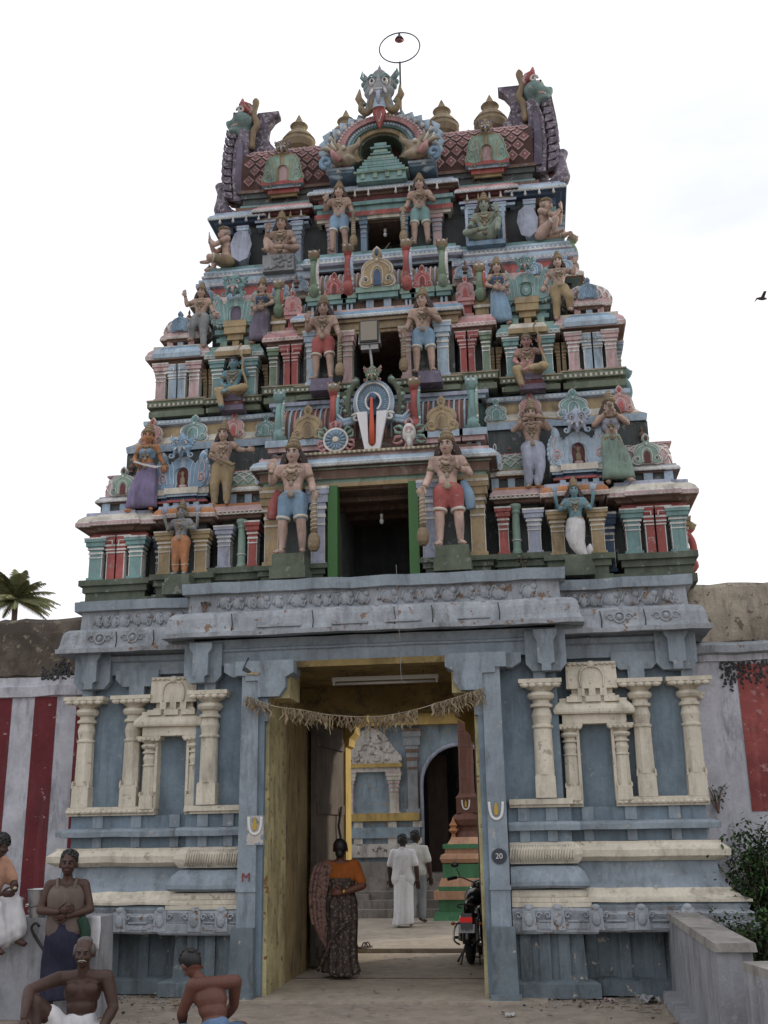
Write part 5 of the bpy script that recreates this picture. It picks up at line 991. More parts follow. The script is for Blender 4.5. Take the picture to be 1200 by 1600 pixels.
for s in (-1, 1):      # brackets and masks on the flanks of the tower
    for par, x, y, z, h, c1, c2 in ((H1, 3.16, 1.75, 6.90, .55, 'sea', 'red'), (H1, 3.16, 2.6, 6.90, .55, 'red', 'sea'), (S1, 3.74, 1.55, 4.64, .60, 'red', 'light'), (S1, 3.74, 2.35, 4.64, .60, 'sea', 'light'), (H2, 2.62, 2.15, 9.22, .55, 'green', 'red'), (H2, 2.62, 2.9, 9.22, .5, 'pink', 'sea')):
        o = scroll_bracket(par, s * x, y, z, h, c1, c2); o.rotation_euler = (0, 0, s * math.pi / 2)
    lion(H2, s * 3.12, 2.0, 8.10, .24, 'sea', 'sea', 'rose', rz=s * math.pi / 2); kudu(H2, 0, 0, 8.25, .34, .42, 'sea', 'light', M=T(s * 3.10, 2.6, 0, rz=s * math.pi / 2)); kudu(H1, 0, 0, 5.80, .34, .42, 'pink', 'light', M=T(s * 3.62, 1.85, 0, rz=s * math.pi / 2))
    m = MB()
    for x, y, z in ((3.27, .95, 6.16), (1.64, 1.0, 6.10), (2.77, 1.52, 8.57), (1.17, 1.3, 8.86)): small_finial(m, s * x, y, z, 1.0, 'brown')
    m.parts('finial', H1)
# ------------------------------------------------------------------ figures: statues and people (unit height 1, facing -y, origin at the feet)
STAND = dict(pelvis=(0, 0, .53), waist=(0, 0, .60), chest=(0, 0, .72), neck=(0, .005, .825), head=(0, -.01, .915),
             sa=(-.105, 0, .79), ea=(-.15, .02, .64), wa=(-.16, -.03, .50), ha=(-.16, -.05, .45), sb=(.105, 0, .79), eb=(.15, .02, .64), wb=(.16, -.03, .50), hb=(.16, -.05, .45),
             pa=(-.052, 0, .50), ka=(-.062, -.01, .28), aa=(-.065, .01, .045), ta=(-.08, -.08, .02), pb=(.052, 0, .50), kb=(.062, -.01, .28), ab=(.065, .01, .045), tb=(.08, -.08, .02))
def fig_body(J, H, mat, k=1.0, voxel=None, female=False, head=1.0, fingers=True, belly=0.0, ears=True, toes=True, lower=True, yaw=0.0, pitch=0.0, arms=True):
    V = lambda n: Vector(J[n]); a = MB(); m = mat; c = lambda p, r, q, s: a.cap(p, r * k, q, s * k, m, 12)
    P, W, Ch, Nk, Hd = V('pelvis'), V('waist'), V('chest'), V('neck'), V('head')
    sh = (V('sb') - V('sa')).normalized(); up = (Nk - W).normalized(); fw = sh.cross(up)
    ax = Matrix((sh, -fw, up)).transposed().to_4x4()
    def E(cn, r, lift=(0, 0, 0)):
        M = Matrix.Translation(cn) @ ax @ Matrix.Translation(Vector(lift)); a.ell((0, 0, 0), tuple(x * k for x in r), m, 14, 9, M)
    E(P, (.088 + (.008 if female else 0), .066, .062)); E(W, (.070 - (.006 if female else 0), .054 + belly, .065), (0, -belly * .3, 0)); E(W.lerp(Ch, .5), (.078 - (.006 if female else 0), .056 + belly * .6, .06)); E(Ch, (.094 - (.008 if female else 0), .060, .075))
    for s in (-1, 1):
        if female: E(Ch, (.038, .036, .036), (s * .042, -.052, .0))
        else: E(Ch, (.045, .030, .036), (s * .042, -.038, .022))
    c(V('sa'), .036, V('sb'), .036); c(Nk - up * .03, .034, Hd - up * .03, .028); c(Nk - up * .02, .03, V('sa'), .032); c(Nk - up * .02, .03, V('sb'), .032)
    for s in 'ab':
        if arms:
            S, El, Wr = V('s' + s), V('e' + s), V('w' + s); c(S, .037, El, .027); c(El, .028, El.lerp(Wr, .3), .029); c(El.lerp(Wr, .3), .029, Wr, .0185)
        if lower:
            Pp, K, A, Tt = V('p' + s), V('k' + s), V('a' + s), V('t' + s); c(Pp, .060, Pp.lerp(K, .45), .053); c(Pp.lerp(K, .45), .053, K, .038); d = (A - K)
            bk = Vector((0, .012, 0)); c(K, .037, K + d * .3 + bk * k, .036); c(K + d * .3 + bk * k, .036, A, .022); c(A, .024, A.lerp(Tt, .6), .022); c(A.lerp(Tt, .5), .022, Tt, .019)
            c(A, .022, A + (A - Tt) * .25, .02)
    # head
    hf = Matrix.Translation(Hd) @ ax @ Matrix.Rotation(yaw, 4, 'Z') @ Matrix.Rotation(pitch, 4, 'X'); h = head
    def HE(cn, r): a.ell((0, 0, 0), tuple(x * h for x in r), m, 12, 9, hf @ Matrix.Translation(Vector(cn) * h))
    HE((0, .010, .012), (.050, .060, .060)); HE((0, -.012, -.022), (.041, .044, .045)); HE((0, -.030, -.052), (.022, .020, .016)); HE((0, -.058, -.010), (.010, .014, .020)); HE((0, -.060, -.020), (.015, .012, .009))
    HE((0, -.048, .018), (.036, .014, .010)); HE((0, -.050, -.038), (.018, .012, .010))
    for s in (-1, 1): HE((s * .024, -.042, -.018), (.016, .014, .014))
    if ears:
        for s in (-1, 1): HE((s * .052, .008, -.008), (.008, .014, .022))
    S = Matrix.Diagonal((H, H, H, 1)); a.v = [S @ v for v in a.v]
    me = remesh(a, voxel or max(.007, .0095 * H), mat, 3)
    b = MB()
    if arms:
        for s, sg in (('a', -1), ('b', 1)):
            Wr, Hn = V('w' + s), V('h' + s); d = (Hn - Wr); L = d.length; d.normalize(); side = d.cross(Vector((0, 1, 0.3)) if abs(d.y) < .8 else Vector((0, 0, 1))).normalized()
            if J.get('curl' + s): nrm = Vector(J['curl' + s]).normalized(); side = d.cross(nrm).normalized()
            nrm = side.cross(d).normalized(); cu = J.get('grip' + s, .35)
            pm = Wr + d * .040; M = Matrix((side, nrm, d)).transposed().to_4x4(); M.translation = pm
            b.ell((0, 0, 0), (.026 * k, .013 * k, .034 * k), m, 10, 7, M)
            for q in range(4 if fingers else 0):
                o = (q - 1.5) * .0125; l = (.044, .05, .048, .038)[q] * 1.0; p0 = pm + d * .024 + side * o * k; d1 = (d + nrm * cu).normalized(); p1 = p0 + d1 * l * .45; d2 = (d * (1 - cu * 1.3) + nrm * cu * 2.2).normalized(); p2 = p1 + d2 * l * .35; d3 = (d * (1 - cu * 2.4) + nrm * cu * 2.8).normalized(); p3 = p2 + d3 * l * .25
                b.tube([p0 - d * .008, p0, p1, p2, p3], [.0075 * k, .0075 * k, .0068 * k, .0062 * k, .004 * k], m, 6)
            if fingers:
                t0 = Wr + d * .018 + side * .016 * k * (1 if J.get('th' + s, 1) > 0 else -1); dd = (side * (1 if J.get('th' + s, 1) > 0 else -1) * .8 + d * .7 + nrm * .25).normalized(); b.tube([t0, t0 + dd * .02, t0 + dd * .032 + d * .012, t0 + dd * .036 + d * .022], [.009 * k, .0085 * k, .0075 * k, .005 * k], m, 6)
    if toes and lower:
        for s in 'ab':
            A, Tt = V('a' + s), V('t' + s); d = (Tt - A); d.z = 0 if abs(d.z) < .06 else d.z; d.normalize(); side = Vector((-d.y, d.x, 0)); side = side.normalized() if side.length > .1 else Vector((1, 0, 0))
            for q in range(5): o = (q - 2) * .0085; b.tube([Tt + side * o - d * .004, Tt + side * o + d * (.016 - .002 * abs(q - 1)), Tt + side * o + d * (.023 - .002 * abs(q - 1))], [.0075 * k, .007 * k, .004 * k], m, 6)
    b.v = [S @ v for v in b.v]
    return join_mesh(me, b, 'body'), S @ Matrix.Identity(4), Matrix.Diagonal((H, H, H, 1)) @ hf @ Matrix.Diagonal((h, h, h, 1)), ax
def face_mesh(hf, moustache=None, statue=True, closed=False, lipc=None, brow='hair'):
    b = MB(); hm = C('hair')
    for s in (-1, 1):
        b.ell((s * .020, -.052, .004), (.0115, .006, .0065) if statue else (.010, .005, .004), 'white' if statue else plain('eye_white', (.14, .11, .10), .4), 10, 6, hf)
        b.ell((s * .020, -.0565, .004), (.0048, .0035, .0052), plain('pupil', (.015, .01, .01), .3), 8, 5, hf)
        b.tube([(s * .008, -.058, .015), (s * .020, -.059, .019), (s * .033, -.052, .015)], [.002, .0028, .0015], brow, 5, hf)
        if statue: b.tube([(s * .007, -.057, .0085), (s * .020, -.060, .0115), (s * .034, -.050, .006)], [.0012, .0018, .001], 'hair', 4, hf)
    b.ell((0, -.0605, -.038), (.0125, .006, .0042), lipc or ('red' if statue else plain('lip', (.16, .07, .06), .6)), 9, 5, hf)
    if moustache: b.tube([(-.024, -.050, -.037), (-.011, -.065, -.030), (0, -.068, -.028), (.011, -.065, -.030), (.024, -.050, -.037)], [.001, .0036, .003, .0036, .001], moustache, 6, hf)
    return b.mesh('face')
def cap_cloth(J, H, mat, segs, voxel=None, extra=None, fold=0.0, seed=0, smooth=2):
    """cloth grown over limb segments: segs = [(joint, radius, joint, radius)]"""
    a = MB(); G_ = lambda n: Vector(J[n]) if isinstance(n, str) else Vector(n)
    for p, r, q, s in segs: a.cap(G_(p), r, G_(q), s, mat, 14)
    for e in (extra or []): a.ell(e[0], e[1], mat, 14, 9)
    S = Matrix.Diagonal((H, H, H, 1)); a.v = [S @ v for v in a.v]; me = remesh(a, voxel or max(.008, .011 * H), mat, smooth)
    if fold:
        for v in me.vertices: n_ = v.normal; w_ = math.sin((v.co.x * 1.2 + v.co.z * .35 + .04 * _mn.noise(v.co * 6 + Vector((seed, 0, 0)))) * 62 / H) * .5 + _mn.noise(v.co * 14 / H + Vector((seed, 3, 1))) * .8; v.co += n_ * w_ * fold * H
    return me
def drape(rings, mat, n=40, folds=11, amp=.012, seed=0, hem=0.0, M=None):
    """skirt or wrap: rings = [(cx, cy, z, rx, ry)], folds deepen towards the hem"""
    rg_ = random.Random(seed); ph = [rg_.uniform(0, 6.28) for _ in range(4)]; R_ = []; K = len(rings)
    rr = [tuple(p) for p in crv([Vector(r + (0,) * 0) for r in [tuple(x) for x in rings]], 3)] if False else rings
    fine = []
    for i in range(K - 1):
        for j in range(4): t = j / 4; fine.append([rings[i][q] + (rings[i + 1][q] - rings[i][q]) * t for q in range(5)])
    fine.append(list(rings[-1])); vs = []
    for i, (cx, cy, z, rx, ry) in enumerate(fine):
        t = i / (len(fine) - 1)
        for j in range(n):
            a = 6.2832 * j / n; f = 1 + (amp * (.25 + t) / max(rx, .02)) * (math.sin(folds * a + ph[0] + t * 1.2) + .6 * math.sin((folds * 1.7) // 1 * a + ph[1] - t * 2) + .4 * math.sin(3 * a + ph[2]))
            vs.append((cx + rx * f * math.cos(a), cy + ry * f * math.sin(a), z - hem * t * (.5 + .5 * math.sin(2 * a + ph[3]))))
    m = MB(); L = len(fine); fs = [(i * n + j, i * n + (j + 1) % n, (i + 1) * n + (j + 1) % n, (i + 1) * n + j) for i in range(L - 1) for j in range(n)]; fs.append(tuple(range(n))); fs.append(tuple((L - 1) * n + j for j in range(n)))
    m.add(vs, fs, mat, True, M); return m
GOLD = 'goldbrown'
def jewels(J, H, b, gold, neck=True, arms=True, belt=True, thick=1.0, big=False):
    V = lambda n: Vector(J[n]); S = Matrix.Diagonal((H, H, H, 1)); sh = (V('sb') - V('sa')).normalized(); up = (V('neck') - V('waist')).normalized(); fw = sh.cross(up)
    ax = Matrix((sh, -fw, up)).transposed().to_4x4(); N = S @ Matrix.Translation(V('neck')) @ ax; W_ = S @ Matrix.Translation(V('waist')) @ ax
    if neck:
        for w_, dp, r_ in ((.042, .03, .008), (.062, .085, .009), (.072, .15, .010)) if big else ((.045, .04, .007), (.060, .10, .008)):
            P = []
            for i in range(17):
                t = math.pi * (i / 16); P.append((-w_ * math.cos(t) * (1 if True else 0), -.030 - .045 * math.sin(t) ** .8 * (1 if dp > .05 else .5), -.018 - dp * math.sin(t)))
            b.tube(P, r_ * thick, gold, 5, N)
            for q, p in enumerate(P[1:-1:1]): b.ell((p[0], p[1] - .006, p[2]), r_ * (1.5 if q % 2 else 1.0) * thick, gold if q % 3 else 'sandy', 6, 4, N)
        if big:
            for q in range(5): b.tube([(-.075 + .012 * q, -.062, -.10 - .02 * q), (0, -.085, -.13 - .022 * q), (.075 - .012 * q, -.062, -.10 - .02 * q)], .0045, gold if q % 2 else 'sandy', 4, N)
            b.ell((0, -.085, -.20), (.02, .012, .028), 'sandy', 8, 6, N)
    if arms:
        for s in 'ab':
            A, B_ = V('s' + s), V('e' + s); c_ = A.lerp(B_, .55); d = (B_ - A).normalized(); b.tube([S @ (c_ - d * .018), S @ c_, S @ (c_ + d * .018)], [.036 * H * thick, .042 * H * thick, .036 * H * thick], gold, 10)
            A, B_ = V('w' + s), V('e' + s); d = (B_ - A).normalized(); b.tube([S @ (A - d * .006), S @ (A + d * .016)], [.026 * H * thick] * 2, gold, 8)
    if big:
        for s in 'ab':
            A, K = V('a' + s), V('k' + s); d = (K - A).normalized(); b.tube([S @ (A + d * .012), S @ (A + d * .03)], [.029 * H] * 2, gold, 9)
    if belt:
        P = [(.088 * math.cos(t / 20 * 6.283), .068 * math.sin(t / 20 * 6.283), -.045 - .012 * (1 - math.sin(t / 20 * 6.283))) for t in range(20)]; b.tube(P, .019 * thick, gold, 6, W_, closed=True); b.tube([(x * 1.04, y * 1.04, z - .022) for x, y, z in P], .010 * thick, 'sandy', 5, W_, closed=True); b.ell((0, -.084, -.070), (.032, .018, .034), 'sandy', 8, 6, W_)
        for q in range(-3, 4): b.ell((q * .024, -.075 + abs(q) * .005, -.085), (.011, .009, .02), gold, 6, 5, W_)
def crown(hf, mat, kind='cone', sz=1.0):
    b = MB(); z0 = .030
    if kind == 'cone': pr = [(.054, z0), (.060, z0 + .012), (.052, z0 + .022), (.056, z0 + .034), (.044, z0 + .05), (.048, z0 + .062), (.034, z0 + .082), (.037, z0 + .092), (.022, z0 + .115), (.024, z0 + .122), (.008, z0 + .140), (0, z0 + .152)]
    elif kind == 'bun': pr = [(.055, z0), (.058, z0 + .012), (.045, z0 + .028), (.032, z0 + .036), (.036, z0 + .052), (.028, z0 + .072), (.0, z0 + .085)]
    else: pr = [(.055, z0), (.060, z0 + .010), (.054, z0 + .020), (.048, z0 + .034), (.030, z0 + .046), (0, z0 + .052)]
    b.lathe([(r * sz, z0 + (z - z0) * sz) for r, z in pr], mat, 14, hf @ T(0, .006, 0, rx=R(-6)))
    if kind != 'bun':
        for q in range(-3, 4): a = q * .42; b.ell((.056 * math.sin(a), .006 - .056 * math.cos(a), z0 + .022), (.009, .009, .014), mat, 6, 4, hf)
    return b
def hairm(hf, kind, mat='hair'):
    b = MB()
    if kind == 'long':
        b.ell((0, .018, .016), (.056, .060, .058), mat, 12, 8, hf)
        for s in (-1, 1):
            b.tube([(s * .046, .012, .02), (s * .064, .02, -.03), (s * .078, .03, -.08), (s * .075, .03, -.13)], [.022, .030, .030, .01], mat, 8, hf); b.tube([(s * .02, .04, .0), (s * .04, .05, -.06), (s * .06, .045, -.12)], [.03, .035, .02], mat, 8, hf)
    elif kind == 'short':
        b.ell((0, .020, .020), (.057, .061, .060), mat, 14, 9, hf)
        rg_ = random.Random(4)
        for i in range(60):
            a = rg_.uniform(0, 6.28); t = rg_.uniform(.1, 1.35); x, y, z = .055 * math.sin(t) * math.cos(a), .02 + .059 * math.sin(t) * math.sin(a), .020 + .059 * math.cos(t)
            if y > -.025 - (z - .03) * .6: b.ell((x, y, z), (.013, .013, .012), mat, 6, 4, hf)
    elif kind == 'bun':
        b.ell((0, .020, .016), (.056, .060, .060), mat, 14, 9, hf); b.ell((0, .062, -.034), (.034, .028, .034), mat, 12, 8, hf)
    elif kind == 'balding':
        for s in (-1, 1): b.ell((s * .040, .018, .010), (.018, .042, .032), mat, 10, 7, hf)
        b.ell((0, .052, .0), (.045, .022, .036), mat, 10, 7, hf); b.ell((0, .02, .05), (.042, .042, .026), mat, 10, 7, hf)
    return b
def statue(label, loc, H, J=None, rot=0, skin='skin', lower=('shorts', 'blue'), upper=None, crown_=('cone', 'goldbrown'), hair='long', mace=None, female=False, k=1.18, group=None, yaw=0, pitch=0, big=True, gold='goldbrown', extra=None, cat='statue', belly=.012, head=1.24, seatpart=None):
    H *= 1.05; j = dict(STAND); j.update(J or {}); t = thing('statue', label, cat, loc, rot, group)
    body, S, hf, ax = fig_body(j, H, skin, k, None, female, head, belly=belly, yaw=yaw, pitch=pitch, lower=not (lower and lower[0] == 'tail')); link('body', body, t); link('face', face_mesh(hf), t)
    b = MB(); jewels(j, H, b, gold, big=big)
    for s in (-1, 1): b.ell((s * .058, .0, -.035), (.010, .008, .016), gold, 6, 5, hf)
    tag(b.build('jewellery', t), kind='stuff')
    if crown_: crown(hf, crown_[1], crown_[0]).build('crown', t)
    if hair: hairm(hf, hair).build('hair', t)
    if lower:
        kd, cl = lower[0], lower[1]; V = lambda n: Vector(j[n])
        if kd == 'shorts':
            seg = []
            for s in 'ab': mid = V('p' + s).lerp(V('k' + s), .78); seg.append(('p' + s, .068 * k, mid, .050 * k))
            link('shorts', cap_cloth(j, H, cl, seg, extra=[(j['pelvis'], (.094 * k, .074 * k, .058 * k))], fold=.003), t)
            h_ = MB()
            for s in 'ab': mid = V('p' + s).lerp(V('k' + s), .82); d = (V('k' + s) - V('p' + s)).normalized(); h_.tube([S @ (mid - d * .01), S @ (mid + d * .014)], [.055 * k * H] * 2, lower[2] if len(lower) > 2 else 'cream', 12)
            h_.build('hem', t)
        elif kd == 'pants':
            seg = []
            for s in 'ab': an = V('k' + s).lerp(V('a' + s), .86); seg += [('p' + s, .076 * k, 'k' + s, .052 * k), ('k' + s, .052 * k, an, .036 * k)]
            link('wrapped_cloth', cap_cloth(j, H, cl, seg, extra=[(j['pelvis'], (.100 * k, .078 * k, .062 * k))], fold=.006), t)
        elif kd == 'skirt':
            A, B_ = V('aa'), V('ab'); Kc = (V('ka') + V('kb')) / 2; Ac = (A + B_) / 2; sp = abs(A.x - B_.x) / 2; ks = abs(V('ka').x - V('kb').x) / 2; Pp = V('pelvis')
            m = drape([(Pp.x, Pp.y, Pp.z + .05, .082 * k, .062 * k), (Pp.x, Pp.y, Pp.z - .02, .100 * k, .078 * k), (Kc.x, Kc.y, Kc.z, ks + .062 * k, .074 * k), (Ac.x, Ac.y, Ac.z + .02, sp + .060 * k, .078 * k)], cl, folds=9, amp=.010, M=S); m.build('skirt', t)
        elif kd == 'tail':
            P = [S @ Vector(p) for p in ((0, 0, .52), (-.01, -.01, .44), (-.02, -.02, .32), (.0, -.02, .20), (.05, -.02, .09), (.10, -.02, .02), (.15, -.02, .03))]
            m = MB(); m.tube(P, [x * H for x in (.115, .125, .125, .10, .07, .045, .02)], cl, 16); m.tube([P[-2], P[-2] + Vector((.05 * H, 0, .12 * H)), P[-2] + Vector((.06 * H, 0, .18 * H))], [.03 * H, .045 * H, .01 * H], cl, 8, flat=.4); m.tube([S @ Vector((s_, -.03, .50)) for s_ in (-.1, .1)], .03 * H, 'ochre', 8); m.build('fish_tail', t)
    if upper:
        Ch = Vector(j['chest']); m = MB()
        up = (Vector(j['neck']) - Vector(j['waist'])).normalized()
        link('bodice', cap_cloth(j, H, upper, [((Ch - up * .03) + Vector((-.03, 0, 0)), .066 * k, (Ch - up * .03) + Vector((.03, 0, 0)), .066 * k)], extra=[((Ch.x - .042, Ch.y - .052, Ch.z), (.043 * k, .042 * k, .041 * k)), ((Ch.x + .042, Ch.y - .052, Ch.z), (.043 * k, .042 * k, .041 * k)), (tuple(Ch), (.096 * k, .062 * k, .05 * k))]), t)
    if mace:
        hx = Vector(j['h' + mace]) * H; m = MB(); z1 = hx.z + .02 * H; hb = mace_z = 0.02 * H
        m.tube([(hx.x, hx.y, z1), (hx.x, hx.y, z1 * .6), (hx.x, hx.y, .14 * H)], [.022 * H, .026 * H, .03 * H], gold, 10); m.lathe([(0, .0), (.03 * H, 0), (.05 * H, .03 * H), (.055 * H, .08 * H), (.045 * H, .13 * H), (.03 * H, .15 * H), (.0, .16 * H)], gold, 12, T(hx.x, hx.y, -.0))
        for q in range(7): m.tube([(hx.x + .027 * H * math.cos(a / 8 * 6.28), hx.y + .027 * H * math.sin(a / 8 * 6.28), .17 * H + q * .035 * H + a * .004 * H) for a in range(9)], .005 * H, 'cream', 4)
        m.build('mace', t)
    if extra: extra(t, j, H, hf)
    return t
# ------------------------------------------------------------------ statues of the tower
def mir(J):       # mirror a pose left to right
    o = {}
    for k_, v in J.items():
        n_ = k_
        if k_[-1] in 'ab' and len(k_) <= 6 and k_ not in ('head',): n_ = k_[:-1] + ('b' if k_[-1] == 'a' else 'a')
        o[n_] = (-v[0], v[1], v[2]) if hasattr(v, '__len__') else v
    return o
GUARD = dict(pelvis=(.0, 0, .53), sa=(-.118, 0, .79), sb=(.118, 0, .79), ea=(-.185, -.01, .665), wa=(-.165, -.13, .73), ha=(-.15, -.14, .785), gripa=.1, eb=(.165, .01, .64), wb=(.20, -.10, .52), hb=(.215, -.14, .49), gripb=.5,
             pa=(-.055, 0, .50), pb=(.055, 0, .50), ka=(-.085, -.02, .29), aa=(-.092, 0, .045), ta=(-.122, -.085, .02), kb=(.078, -.03, .29), ab=(.085, -.0, .045), tb=(.105, -.085, .02))
GUARD2 = mir(GUARD); GUARD2.update(wb=(.10, -.12, .68), eb=(.19, -.01, .66), hb=(.07, -.15, .70))
def cloak(c_, side):
    def f(t, j, H, hf):
        m = MB(); s = side; m.tube([(s * .13 * H, .02, .60 * H), (s * .17 * H, .02, .48 * H), (s * .19 * H, .0, .34 * H)], [.03 * H, .05 * H, .045 * H], c_, 8, flat=.5); m.build('hanging_cloth', t)
    return f
gg = 'door guardian statues beside the tower doors'
statue('large guardian statue in blue shorts left of the green door frame, right hand raised', (-.93, .18, 4.72), 1.31, GUARD, lower=('shorts', 'blue'), mace='b', group=gg, extra=cloak('red', -1), skin='skin')
statue('large guardian statue in red checked shorts right of the green door frame, hand on mace', (.92, .18, 4.72), 1.29, GUARD2, lower=('shorts', 'red'), mace='a', group=gg, extra=cloak('blue', 1), yaw=R(-8))
statue('guardian statue in red shorts left of the doorway behind the floodlight', (-.69, .82, 7.19), 1.08, GUARD, lower=('shorts', 'red'), mace='b', group=gg, skin='skin2')
statue('guardian statue in blue shorts right of the doorway behind the floodlight', (.62, .82, 7.19), 1.08, GUARD2, lower=('shorts', 'blue'), mace='a', group=gg, skin='skin2', yaw=R(-15))
statue('guardian statue in blue shorts left of the topmost doorway', (-.62, 1.62, 9.53), 1.02, GUARD, lower=('shorts', 'blue'), mace='b', group=gg, skin='skin2')
statue('guardian statue in green shorts right of the topmost doorway', (.55, 1.62, 9.53), 1.02, GUARD2, lower=('shorts', 'sea'), mace='a', group=gg, skin='skin2')
def arms4(col, items):
    def f(t, j, H, hf):
        m = MB()
        for s in (-1, 1):
            p = [Vector((s * .11, .03, .78)), Vector((s * .22, .02, .72)), Vector((s * .24, -.03, .84)), Vector((s * .24, -.03, .89))]
            m.tube([q * H for q in p], [.036 * H, .030 * H, .024 * H, .026 * H], col, 10); m.ell(tuple((p[-1] + Vector((0, -.01, .06))) * H), (.045 * H, .02 * H, .05 * H), items, 12, 7)
            m.tube([tuple((p[-1] + Vector((s * .03, 0, .05))) * H), tuple((p[-1] + Vector((s * .05, 0, .11))) * H)], [.02 * H, .004 * H], items, 6)
        m.parts('rear_arm', t)
    return f
FRONT = dict(sa=(-.11, 0, .79), sb=(.11, 0, .79), ea=(-.19, .0, .68), wa=(-.13, -.13, .66), ha=(-.10, -.16, .69), eb=(.19, .0, .68), wb=(.13, -.13, .66), hb=(.10, -.16, .69))
def narax(t, j, H, hf):
    arms4('grey', 'lav')(t, j, H, hf); m = MB()
    for s in (-1, 1):
        for q in range(5):
            z = (.16 + q * .07) * H; m.tube([((s * .064 + .055 * math.cos(a)) * H, .055 * H * math.sin(a), z + .01 * H * math.cos(a * 2)) for a in [x / 8 * 6.283 for x in range(8)]], .006 * H, 'cream', 4, closed=True)
    m.ell((0, -.045 * H, .90 * H), (.05 * H, .04 * H, .04 * H), 'goldbrown', 10, 6)
    for q in range(10): a = q / 10 * 6.28; m.ell((.07 * H * math.cos(a), .01 * H, (.91 + .07 * math.sin(a)) * H), .022 * H, 'goldbrown', 7, 5)
    tag(m.build('lion_mane', t), kind='stuff')
statue('four-armed lion-faced statue with orange striped legs on the left bay', (-2.37, .40, 4.60), .83, FRONT, skin='grey', lower=('pants', 'orange'), extra=narax, hair=None, gold='goldbrown')
statue('four-armed blue statue with a white fish tail on the right bay', (2.37, .40, 4.56), .86, dict(FRONT), skin='blueskin', lower=('tail', 'white'), extra=arms4('blueskin', 'paleblue'), group=None)
LADY = dict(sa=(-.10, 0, .79), sb=(.10, 0, .79), ea=(-.155, .0, .67), wa=(-.12, -.09, .58), ha=(-.08, -.12, .56), gripa=.6, eb=(.15, .02, .66), wb=(.20, .0, .57), hb=(.21, -.02, .53), pelvis=(.01, 0, .53), ka=(-.12, -.02, .28), aa=(-.17, .02, .04), ta=(-.21, -.05, .02), kb=(.06, -.01, .28), ab=(.06, .02, .045), tb=(.09, -.06, .02))
def sword(t, j, H, hf):
    m = MB(); m.prism([(-.10 * H, .585 * H), (.0, .545 * H), (.16 * H, .50 * H), (.26 * H, .495 * H), (.16 * H, .475 * H), (0, .52 * H), (-.11 * H, .565 * H)], -.17 * H, -.155 * H, 'light'); m.tube([(-.10 * H, -.16 * H, .575 * H), (-.15 * H, -.16 * H, .60 * H)], .012 * H, 'goldbrown', 6); m.build('sword', t)
gd = 'large painted figures standing on the lower parapet'
statue('female statue in blue bodice and purple skirt holding a curved sword', (-2.93, .62, 5.50), 1.04, LADY, skin='orange', lower=('skirt', 'purple'), upper='blue', extra=sword, female=True, hair='bun', group=gd, k=1.1, yaw=R(12))
MANST = dict(sa=(-.115, 0, .79), sb=(.115, 0, .79), ea=(-.16, .02, .66), wa=(-.11, -.11, .60), ha=(-.07, -.14, .58), eb=(.20, .02, .72), wb=(.30, -.02, .70), hb=(.35, -.03, .70), ka=(-.09, -.03, .28), aa=(-.10, .03, .04), ta=(-.13, -.05, .02), kb=(.06, -.01, .28), ab=(.06, .0, .045))
def staff(t, j, H, hf): m = MB(); m.tube([(-.12 * H, -.15 * H, .62 * H), (.16 * H, -.14 * H, .46 * H)], .014 * H, 'goldbrown', 7); m.tube([(.16 * H, -.14 * H, .46 * H), (.19 * H, -.14 * H, .50 * H)], .012 * H, 'goldbrown', 6); m.build('club', t)
statue('statue in ochre wrapped cloth with long hair holding a short club', (-1.95, .66, 5.53), .99, MANST, lower=('pants', 'ochre'), extra=staff, group=gd, skin='skin2')
FLUTE = dict(sa=(-.115, 0, .79), sb=(.115, 0, .79), ea=(-.21, -.03, .73), wa=(-.09, -.14, .81), ha=(-.05, -.15, .83), eb=(.20, -.02, .72), wb=(.13, -.14, .80), hb=(.10, -.15, .82), gripa=.6, gripb=.6, kb=(.08, -.02, .28), ab=(.03, -.02, .045), tb=(.04, -.09, .02))
def flute(t, j, H, hf): m = MB(); m.tube([(-.08 * H, -.16 * H, .845 * H), (.36 * H, -.17 * H, .77 * H)], .012 * H, 'goldbrown', 7); m.build('flute', t)
statue('statue in pale purple leg cloth playing a long flute held sideways', (1.93, .66, 5.52), 1.00, FLUTE, lower=('pants', 'lav'), extra=flute, group=gd, skin='skin2')
CONCH = dict(sa=(-.11, 0, .79), sb=(.11, 0, .79), ea=(-.18, -.04, .70), wa=(-.05, -.14, .80), ha=(-.02, -.15, .84), eb=(.18, -.04, .70), wb=(.05, -.14, .78), hb=(.02, -.15, .82), gripa=.5, gripb=.5, kb=(.12, -.02, .29), ab=(.15, .0, .07), tb=(.19, -.06, .03), ka=(-.05, -.01, .28))
def conch(t, j, H, hf): m = MB(); m.ell((.0, -.16 * H, .875 * H), (.03 * H, .045 * H, .03 * H), 'sandy', 9, 6); m.tube([(0, -.16 * H, .86 * H), (.03 * H, -.18 * H, .80 * H)], [.02 * H, .006 * H], 'sandy', 7); m.build('conch_shell', t)
statue('female statue in blue bodice and green skirt blowing a conch', (2.87, .62, 5.50), 1.04, CONCH, lower=('skirt', 'palegreen'), upper='lav', extra=conch, female=True, group=gd, k=1.1, skin='skin2', yaw=R(-10))
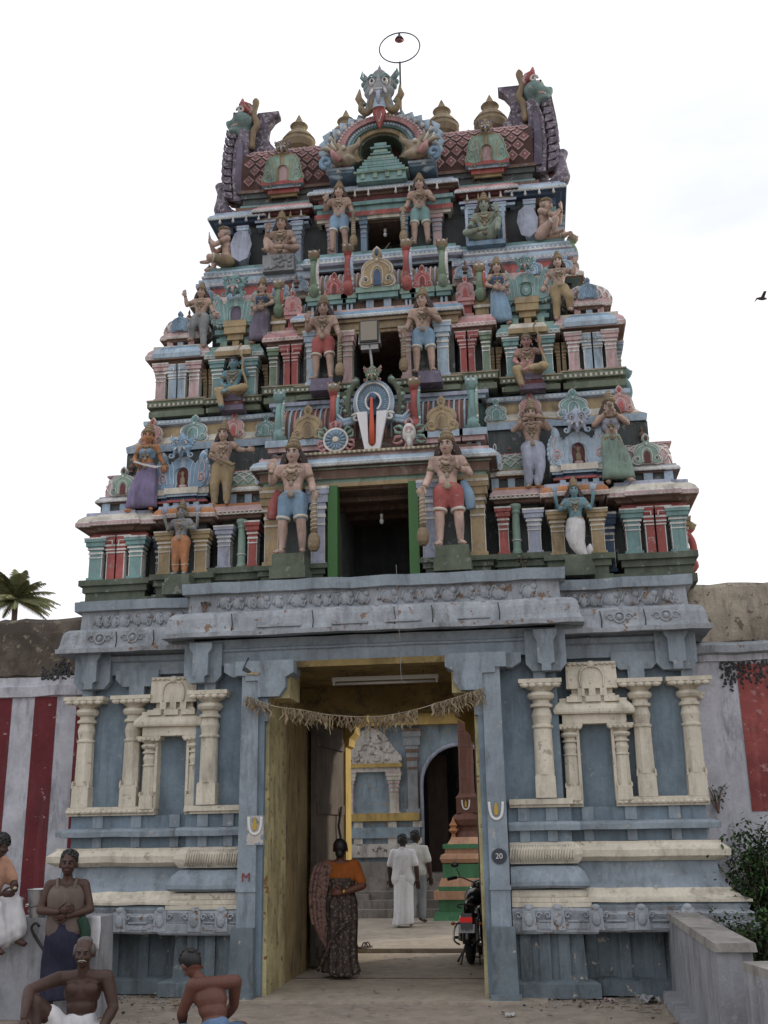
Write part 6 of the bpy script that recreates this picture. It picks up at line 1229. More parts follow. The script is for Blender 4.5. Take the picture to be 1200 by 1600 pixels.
# seated archers
SITA = dict(pelvis=(0, 0, .36), waist=(0, 0, .43), chest=(0, 0, .56), neck=(0, 0, .665), head=(0, -.01, .755), sa=(-.11, 0, .63), sb=(.11, 0, .63), ea=(-.16, -.02, .50), wa=(-.10, -.12, .40), ha=(-.06, -.16, .38), eb=(.19, -.02, .58), wb=(.16, -.12, .66), hb=(.16, -.14, .72), gripb=.6,
            pa=(-.055, -.02, .34), ka=(-.14, -.20, .30), aa=(-.08, -.20, .08), ta=(-.08, -.27, .06), pb=(.055, -.02, .34), kb=(.20, -.19, .33), ab=(.0, -.24, .29), tb=(-.06, -.26, .26))
def bow(t, j, H, hf): m = MB(); m.tube([(p[0] * H, -.16 * H, p[1] * H) for p in crv([(.14, .96), (.10, .86), (.17, .74), (.16, .60), (.22, .42), (.20, .34)], 4)], .012 * H, 'ochre', 6); m.tube([(.13 * H, -.15 * H, .95 * H), (.20 * H, -.15 * H, .35 * H)], .003 * H, 'cream', 4); m.build('bow', t)
ga = 'seated archer statues on the second storey'
statue('seated blue-skinned archer statue in ochre cloth on a purple ledge', (-1.95, 1.02, 6.86), .98, SITA, skin='blueskin', lower=('pants', 'ochre'), crown_=('bun', 'hair'), hair=None, extra=bow, group=ga, k=1.1)
statue('seated pink-skinned archer statue in ochre cloth on a purple ledge', (1.93, 1.02, 6.86), .98, SITA, skin='pinkskin', lower=('pants', 'ochre'), crown_=('bun', 'goldbrown'), hair=None, extra=bow, group=ga, k=1.1, pitch=R(14))
gp = 'painted figures standing on the upper parapet'
ARMUP = dict(sa=(-.11, 0, .79), sb=(.11, 0, .79), ea=(-.22, .0, .74), wa=(-.24, -.04, .87), ha=(-.25, -.05, .93), gripa=.2, eb=(.16, .01, .67), wb=(.20, -.04, .56), hb=(.22, -.05, .52), ka=(-.13, -.06, .34), aa=(-.12, .02, .20), ta=(-.15, -.05, .15), kb=(.05, -.01, .28), ab=(.06, 0, .045))
statue('statue in pale grey cloth with one arm raised beside the left dome', (-2.46, 1.10, 7.93), .88, ARMUP, lower=('pants', 'grey'), group=gp, skin='skin2')
statue('statue in ochre cloth with one arm raised beside the right dome', (2.40, 1.10, 7.93), .88, mir(ARMUP), lower=('pants', 'ochre'), group=gp, skin='skin')
LEAN = dict(sa=(-.10, 0, .79), sb=(.10, 0, .79), ea=(-.16, .02, .66), wa=(-.10, -.10, .56), ha=(-.08, -.13, .53), eb=(.17, -.02, .66), wb=(.06, -.12, .56), hb=(.02, -.14, .54), ka=(-.10, -.02, .28), aa=(-.12, .02, .045), ta=(-.15, -.06, .02), kb=(.05, -.01, .28))
statue('female statue in blue bodice and plum skirt leaning beside the left horseshoe', (-1.60, 1.10, 7.93), .88, LEAN, lower=('skirt', 'maroon' if False else 'violet'), upper='navy', female=True, group=gp, skin='skin2', k=1.1, hair='bun')
statue('female statue in navy bodice and long blue skirt beside the right horseshoe', (1.60, 1.10, 7.93), .88, mir(LEAN), lower=('skirt', 'blue'), upper='navy', female=True, group=gp, skin='skin2', k=1.1)
# seated figures of the top storey
SITX = dict(pelvis=(0, 0, .09), waist=(0, 0, .16), chest=(0, 0, .29), neck=(0, 0, .395), head=(0, -.01, .485), sa=(-.11, 0, .36), sb=(.11, 0, .36), ea=(-.19, -.02, .27), wa=(-.15, -.09, .36), ha=(-.14, -.10, .42), gripa=.1, eb=(.17, -.02, .23), wb=(.15, -.13, .13), hb=(.16, -.18, .11),
            pa=(-.06, -.02, .07), ka=(-.16, -.10, .22), aa=(-.14, -.17, .04), ta=(-.16, -.24, .02), pb=(.06, -.02, .07), kb=(.22, -.14, .07), ab=(.05, -.22, .05), tb=(-.02, -.24, .04))
gs = 'seated statues on the top storey'
statue('small statue sitting on a carved grey block, left of the top door', (-1.47, 1.62, 9.50), 1.12, SITX, lower=None, group=gs, skin='skin2', hair='long')
statue('green-faced statue sitting cross-legged in a blue frame, right of the top door', (1.46, 1.60, 9.48), 1.12, mir(SITX), lower=None, group=gs, skin='greenskin', hair='long')
m = MB(); m.box(-1.70, -1.25, 1.46, 1.7, 9.24, 9.50, 'grey'); rgg = random.Random(2)
for i in range(26): m.ell((rgg.uniform(-1.66, -1.29), 1.455, rgg.uniform(9.28, 9.46)), (.035, .02, .03), 'grey', 6, 4)
m.build('carved_block', S3)
m = MB()
for a_, b_2 in ((1.19, 1.23), (1.70, 1.74)): m.box(a_, b_2, 1.55, 1.9, 9.44, 10.0, 'paleblue')
m.box(1.2, 1.73, 1.52, 1.7, 9.40, 9.47, 'blue'); m.build('seat_frame', S3)
PRAY = dict(pelvis=(0, 0, .10), waist=(0, -.02, .17), chest=(0, -.04, .30), neck=(0, -.05, .405), head=(0, -.08, .50), sa=(-.11, -.04, .37), sb=(.11, -.04, .37), ea=(-.10, -.20, .27), wa=(-.02, -.26, .38), ha=(-.01, -.27, .45), eb=(.10, -.20, .27), wb=(.02, -.26, .38), hb=(.01, -.27, .45), gripa=.02, gripb=.02,
            pa=(-.06, 0, .08), ka=(-.12, -.22, .20), aa=(-.10, -.20, .03), ta=(-.12, -.30, .02), pb=(.06, 0, .08), kb=(.10, -.26, .09), ab=(.04, -.28, .05), tb=(.02, -.36, .05))
def wing(t, j, H, hf):
    m = MB()
    for s in (-1, 1):
        m.prism([(.0, .10 * H), (.10 * H, .04 * H), (.20 * H, .10 * H), (.25 * H, .30 * H), (.22 * H, .44 * H), (.12 * H, .50 * H), (.03 * H, .44 * H), (-.02 * H, .28 * H)], s * .12 * H - .012, s * .12 * H + .012, 'lav', T(0, 0.02, 0, rz=math.pi / 2))
    m.build('wing', t)
gw_ = 'winged kneeling statues at the top corners'
statue('winged statue with folded hands facing left at the top left corner', (-2.26, 1.72, 9.49), 1.08, PRAY, rot=R(-72), lower=('shorts', 'goldbrown'), group=gw_, skin='skin', crown_=('low', 'goldbrown'), hair=None, extra=wing, big=False)
statue('winged statue with folded hands facing right at the top right corner', (2.24, 1.72, 9.47), 1.08, PRAY, rot=R(72), lower=('shorts', 'skin'), group=gw_, skin='skin', crown_=('low', 'goldbrown'), hair=None, extra=wing, big=False)
# ------------------------------------------------------------------ boundary walls
WL = paint('stained_lavender_plaster', (.45, .45, .49), dirt=.75, var=.22, chip=.2, dirtc=(.12, .12, .14), bump=.3)
WR = paint('stripe_red', (.135, .024, .030), dirt=.35, var=.2, chip=.15, chipc=(.33, .22, .22), bump=.3)
WT = paint('weathered_masonry', (.105, .085, .068), dirt=.8, var=.4, chip=.5, chipc=(.20, .17, .13), bump=1.0, streak=False)
WT2 = paint('backlit_weathered_masonry', (.32, .28, .22), dirt=.6, var=.35, chip=.5, chipc=(.13, .11, .09), bump=1.0)  # weathered tone, raised to paint in the backlit glow
PR = paint('flaking_red_panel', (.27, .07, .065), dirt=.9, var=.35, chip=.5, chipc=(.33, .17, .16), bump=.6)
lw = thing('boundary_wall', 'red and white striped temple wall left of the tower with a dark weathered top', 'wall', (0, 0, 0))
m = MB(); m.box(-9.5, -3.55, 1.0, 1.5, 0, 3.30, WL); m.build('plaster_face', lw)
for i in range(12):
    x1 = -4.09 + .29 + (-.59) * i
    if i == 0: m = MB(); m.box(-3.83, -3.6, .994, 1.01, 0, 3.29, WR); m.build('painted_stripe', lw)
    m = MB(); x1 = -4.09 - .59 * i; m.prism([(x1 - .29, 0), (x1, 0), (x1 + .0, 3.29), (x1 - .29, 3.29)], .992 + .0005 * (i % 3), 1.01, WR); m.build('painted_stripe', lw)
m = MB(); m.sweep([(-9.5, 1.0), (-3.5, 1.0)], [(-.02, 3.29, WL), (.05, 3.30, WL), (.06, 3.42, WL), (.02, 3.44, WL), (.02, 3.54, WL), (-.05, 3.56, WL)], wob=.01); m.build('ledge', lw)
m = MB(); m.sweep([(-9.5, 1.02), (-3.5, 1.02)], [(-.02, 3.53, WT), (.03, 3.56, WT), (.04, 3.8, WT), (.02, 4.1, WT), (-.02, 4.24, WT), (-.10, 4.30, WT), (-.45, 4.30, WT), (-.5, 3.5, WT)], wob=.022, step=.14, smooth=True); m.build('parapet', lw)
m = MB(); rg = random.Random(8)
for i in range(500): x = rg.uniform(-4.3, -3.6); z = 3.5 + abs(rg.gauss(0, .10)) * (1 + (x + 4.3) * .8); m.ell((x, .985 + rg.uniform(-.01, .02), z), rg.uniform(.01, .025), 'dark', 5, 3)
tag(m.build('moss', lw), kind='stuff')
rw = thing('boundary_wall', 'weathered temple wall right of the tower with a flaking red painted panel', 'wall', (0, 0, 0))
m = MB(); m.box(3.5, 10, 1.0, 1.5, 0, 3.45, WL); m.build('plaster_face', rw)
m = MB(); m.box(4.09, 5.6, .99, 1.01, 1.77, 3.39, PR); m.build('red_panel', rw)
m = MB(); rg = random.Random(18)
for i in range(260): x = 3.9 + abs(rg.gauss(0, .5)); z = 3.36 + rg.gauss(0, .10) - (.12 * rg.random() if rg.random() < .15 else 0); m.ell((x, .985, z), (rg.uniform(.008, .02), .012, rg.uniform(.008, .03)), 'dark', 5, 3)
tag(m.build('moss', rw), kind='stuff')
m = MB(); m.sweep([(3.5, 1.0), (10, 1.0)], [(-.02, 3.42, WL), (.03, 3.43, WL), (.04, 3.50, WALLD), (.10, 3.52, WALLD), (.11, 3.60, WALLD), (.05, 3.64, WALLD), (-.02, 3.66, WALLD)], wob=.01); m.build('ledge', rw)
m = MB(); m.sweep([(3.5, 1.02), (10, 1.02)], [(-.02, 3.62, WT2), (.03, 3.66, WT2), (.03, 4.0, WT2), (.0, 4.30, WT2), (-.06, 4.36, WT2), (-.45, 4.37, WT2), (-.5, 3.6, WT2)], wob=.015, step=.2); m.build('parapet', rw)

# ------------------------------------------------------------------ courtyard: inner shrine, steps, flagpole
def IX(px): return -2.09 + (px - 550) * .0136
def IZ(py): return (1432 - py) * .0128 + .02
IB = paint('inner_blue', (.25, .32, .37), dirt=.45, var=.2, chip=.55, chipc=(.33, .27, .20), bump=.5); IW = paint('peeling_white', (.50, .47, .43), dirt=.45, var=.15, chip=.6, chipc=(.16, .13, .11), bump=.8); IG = paint('inner_ochre', (.42, .29, .10), dirt=.4); IS = paint('step_stone', (.24, .215, .19), dirt=.5, var=.25, bump=.7)
it = thing('inner_shrine', 'inner temple hall with a wide dark arch seen through the gateway', 'temple', (0, 0, 0))
ax, ar, az = .16, .80, 2.55
m = MB(); oy = 11.0
arc = [(ax - ar, .8)] + [(ax - ar * math.cos(R(180 * i / 16)) * 1.0, az + ar * math.sin(R(180 * i / 16))) for i in range(17)] + [(ax + ar, .8)]
out_l = [(-7, .02), (-7, 4.1), (ax, 4.1)] + [(x, z) for x, z in arc[:10] if x <= ax + 1e-6][::-1] + [(ax - ar, .02)]
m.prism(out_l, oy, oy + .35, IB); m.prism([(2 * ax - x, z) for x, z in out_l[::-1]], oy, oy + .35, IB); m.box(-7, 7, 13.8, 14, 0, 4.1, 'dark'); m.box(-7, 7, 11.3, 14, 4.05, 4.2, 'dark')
m.box(-7, 7, oy + .35, 13.9, .7, .80, IS); m.build('hall_wall', it)
m = MB(); rim = [(x, z) for x, z in arc]; m.tube([(x, oy - .02, z) for x, z in rim], .045, 'lav', 6); m.build('arch_rim', it)
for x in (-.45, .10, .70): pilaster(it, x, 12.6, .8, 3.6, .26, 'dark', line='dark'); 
m = MB(); m.box(-.62, -.2, 12.1, 12.16, .8, 3.2, paint('door_brown', (.07, .045, .035), dirt=.3)); m.build('inner_door', it)
m = MB(); m.box(-7, 7, 10.75, 11.1, IZ(1140), IZ(1122), IG); m.box(-7, 7, 10.6, 11.1, IZ(1122), IZ(1114), 'palegreen'); m.box(-7, 7, 10.7, 12, IZ(1112), 4.35, IB); m.build('roof_beam', it)
for x0_ in (IX(580),):
    m = MB(); g = [(p[0], p[1]) for p in crv([(-.62, 0), (-.66, .12), (-.55, .26), (-.42, .42), (-.30, .60), (-.12, .70), (0, .74), (.12, .70), (.30, .60), (.42, .42), (.55, .26), (.66, .12), (.62, 0)], 3)]; m.prism([(x0_ + x, IZ(1200) + z) for x, z in g], oy - .12, oy + .02, IW)
    rgx = random.Random(3)
    for i in range(30): m.ell((x0_ + rgx.uniform(-.45, .45), oy - .12, IZ(1200) + rgx.uniform(.05, .5)), (.06, .03, .05), IW, 7, 5)
    m.build('stucco_gable', it); m = MB(); m.box(x0_ - .66, x0_ + .66, oy - .16, oy + .02, IZ(1206), IZ(1200), IG); m.box(x0_ - .62, x0_ + .62, oy - .12, oy + .02, IZ(1213), IZ(1206), IW); m.build('niche_lintel', it)
    for s in (-1, 1): pilaster(it, x0_ + s * .48, oy, IZ(1280), IZ(1213), .22, 'cream', line='rose')
pilaster(it, IX(644), oy, IZ(1280), IZ(1145), .26, 'grey', line='brown'); pilaster(it, IX(516), oy, IZ(1280), IZ(1145), .26, 'grey', line='brown')
for (a_, b_2, o_, c_) in ((1290, 1278, .16, IG), (1316, 1300, .14, IB), (1300, 1291, .05, IB), (1325, 1316, .05, IB), (1345, 1325, .20, IW), (1352, 1345, .1, IB), (1375, 1352, .35, IS), (1395, 1375, .5, IS)):
    m = MB(); m.box(-7, ax - ar - .04, oy - o_, oy + .1, IZ(a_), IZ(b_2), c_); m.build('ledge', it)
for q in (560, 612, 650):
    for z0, z1 in ((1300, 1291), (1325, 1316)): m = MB(); m.box(IX(q) - .09, IX(q) + .09, oy - .12, oy, IZ(z0), IZ(z1), 'cream'); m.build('ledge_block', it)
for i in range(5): m = MB(); m.box(-2.6 + (.05 * i), 1.6, 9.55 + .3 * i, 11.3, .05 + .15 * i, .065 + .148 * (i + 1), IS); m.build('step', it)
m = MB(); m.box(-7, -1.6, 9.9, 11, .05, IZ(1397), IS); m.build('step_flank', it)
fp = thing('temple_flagpole', 'brown stone flagpole on a stepped green and peach pedestal in the courtyard', 'flagpole', (.40, 9.5, .065))
PE = paint('peach_paint', (.52, .30, .19), dirt=.3); GR = paint('pedestal_green', (.08, .22, .11), dirt=.3); BR = paint('brown_stone', (.16, .075, .055), dirt=.4)
def sq(m, hw, z0, z1, mat, top=None): m.box(-hw, hw, -hw, hw, z0, z1, mat, top=top)
for nm, hw, z0, z1, mat, tp in (('plinth', .66, 0, .14, GR, .05), ('plinth', .55, .14, .36, GR, None), ('plinth', .63, .36, .50, PE, None), ('plinth', .55, .50, .58, GR, .0), ('plinth', .55, .58, .72, PE, .05), ('plinth', .47, .72, .97, GR, None), ('plinth', .42, 1.16, 1.24, PE, None), ('plinth', .46, 1.24, 1.32, GR, None), ('plinth', .38, 1.32, 1.44, PE, .08)):
    m = MB(); sq(m, hw, z0, z1, mat, tp); m.build(nm, fp)
m = MB(); m.lathe([(.55, .97), (.68, .99), (.73, 1.06), (.70, 1.13), (.56, 1.17)], PE, 4, oct_=True, smooth=False); m.build('rounded_band', fp)
m = MB(); m.lathe([(.30, 1.44), (.27, 1.52), (.20, 1.56), (.20, 1.62), (.27, 1.66), (.31, 1.76), (.27, 1.84), (.20, 1.88)], BR, 12); m.build('pole_foot', fp)
m = MB(); sq(m, .20, 1.88, 2.16, BR); fb = m.build('pole_block', fp); umark(-.02, -.207, 2.03, .17, fb)
m = MB(); m.lathe([(.23, 2.16), (.16, 2.24), (.145, 2.32), (.14, 6.0)], BR, 8, smooth=False)
for q in range(8): m.lathe([(.143, 2.5 + q * .3), (.149, 2.51 + q * .3), (.149, 2.53 + q * .3), (.143, 2.54 + q * .3)], BR, 8, smooth=False)
m.build('shaft', fp)
m = MB(); m.lathe([(.0, 1.40), (.06, 1.42), (.03, 1.50), (.09, 1.56), (.07, 1.60), (.05, 1.62), (.08, 1.66), (.04, 1.72), (0, 1.82)], 'orange', 10, T(-.27, -.2, 0)); m.build('corner_lamp', fp)

# ------------------------------------------------------------------ low walls in front
CON = paint('grey_concrete', (.27, .275, .295), dirt=.5, var=.2, chip=.25, chipc=(.30, .30, .31), dirtc=(.07, .065, .06), bump=.5); CONT = paint('brown_capped_concrete', (.27, .255, .235), dirt=.5, var=.2, bump=.5)
ra = thing('ramp_wall', 'long low concrete wall running from the gate towards the lower right', 'low wall', (0, 0, 0))
m = MB(); m.box(2.98, 3.25, -3.08, .16, 0, .74, CON, top=.01); m.box(2.965, 3.27, -3.11, .16, .74, .80, CONT, top=.008); m.box(2.85, 3.0, -3.1, -.1, 0, .09, CON, top=.02); m.build('wall_body', ra)
rb = MB(); P_ = [(3.09, -3.5), (3.25, -4.3), (4.3, -4.6), (4.3, -3.16)]
for z0, z1, mt in ((0, .66, CON), (.66, .72, CONT)): rb.add([(x, y, z0) for x, y in P_] + [(x, y, z1 - .001) for x, y in P_], [(0, 1, 2, 3), (4, 5, 6, 7), (0, 1, 5, 4), (1, 2, 6, 5), (2, 3, 7, 6), (3, 0, 4, 7)], mt)
tag(rb.build('low_wall_block'), 'lower concrete block in the bottom right corner beside the long low wall', 'low wall')
mb = MB(); mb.box(-6, -2.38, -1.45, -1.02, 0, .88, CON, top=(.02, .02)); tag(mb.build('stone_platform'), 'waist high grey masonry platform at the lower left with men around it', 'platform')
# ------------------------------------------------------------------ garland
LF = [plain('dry_leaf_a', (.25, .19, .11), .9), plain('dry_leaf_b', (.17, .12, .075), .9), plain('dry_leaf_c', (.30, .25, .17), .9)]
gl = thing('leaf_garland', 'string of dried mango leaves sagging across the top of the gateway', 'garland', (0, 0, 0))
rg = random.Random(12); GP = [(-1.36, 3.07), (-1.05, 2.95), (-.75, 2.90), (-.39, 2.83), (.10, 2.80), (.50, 2.86), (.74, 2.92), (1.0, 2.99), (1.24, 3.06)]
gc = crv([(x, -.16, z) for x, z in GP], 10); m = MB(); m.tube(gc, .006, 'sandy', 5); m.build('string', gl)
lms = []
for v in range(6):
    m = MB(); l = rg.uniform(.11, .20); w_ = rg.uniform(.008, .015); bend = rg.uniform(-.05, .05); P = []
    for i in range(7): t = i / 6; ww = w_ * math.sin(math.pi * min(1, t * .9 + .08)) ** .7; cx = bend * t * t + .012 * math.sin(t * 9 + v); cu = math.sin(t * 5 + v * 2) * .018; P.append(((cx - ww, cu, -l * t), (cx, cu - .006, -l * t), (cx + ww, cu, -l * t)))
    m.add([q for p in P for q in p], [(i * 3 + j, i * 3 + j + 1, i * 3 + j + 4, i * 3 + j + 3) for i in range(6) for j in (0, 1)], LF[v % 3], True); lms.append(m.mesh('leaf'))
for p in gc[::1]:
    pass
N_ = 290
for i in range(N_):
    t = i / (N_ - 1) * (len(gc) - 1); a_ = gc[int(t)]; b_2 = gc[min(int(t) + 1, len(gc) - 1)]; p = a_.lerp(b_2, t - int(t))
    if -1.06 < p.x < -.93 or .53 < p.x < .70: continue
    link('leaf', lms[i % 6], gl, (p.x + rg.uniform(-.01, .01), p.y - .01 + rg.uniform(-.03, .012), p.z + rg.uniform(-.015, .012)), (rg.uniform(-.3, .3), rg.uniform(-.28, .28), rg.uniform(-1.2, 1.2)), rg.uniform(.75, 1.15))
# ------------------------------------------------------------------ lamps and wires
WHT = plain('enamel_white', (.42, .40, .36), .4); MET = plain('dull_metal', (.30, .30, .30), .45, .6); DK = plain('dark_metal', (.05, .05, .05), .5, .4)
tl = thing('tube_light', 'unlit white tube light fitting on the gateway ceiling', 'lamp', (.08, .62, 3.30))
m = MB(); m.box(-.62, .62, -.02, .02, .0, .045, WHT); m.build('batten', tl); m = MB(); m.tube([(-.58, 0, -.03), (.58, 0, -.03)], .016, plain('tube_glass', (.45, .44, .42), .2), 10); m.build('tube', tl)
for x in (-.6, .6): m = MB(); m.box(x - .012, x + .012, -.015, .015, -.045, .0, WHT); m.build('end_cap', tl)
for x in (-.45, .45): m = MB(); m.tube([(x, 0, .04), (x, 0, .11)], .004, DK, 5); m.build('hanger', tl)
rl = thing('ring_lamp', 'thin metal ring with a small shaded bulb on a pole above the roof', 'lamp', (.20, 2.62, 11.9))
m = MB(); m.tube([(0, 0, 0), (0, 0, 1.6)], .016, DK, 8); m.build('pole', rl); m = MB(); m.tube([(.33 * math.cos(a / 40 * 6.283), .0, 1.88 + .29 * math.sin(a / 40 * 6.283)) for a in range(40)], .011, DK, 6, closed=True); m.build('ring', rl)
m = MB(); m.lathe([(.015, 2.17), (.02, 2.10), (.05, 2.08), (.075, 2.03)], DK, 12); m.build('lamp_shade', rl); m = MB(); m.ell((0, 0, 2.02), (.055, .055, .03), plain('bulb_red', (.30, .10, .10), .3), 10, 6); m.build('bulb', rl)
fl = thing('floodlight', 'square floodlight on a thin pole in front of the second doorway', 'floodlight', (-.03, .58, 7.10))
m = MB(); m.tube([(.02, .05, -.15), (.0, .05, .25), (-.02, .03, .46)], .018, MET, 8); m.build('pole', fl); m = MB(); m.box(-.16, .12, .0, .14, .47, .80, MET, top=.02); m.build('housing', fl, rot=(0, 0, 0)); m = MB(); m.box(-.145, .105, -.02, .0, .485, .785, DK); m.box(-.125, .085, -.03, -.01, .505, .765, plain('frosted_glass', (.24, .21, .16), .25)); m.build('lens', fl)
m = MB(); m.box(-.13, .09, .02, .12, .40, .47, MET); m.build('ballast_box', fl)
for nm, p, l in (('bulb hanging in the large green doorway', (.03, .9, 5.62), .26), ('bulb hanging in the topmost doorway', (0, 1.95, 10.12), .10)):
    bl = thing('hanging_bulb', 'bare clear ' + nm, 'light bulb', p); m = MB(); m.tube([(0, 0, 0), (0, 0, -l)], .006, DK, 5); m.lathe([(0, -l + .03), (.022, -l + .03), (.022, -l - .02), (.0, -l - .03)], WHT, 8); m.build('holder', bl); m = MB(); m.ell((0, 0, -l - .06), (.028, .028, .04), plain('clear_bulb', (.55, .58, .60), .1), 10, 8); m.build('glass', bl)
mb = MB(); mb.tube(crv([(.36, -.36, 4.42), (.37, -.40, 4.2), (.375, -.41, 3.9), (.385, -.38, 3.6), (.39, -.36, 3.2), (.42, -.36, 3.12)], 4), .003, plain('wire_grey', (.22, .22, .22), .6), 5); tag(mb.build('hanging_wire'), 'thin pale wire hanging down the gateway front from the stone ledge', 'wire')
# ------------------------------------------------------------------ plants
def leafmesh(l, w_, mat):
    m = MB(); m.add([(0, 0, 0), (w_ * .5, l * .35, .02 * l), (w_ * .4, l * .7, 0), (0, l, -.08 * l), (-w_ * .4, l * .7, 0), (-w_ * .5, l * .35, .02 * l), (0, l * .5, -.04 * l)], [(0, 1, 6), (1, 2, 6), (2, 3, 6), (3, 4, 6), (4, 5, 6), (5, 0, 6)], mat, True); return m
LG = [paint('leaf_dark', (.022, .04, .017), dirt=.1, bump=0), paint('leaf_mid', (.04, .085, .022), dirt=.1, bump=0), paint('leaf_pale', (.055, .09, .03), dirt=.1, bump=0)]
def bush(name, label, cat, loc, n, rx, ry, rz_, ls, seed, stems=9):
    r_ = random.Random(seed); t = thing(name, label, cat, loc); tips = []
    m = MB()
    for i in range(stems):
        a = r_.uniform(0, 6.28); q = r_.uniform(.3, 1); tip = Vector((rx * q * math.cos(a), ry * q * math.sin(a), rz_ * r_.uniform(.6, 1.05))); P = crv([(0, 0, 0), tip * .4 + Vector((r_.uniform(-.05, .05), 0, .1)), tip], 4); m.tube(P, [.009 * (1 - .8 * j / len(P)) for j in range(len(P))], 'brown', 5); tips += P[2:]
    m.build('stem', t); m = MB()
    for i in range(n):
        c_ = r_.choice(tips) + Vector((r_.gauss(0, rx * .20), r_.gauss(0, ry * .20), r_.gauss(0, rz_ * .10))); lf = leafmesh(ls * r_.uniform(.6, 1.3), ls * .45, LG[r_.choice((0, 0, 1, 1, 2))]); M = Matrix.Translation(c_) @ Matrix.Rotation(r_.uniform(0, 6.28), 4, 'Z') @ Matrix.Rotation(r_.uniform(-1.1, .7), 4, 'X')
        m.add(lf.v, lf.f, lf.mats[0], True, M)
    tag(m.build('foliage', t), kind='stuff'); return t
bush('shrub', 'dark leafy shrub growing against the wall at the right edge of the gate', 'shrub', (4.05, .35, .05), 9500, .46, .36, 1.36, .066, 3, 46)
bush('shrub', 'low green weeds growing behind the concrete wall at the right', 'weeds', (3.75, -.35, .05), 2600, .5, .35, .72, .065, 6, 20)
bush('weed', 'tiny green sprig growing on the ledge below the fish-tailed statue', 'weed', (1.75, .45, 4.44), 40, .07, .06, .20, .045, 9, 4)
bush('weed', 'thin weed growing from the crack at the corner of the right wall', 'weed', (3.72, .93, 1.75), 50, .20, .06, .35, .05, 19, 7)
bush('weed', 'small dry weed on the stone ledge left of the central frieze', 'weed', (-1.93, .02, 4.06), 30, .08, .04, .08, .035, 14, 5)
pt = thing('coconut_palm', 'distant coconut palm showing its crown above the left wall', 'palm tree', (-23.9, 38, 0))
m = MB(); m.tube([(0, 0, 0), (.1, 0, 4), (.05, 0, 9), (0, 0, 13.3)], [.22, .18, .15, .14], 'brown', 10); m.build('trunk', pt); r_ = random.Random(21)
PF = [paint('hazy_frond_green', (.16, .18, .09), dirt=.1, bump=0), paint('frond_yellow', (.15, .14, .06), dirt=.1, bump=0)]  # fronds paler, distance haze put into the colour
for i in range(52):
    a = i * 2.4; el = R(r_.uniform(-10, 85)); L_ = r_.uniform(1.6, 2.5); d = Vector((math.cos(a) * math.cos(el), math.sin(a) * math.cos(el), math.sin(el))); P = [Vector((0, 0, 13.2)) + d * L_ * t + Vector((0, 0, -.7 * t * t * L_ * .5)) for t in [q / 12 for q in range(13)]]
    m = MB(); m.tube(P, [.035 * (1 - .85 * q / 12) for q in range(13)], PF[1], 5); sd_ = d.cross(Vector((0, 0, 1))).normalized()
    for q in range(2, 13):
        for k_ in range(4):
            p = P[q - 1].lerp(P[q], k_ / 4); fwd = (P[q] - P[q - 1]).normalized()
            for s in (-1, 1):
                ll = .42 * math.sin(math.pi * (q / 13) ** .8) + .08; tip = p + (sd_ * s * .8 + fwd * .6 + Vector((0, 0, -.45 - r_.uniform(0, .3)))).normalized() * ll; w_ = fwd * .04; m.add([p - w_, p + w_, tip], [(0, 1, 2)], PF[r_.choice((0, 0, 1))])
    m.build('frond', pt)
# ------------------------------------------------------------------ small litter, sandals, bird
LT = plain('paper_scrap', (.45, .45, .44), .8)
def scrap(name, label, cat, p, s_, mat, seed):
    r_ = random.Random(seed); m = MB(); n = 5; vs = [(s_ * (i / n - .5 + r_.uniform(-.06, .06)), s_ * .7 * (j / n - .5 + r_.uniform(-.06, .06)), r_.uniform(0, .3) * s_) for j in range(n + 1) for i in range(n + 1)]
    m.add(vs, [(j * (n + 1) + i, j * (n + 1) + i + 1, (j + 1) * (n + 1) + i + 1, (j + 1) * (n + 1) + i) for j in range(n) for i in range(n)], mat); return tag(m.build(name, None, p, (0, 0, seed)), label, cat)
scrap('paper_scrap', 'crumpled white paper scrap lying in front of the right door post', 'litter', (1.41, -1.06, .0), .11, LT, 1)
scrap('plastic_bag', 'crumpled grey plastic bag on the dirt beside the low wall', 'litter', (2.72, -.15, .0), .22, plain('grey_plastic', (.28, .29, .31), .35), 2)
scrap('paper_scrap', 'pale pinkish scrap lying at the foot of the right plinth', 'litter', (2.35, -.15, .0), .10, plain('pink_paper', (.40, .30, .30), .8), 3)
scrap('paper_scrap', 'small brown scrap on the dirt near the corner of the left plinth', 'litter', (-1.9, -.5, .0), .10, plain('brown_paper', (.22, .17, .12), .8), 4)
for i, (x, y, rz) in enumerate(((-.92, 4.22, .3), (-.76, 4.18, -.5))):
    t = thing('sandal', ('dark sandal left on the step, half hidden behind the woman', 'dark strapped sandal on the threshold nearer the walking men')[i], 'sandal', (x, y, .066), rz, 'pair of sandals on the threshold'); m = MB(); m.prism([(-.05, -.12), (.05, -.12), (.06, .05), (.04, .13), (-.03, .13), (-.055, .05)], 0, .02, 'hair', T(0, 0, .02, rx=math.pi / 2 * -1)); m.build('sole', t)
    for q in (.0, .06): m = MB(); m.tube([(-.055, q, .01), (-.03, q, .06), (.0, q, .07), (.03, q, .06), (.055, q, .01)], .010, 'hair', 5); m.build('strap', t)
bt = thing('bird', 'small dark bird in flight in the sky at the right edge', 'bird', (7.6, 12, 13.52), R(20)); m = MB(); m.tube([(-.13, 0, 0), (-.06, 0, .01), (.03, 0, .015), (.10, 0, .02), (.15, 0, .02)], [.008, .035, .045, .028, .006], 'hair', 8); m.build('body', bt)
for s in (-1, 1): m = MB(); m.add([(.06, s * .03, .02), (-.04, s * .03, .02), (-.02, s * .16, .12), (.05, s * .17, .13), (-.02, s * .30, .05)], [(0, 1, 2, 3), (3, 2, 4)], 'hair'); m.build('wing', bt)

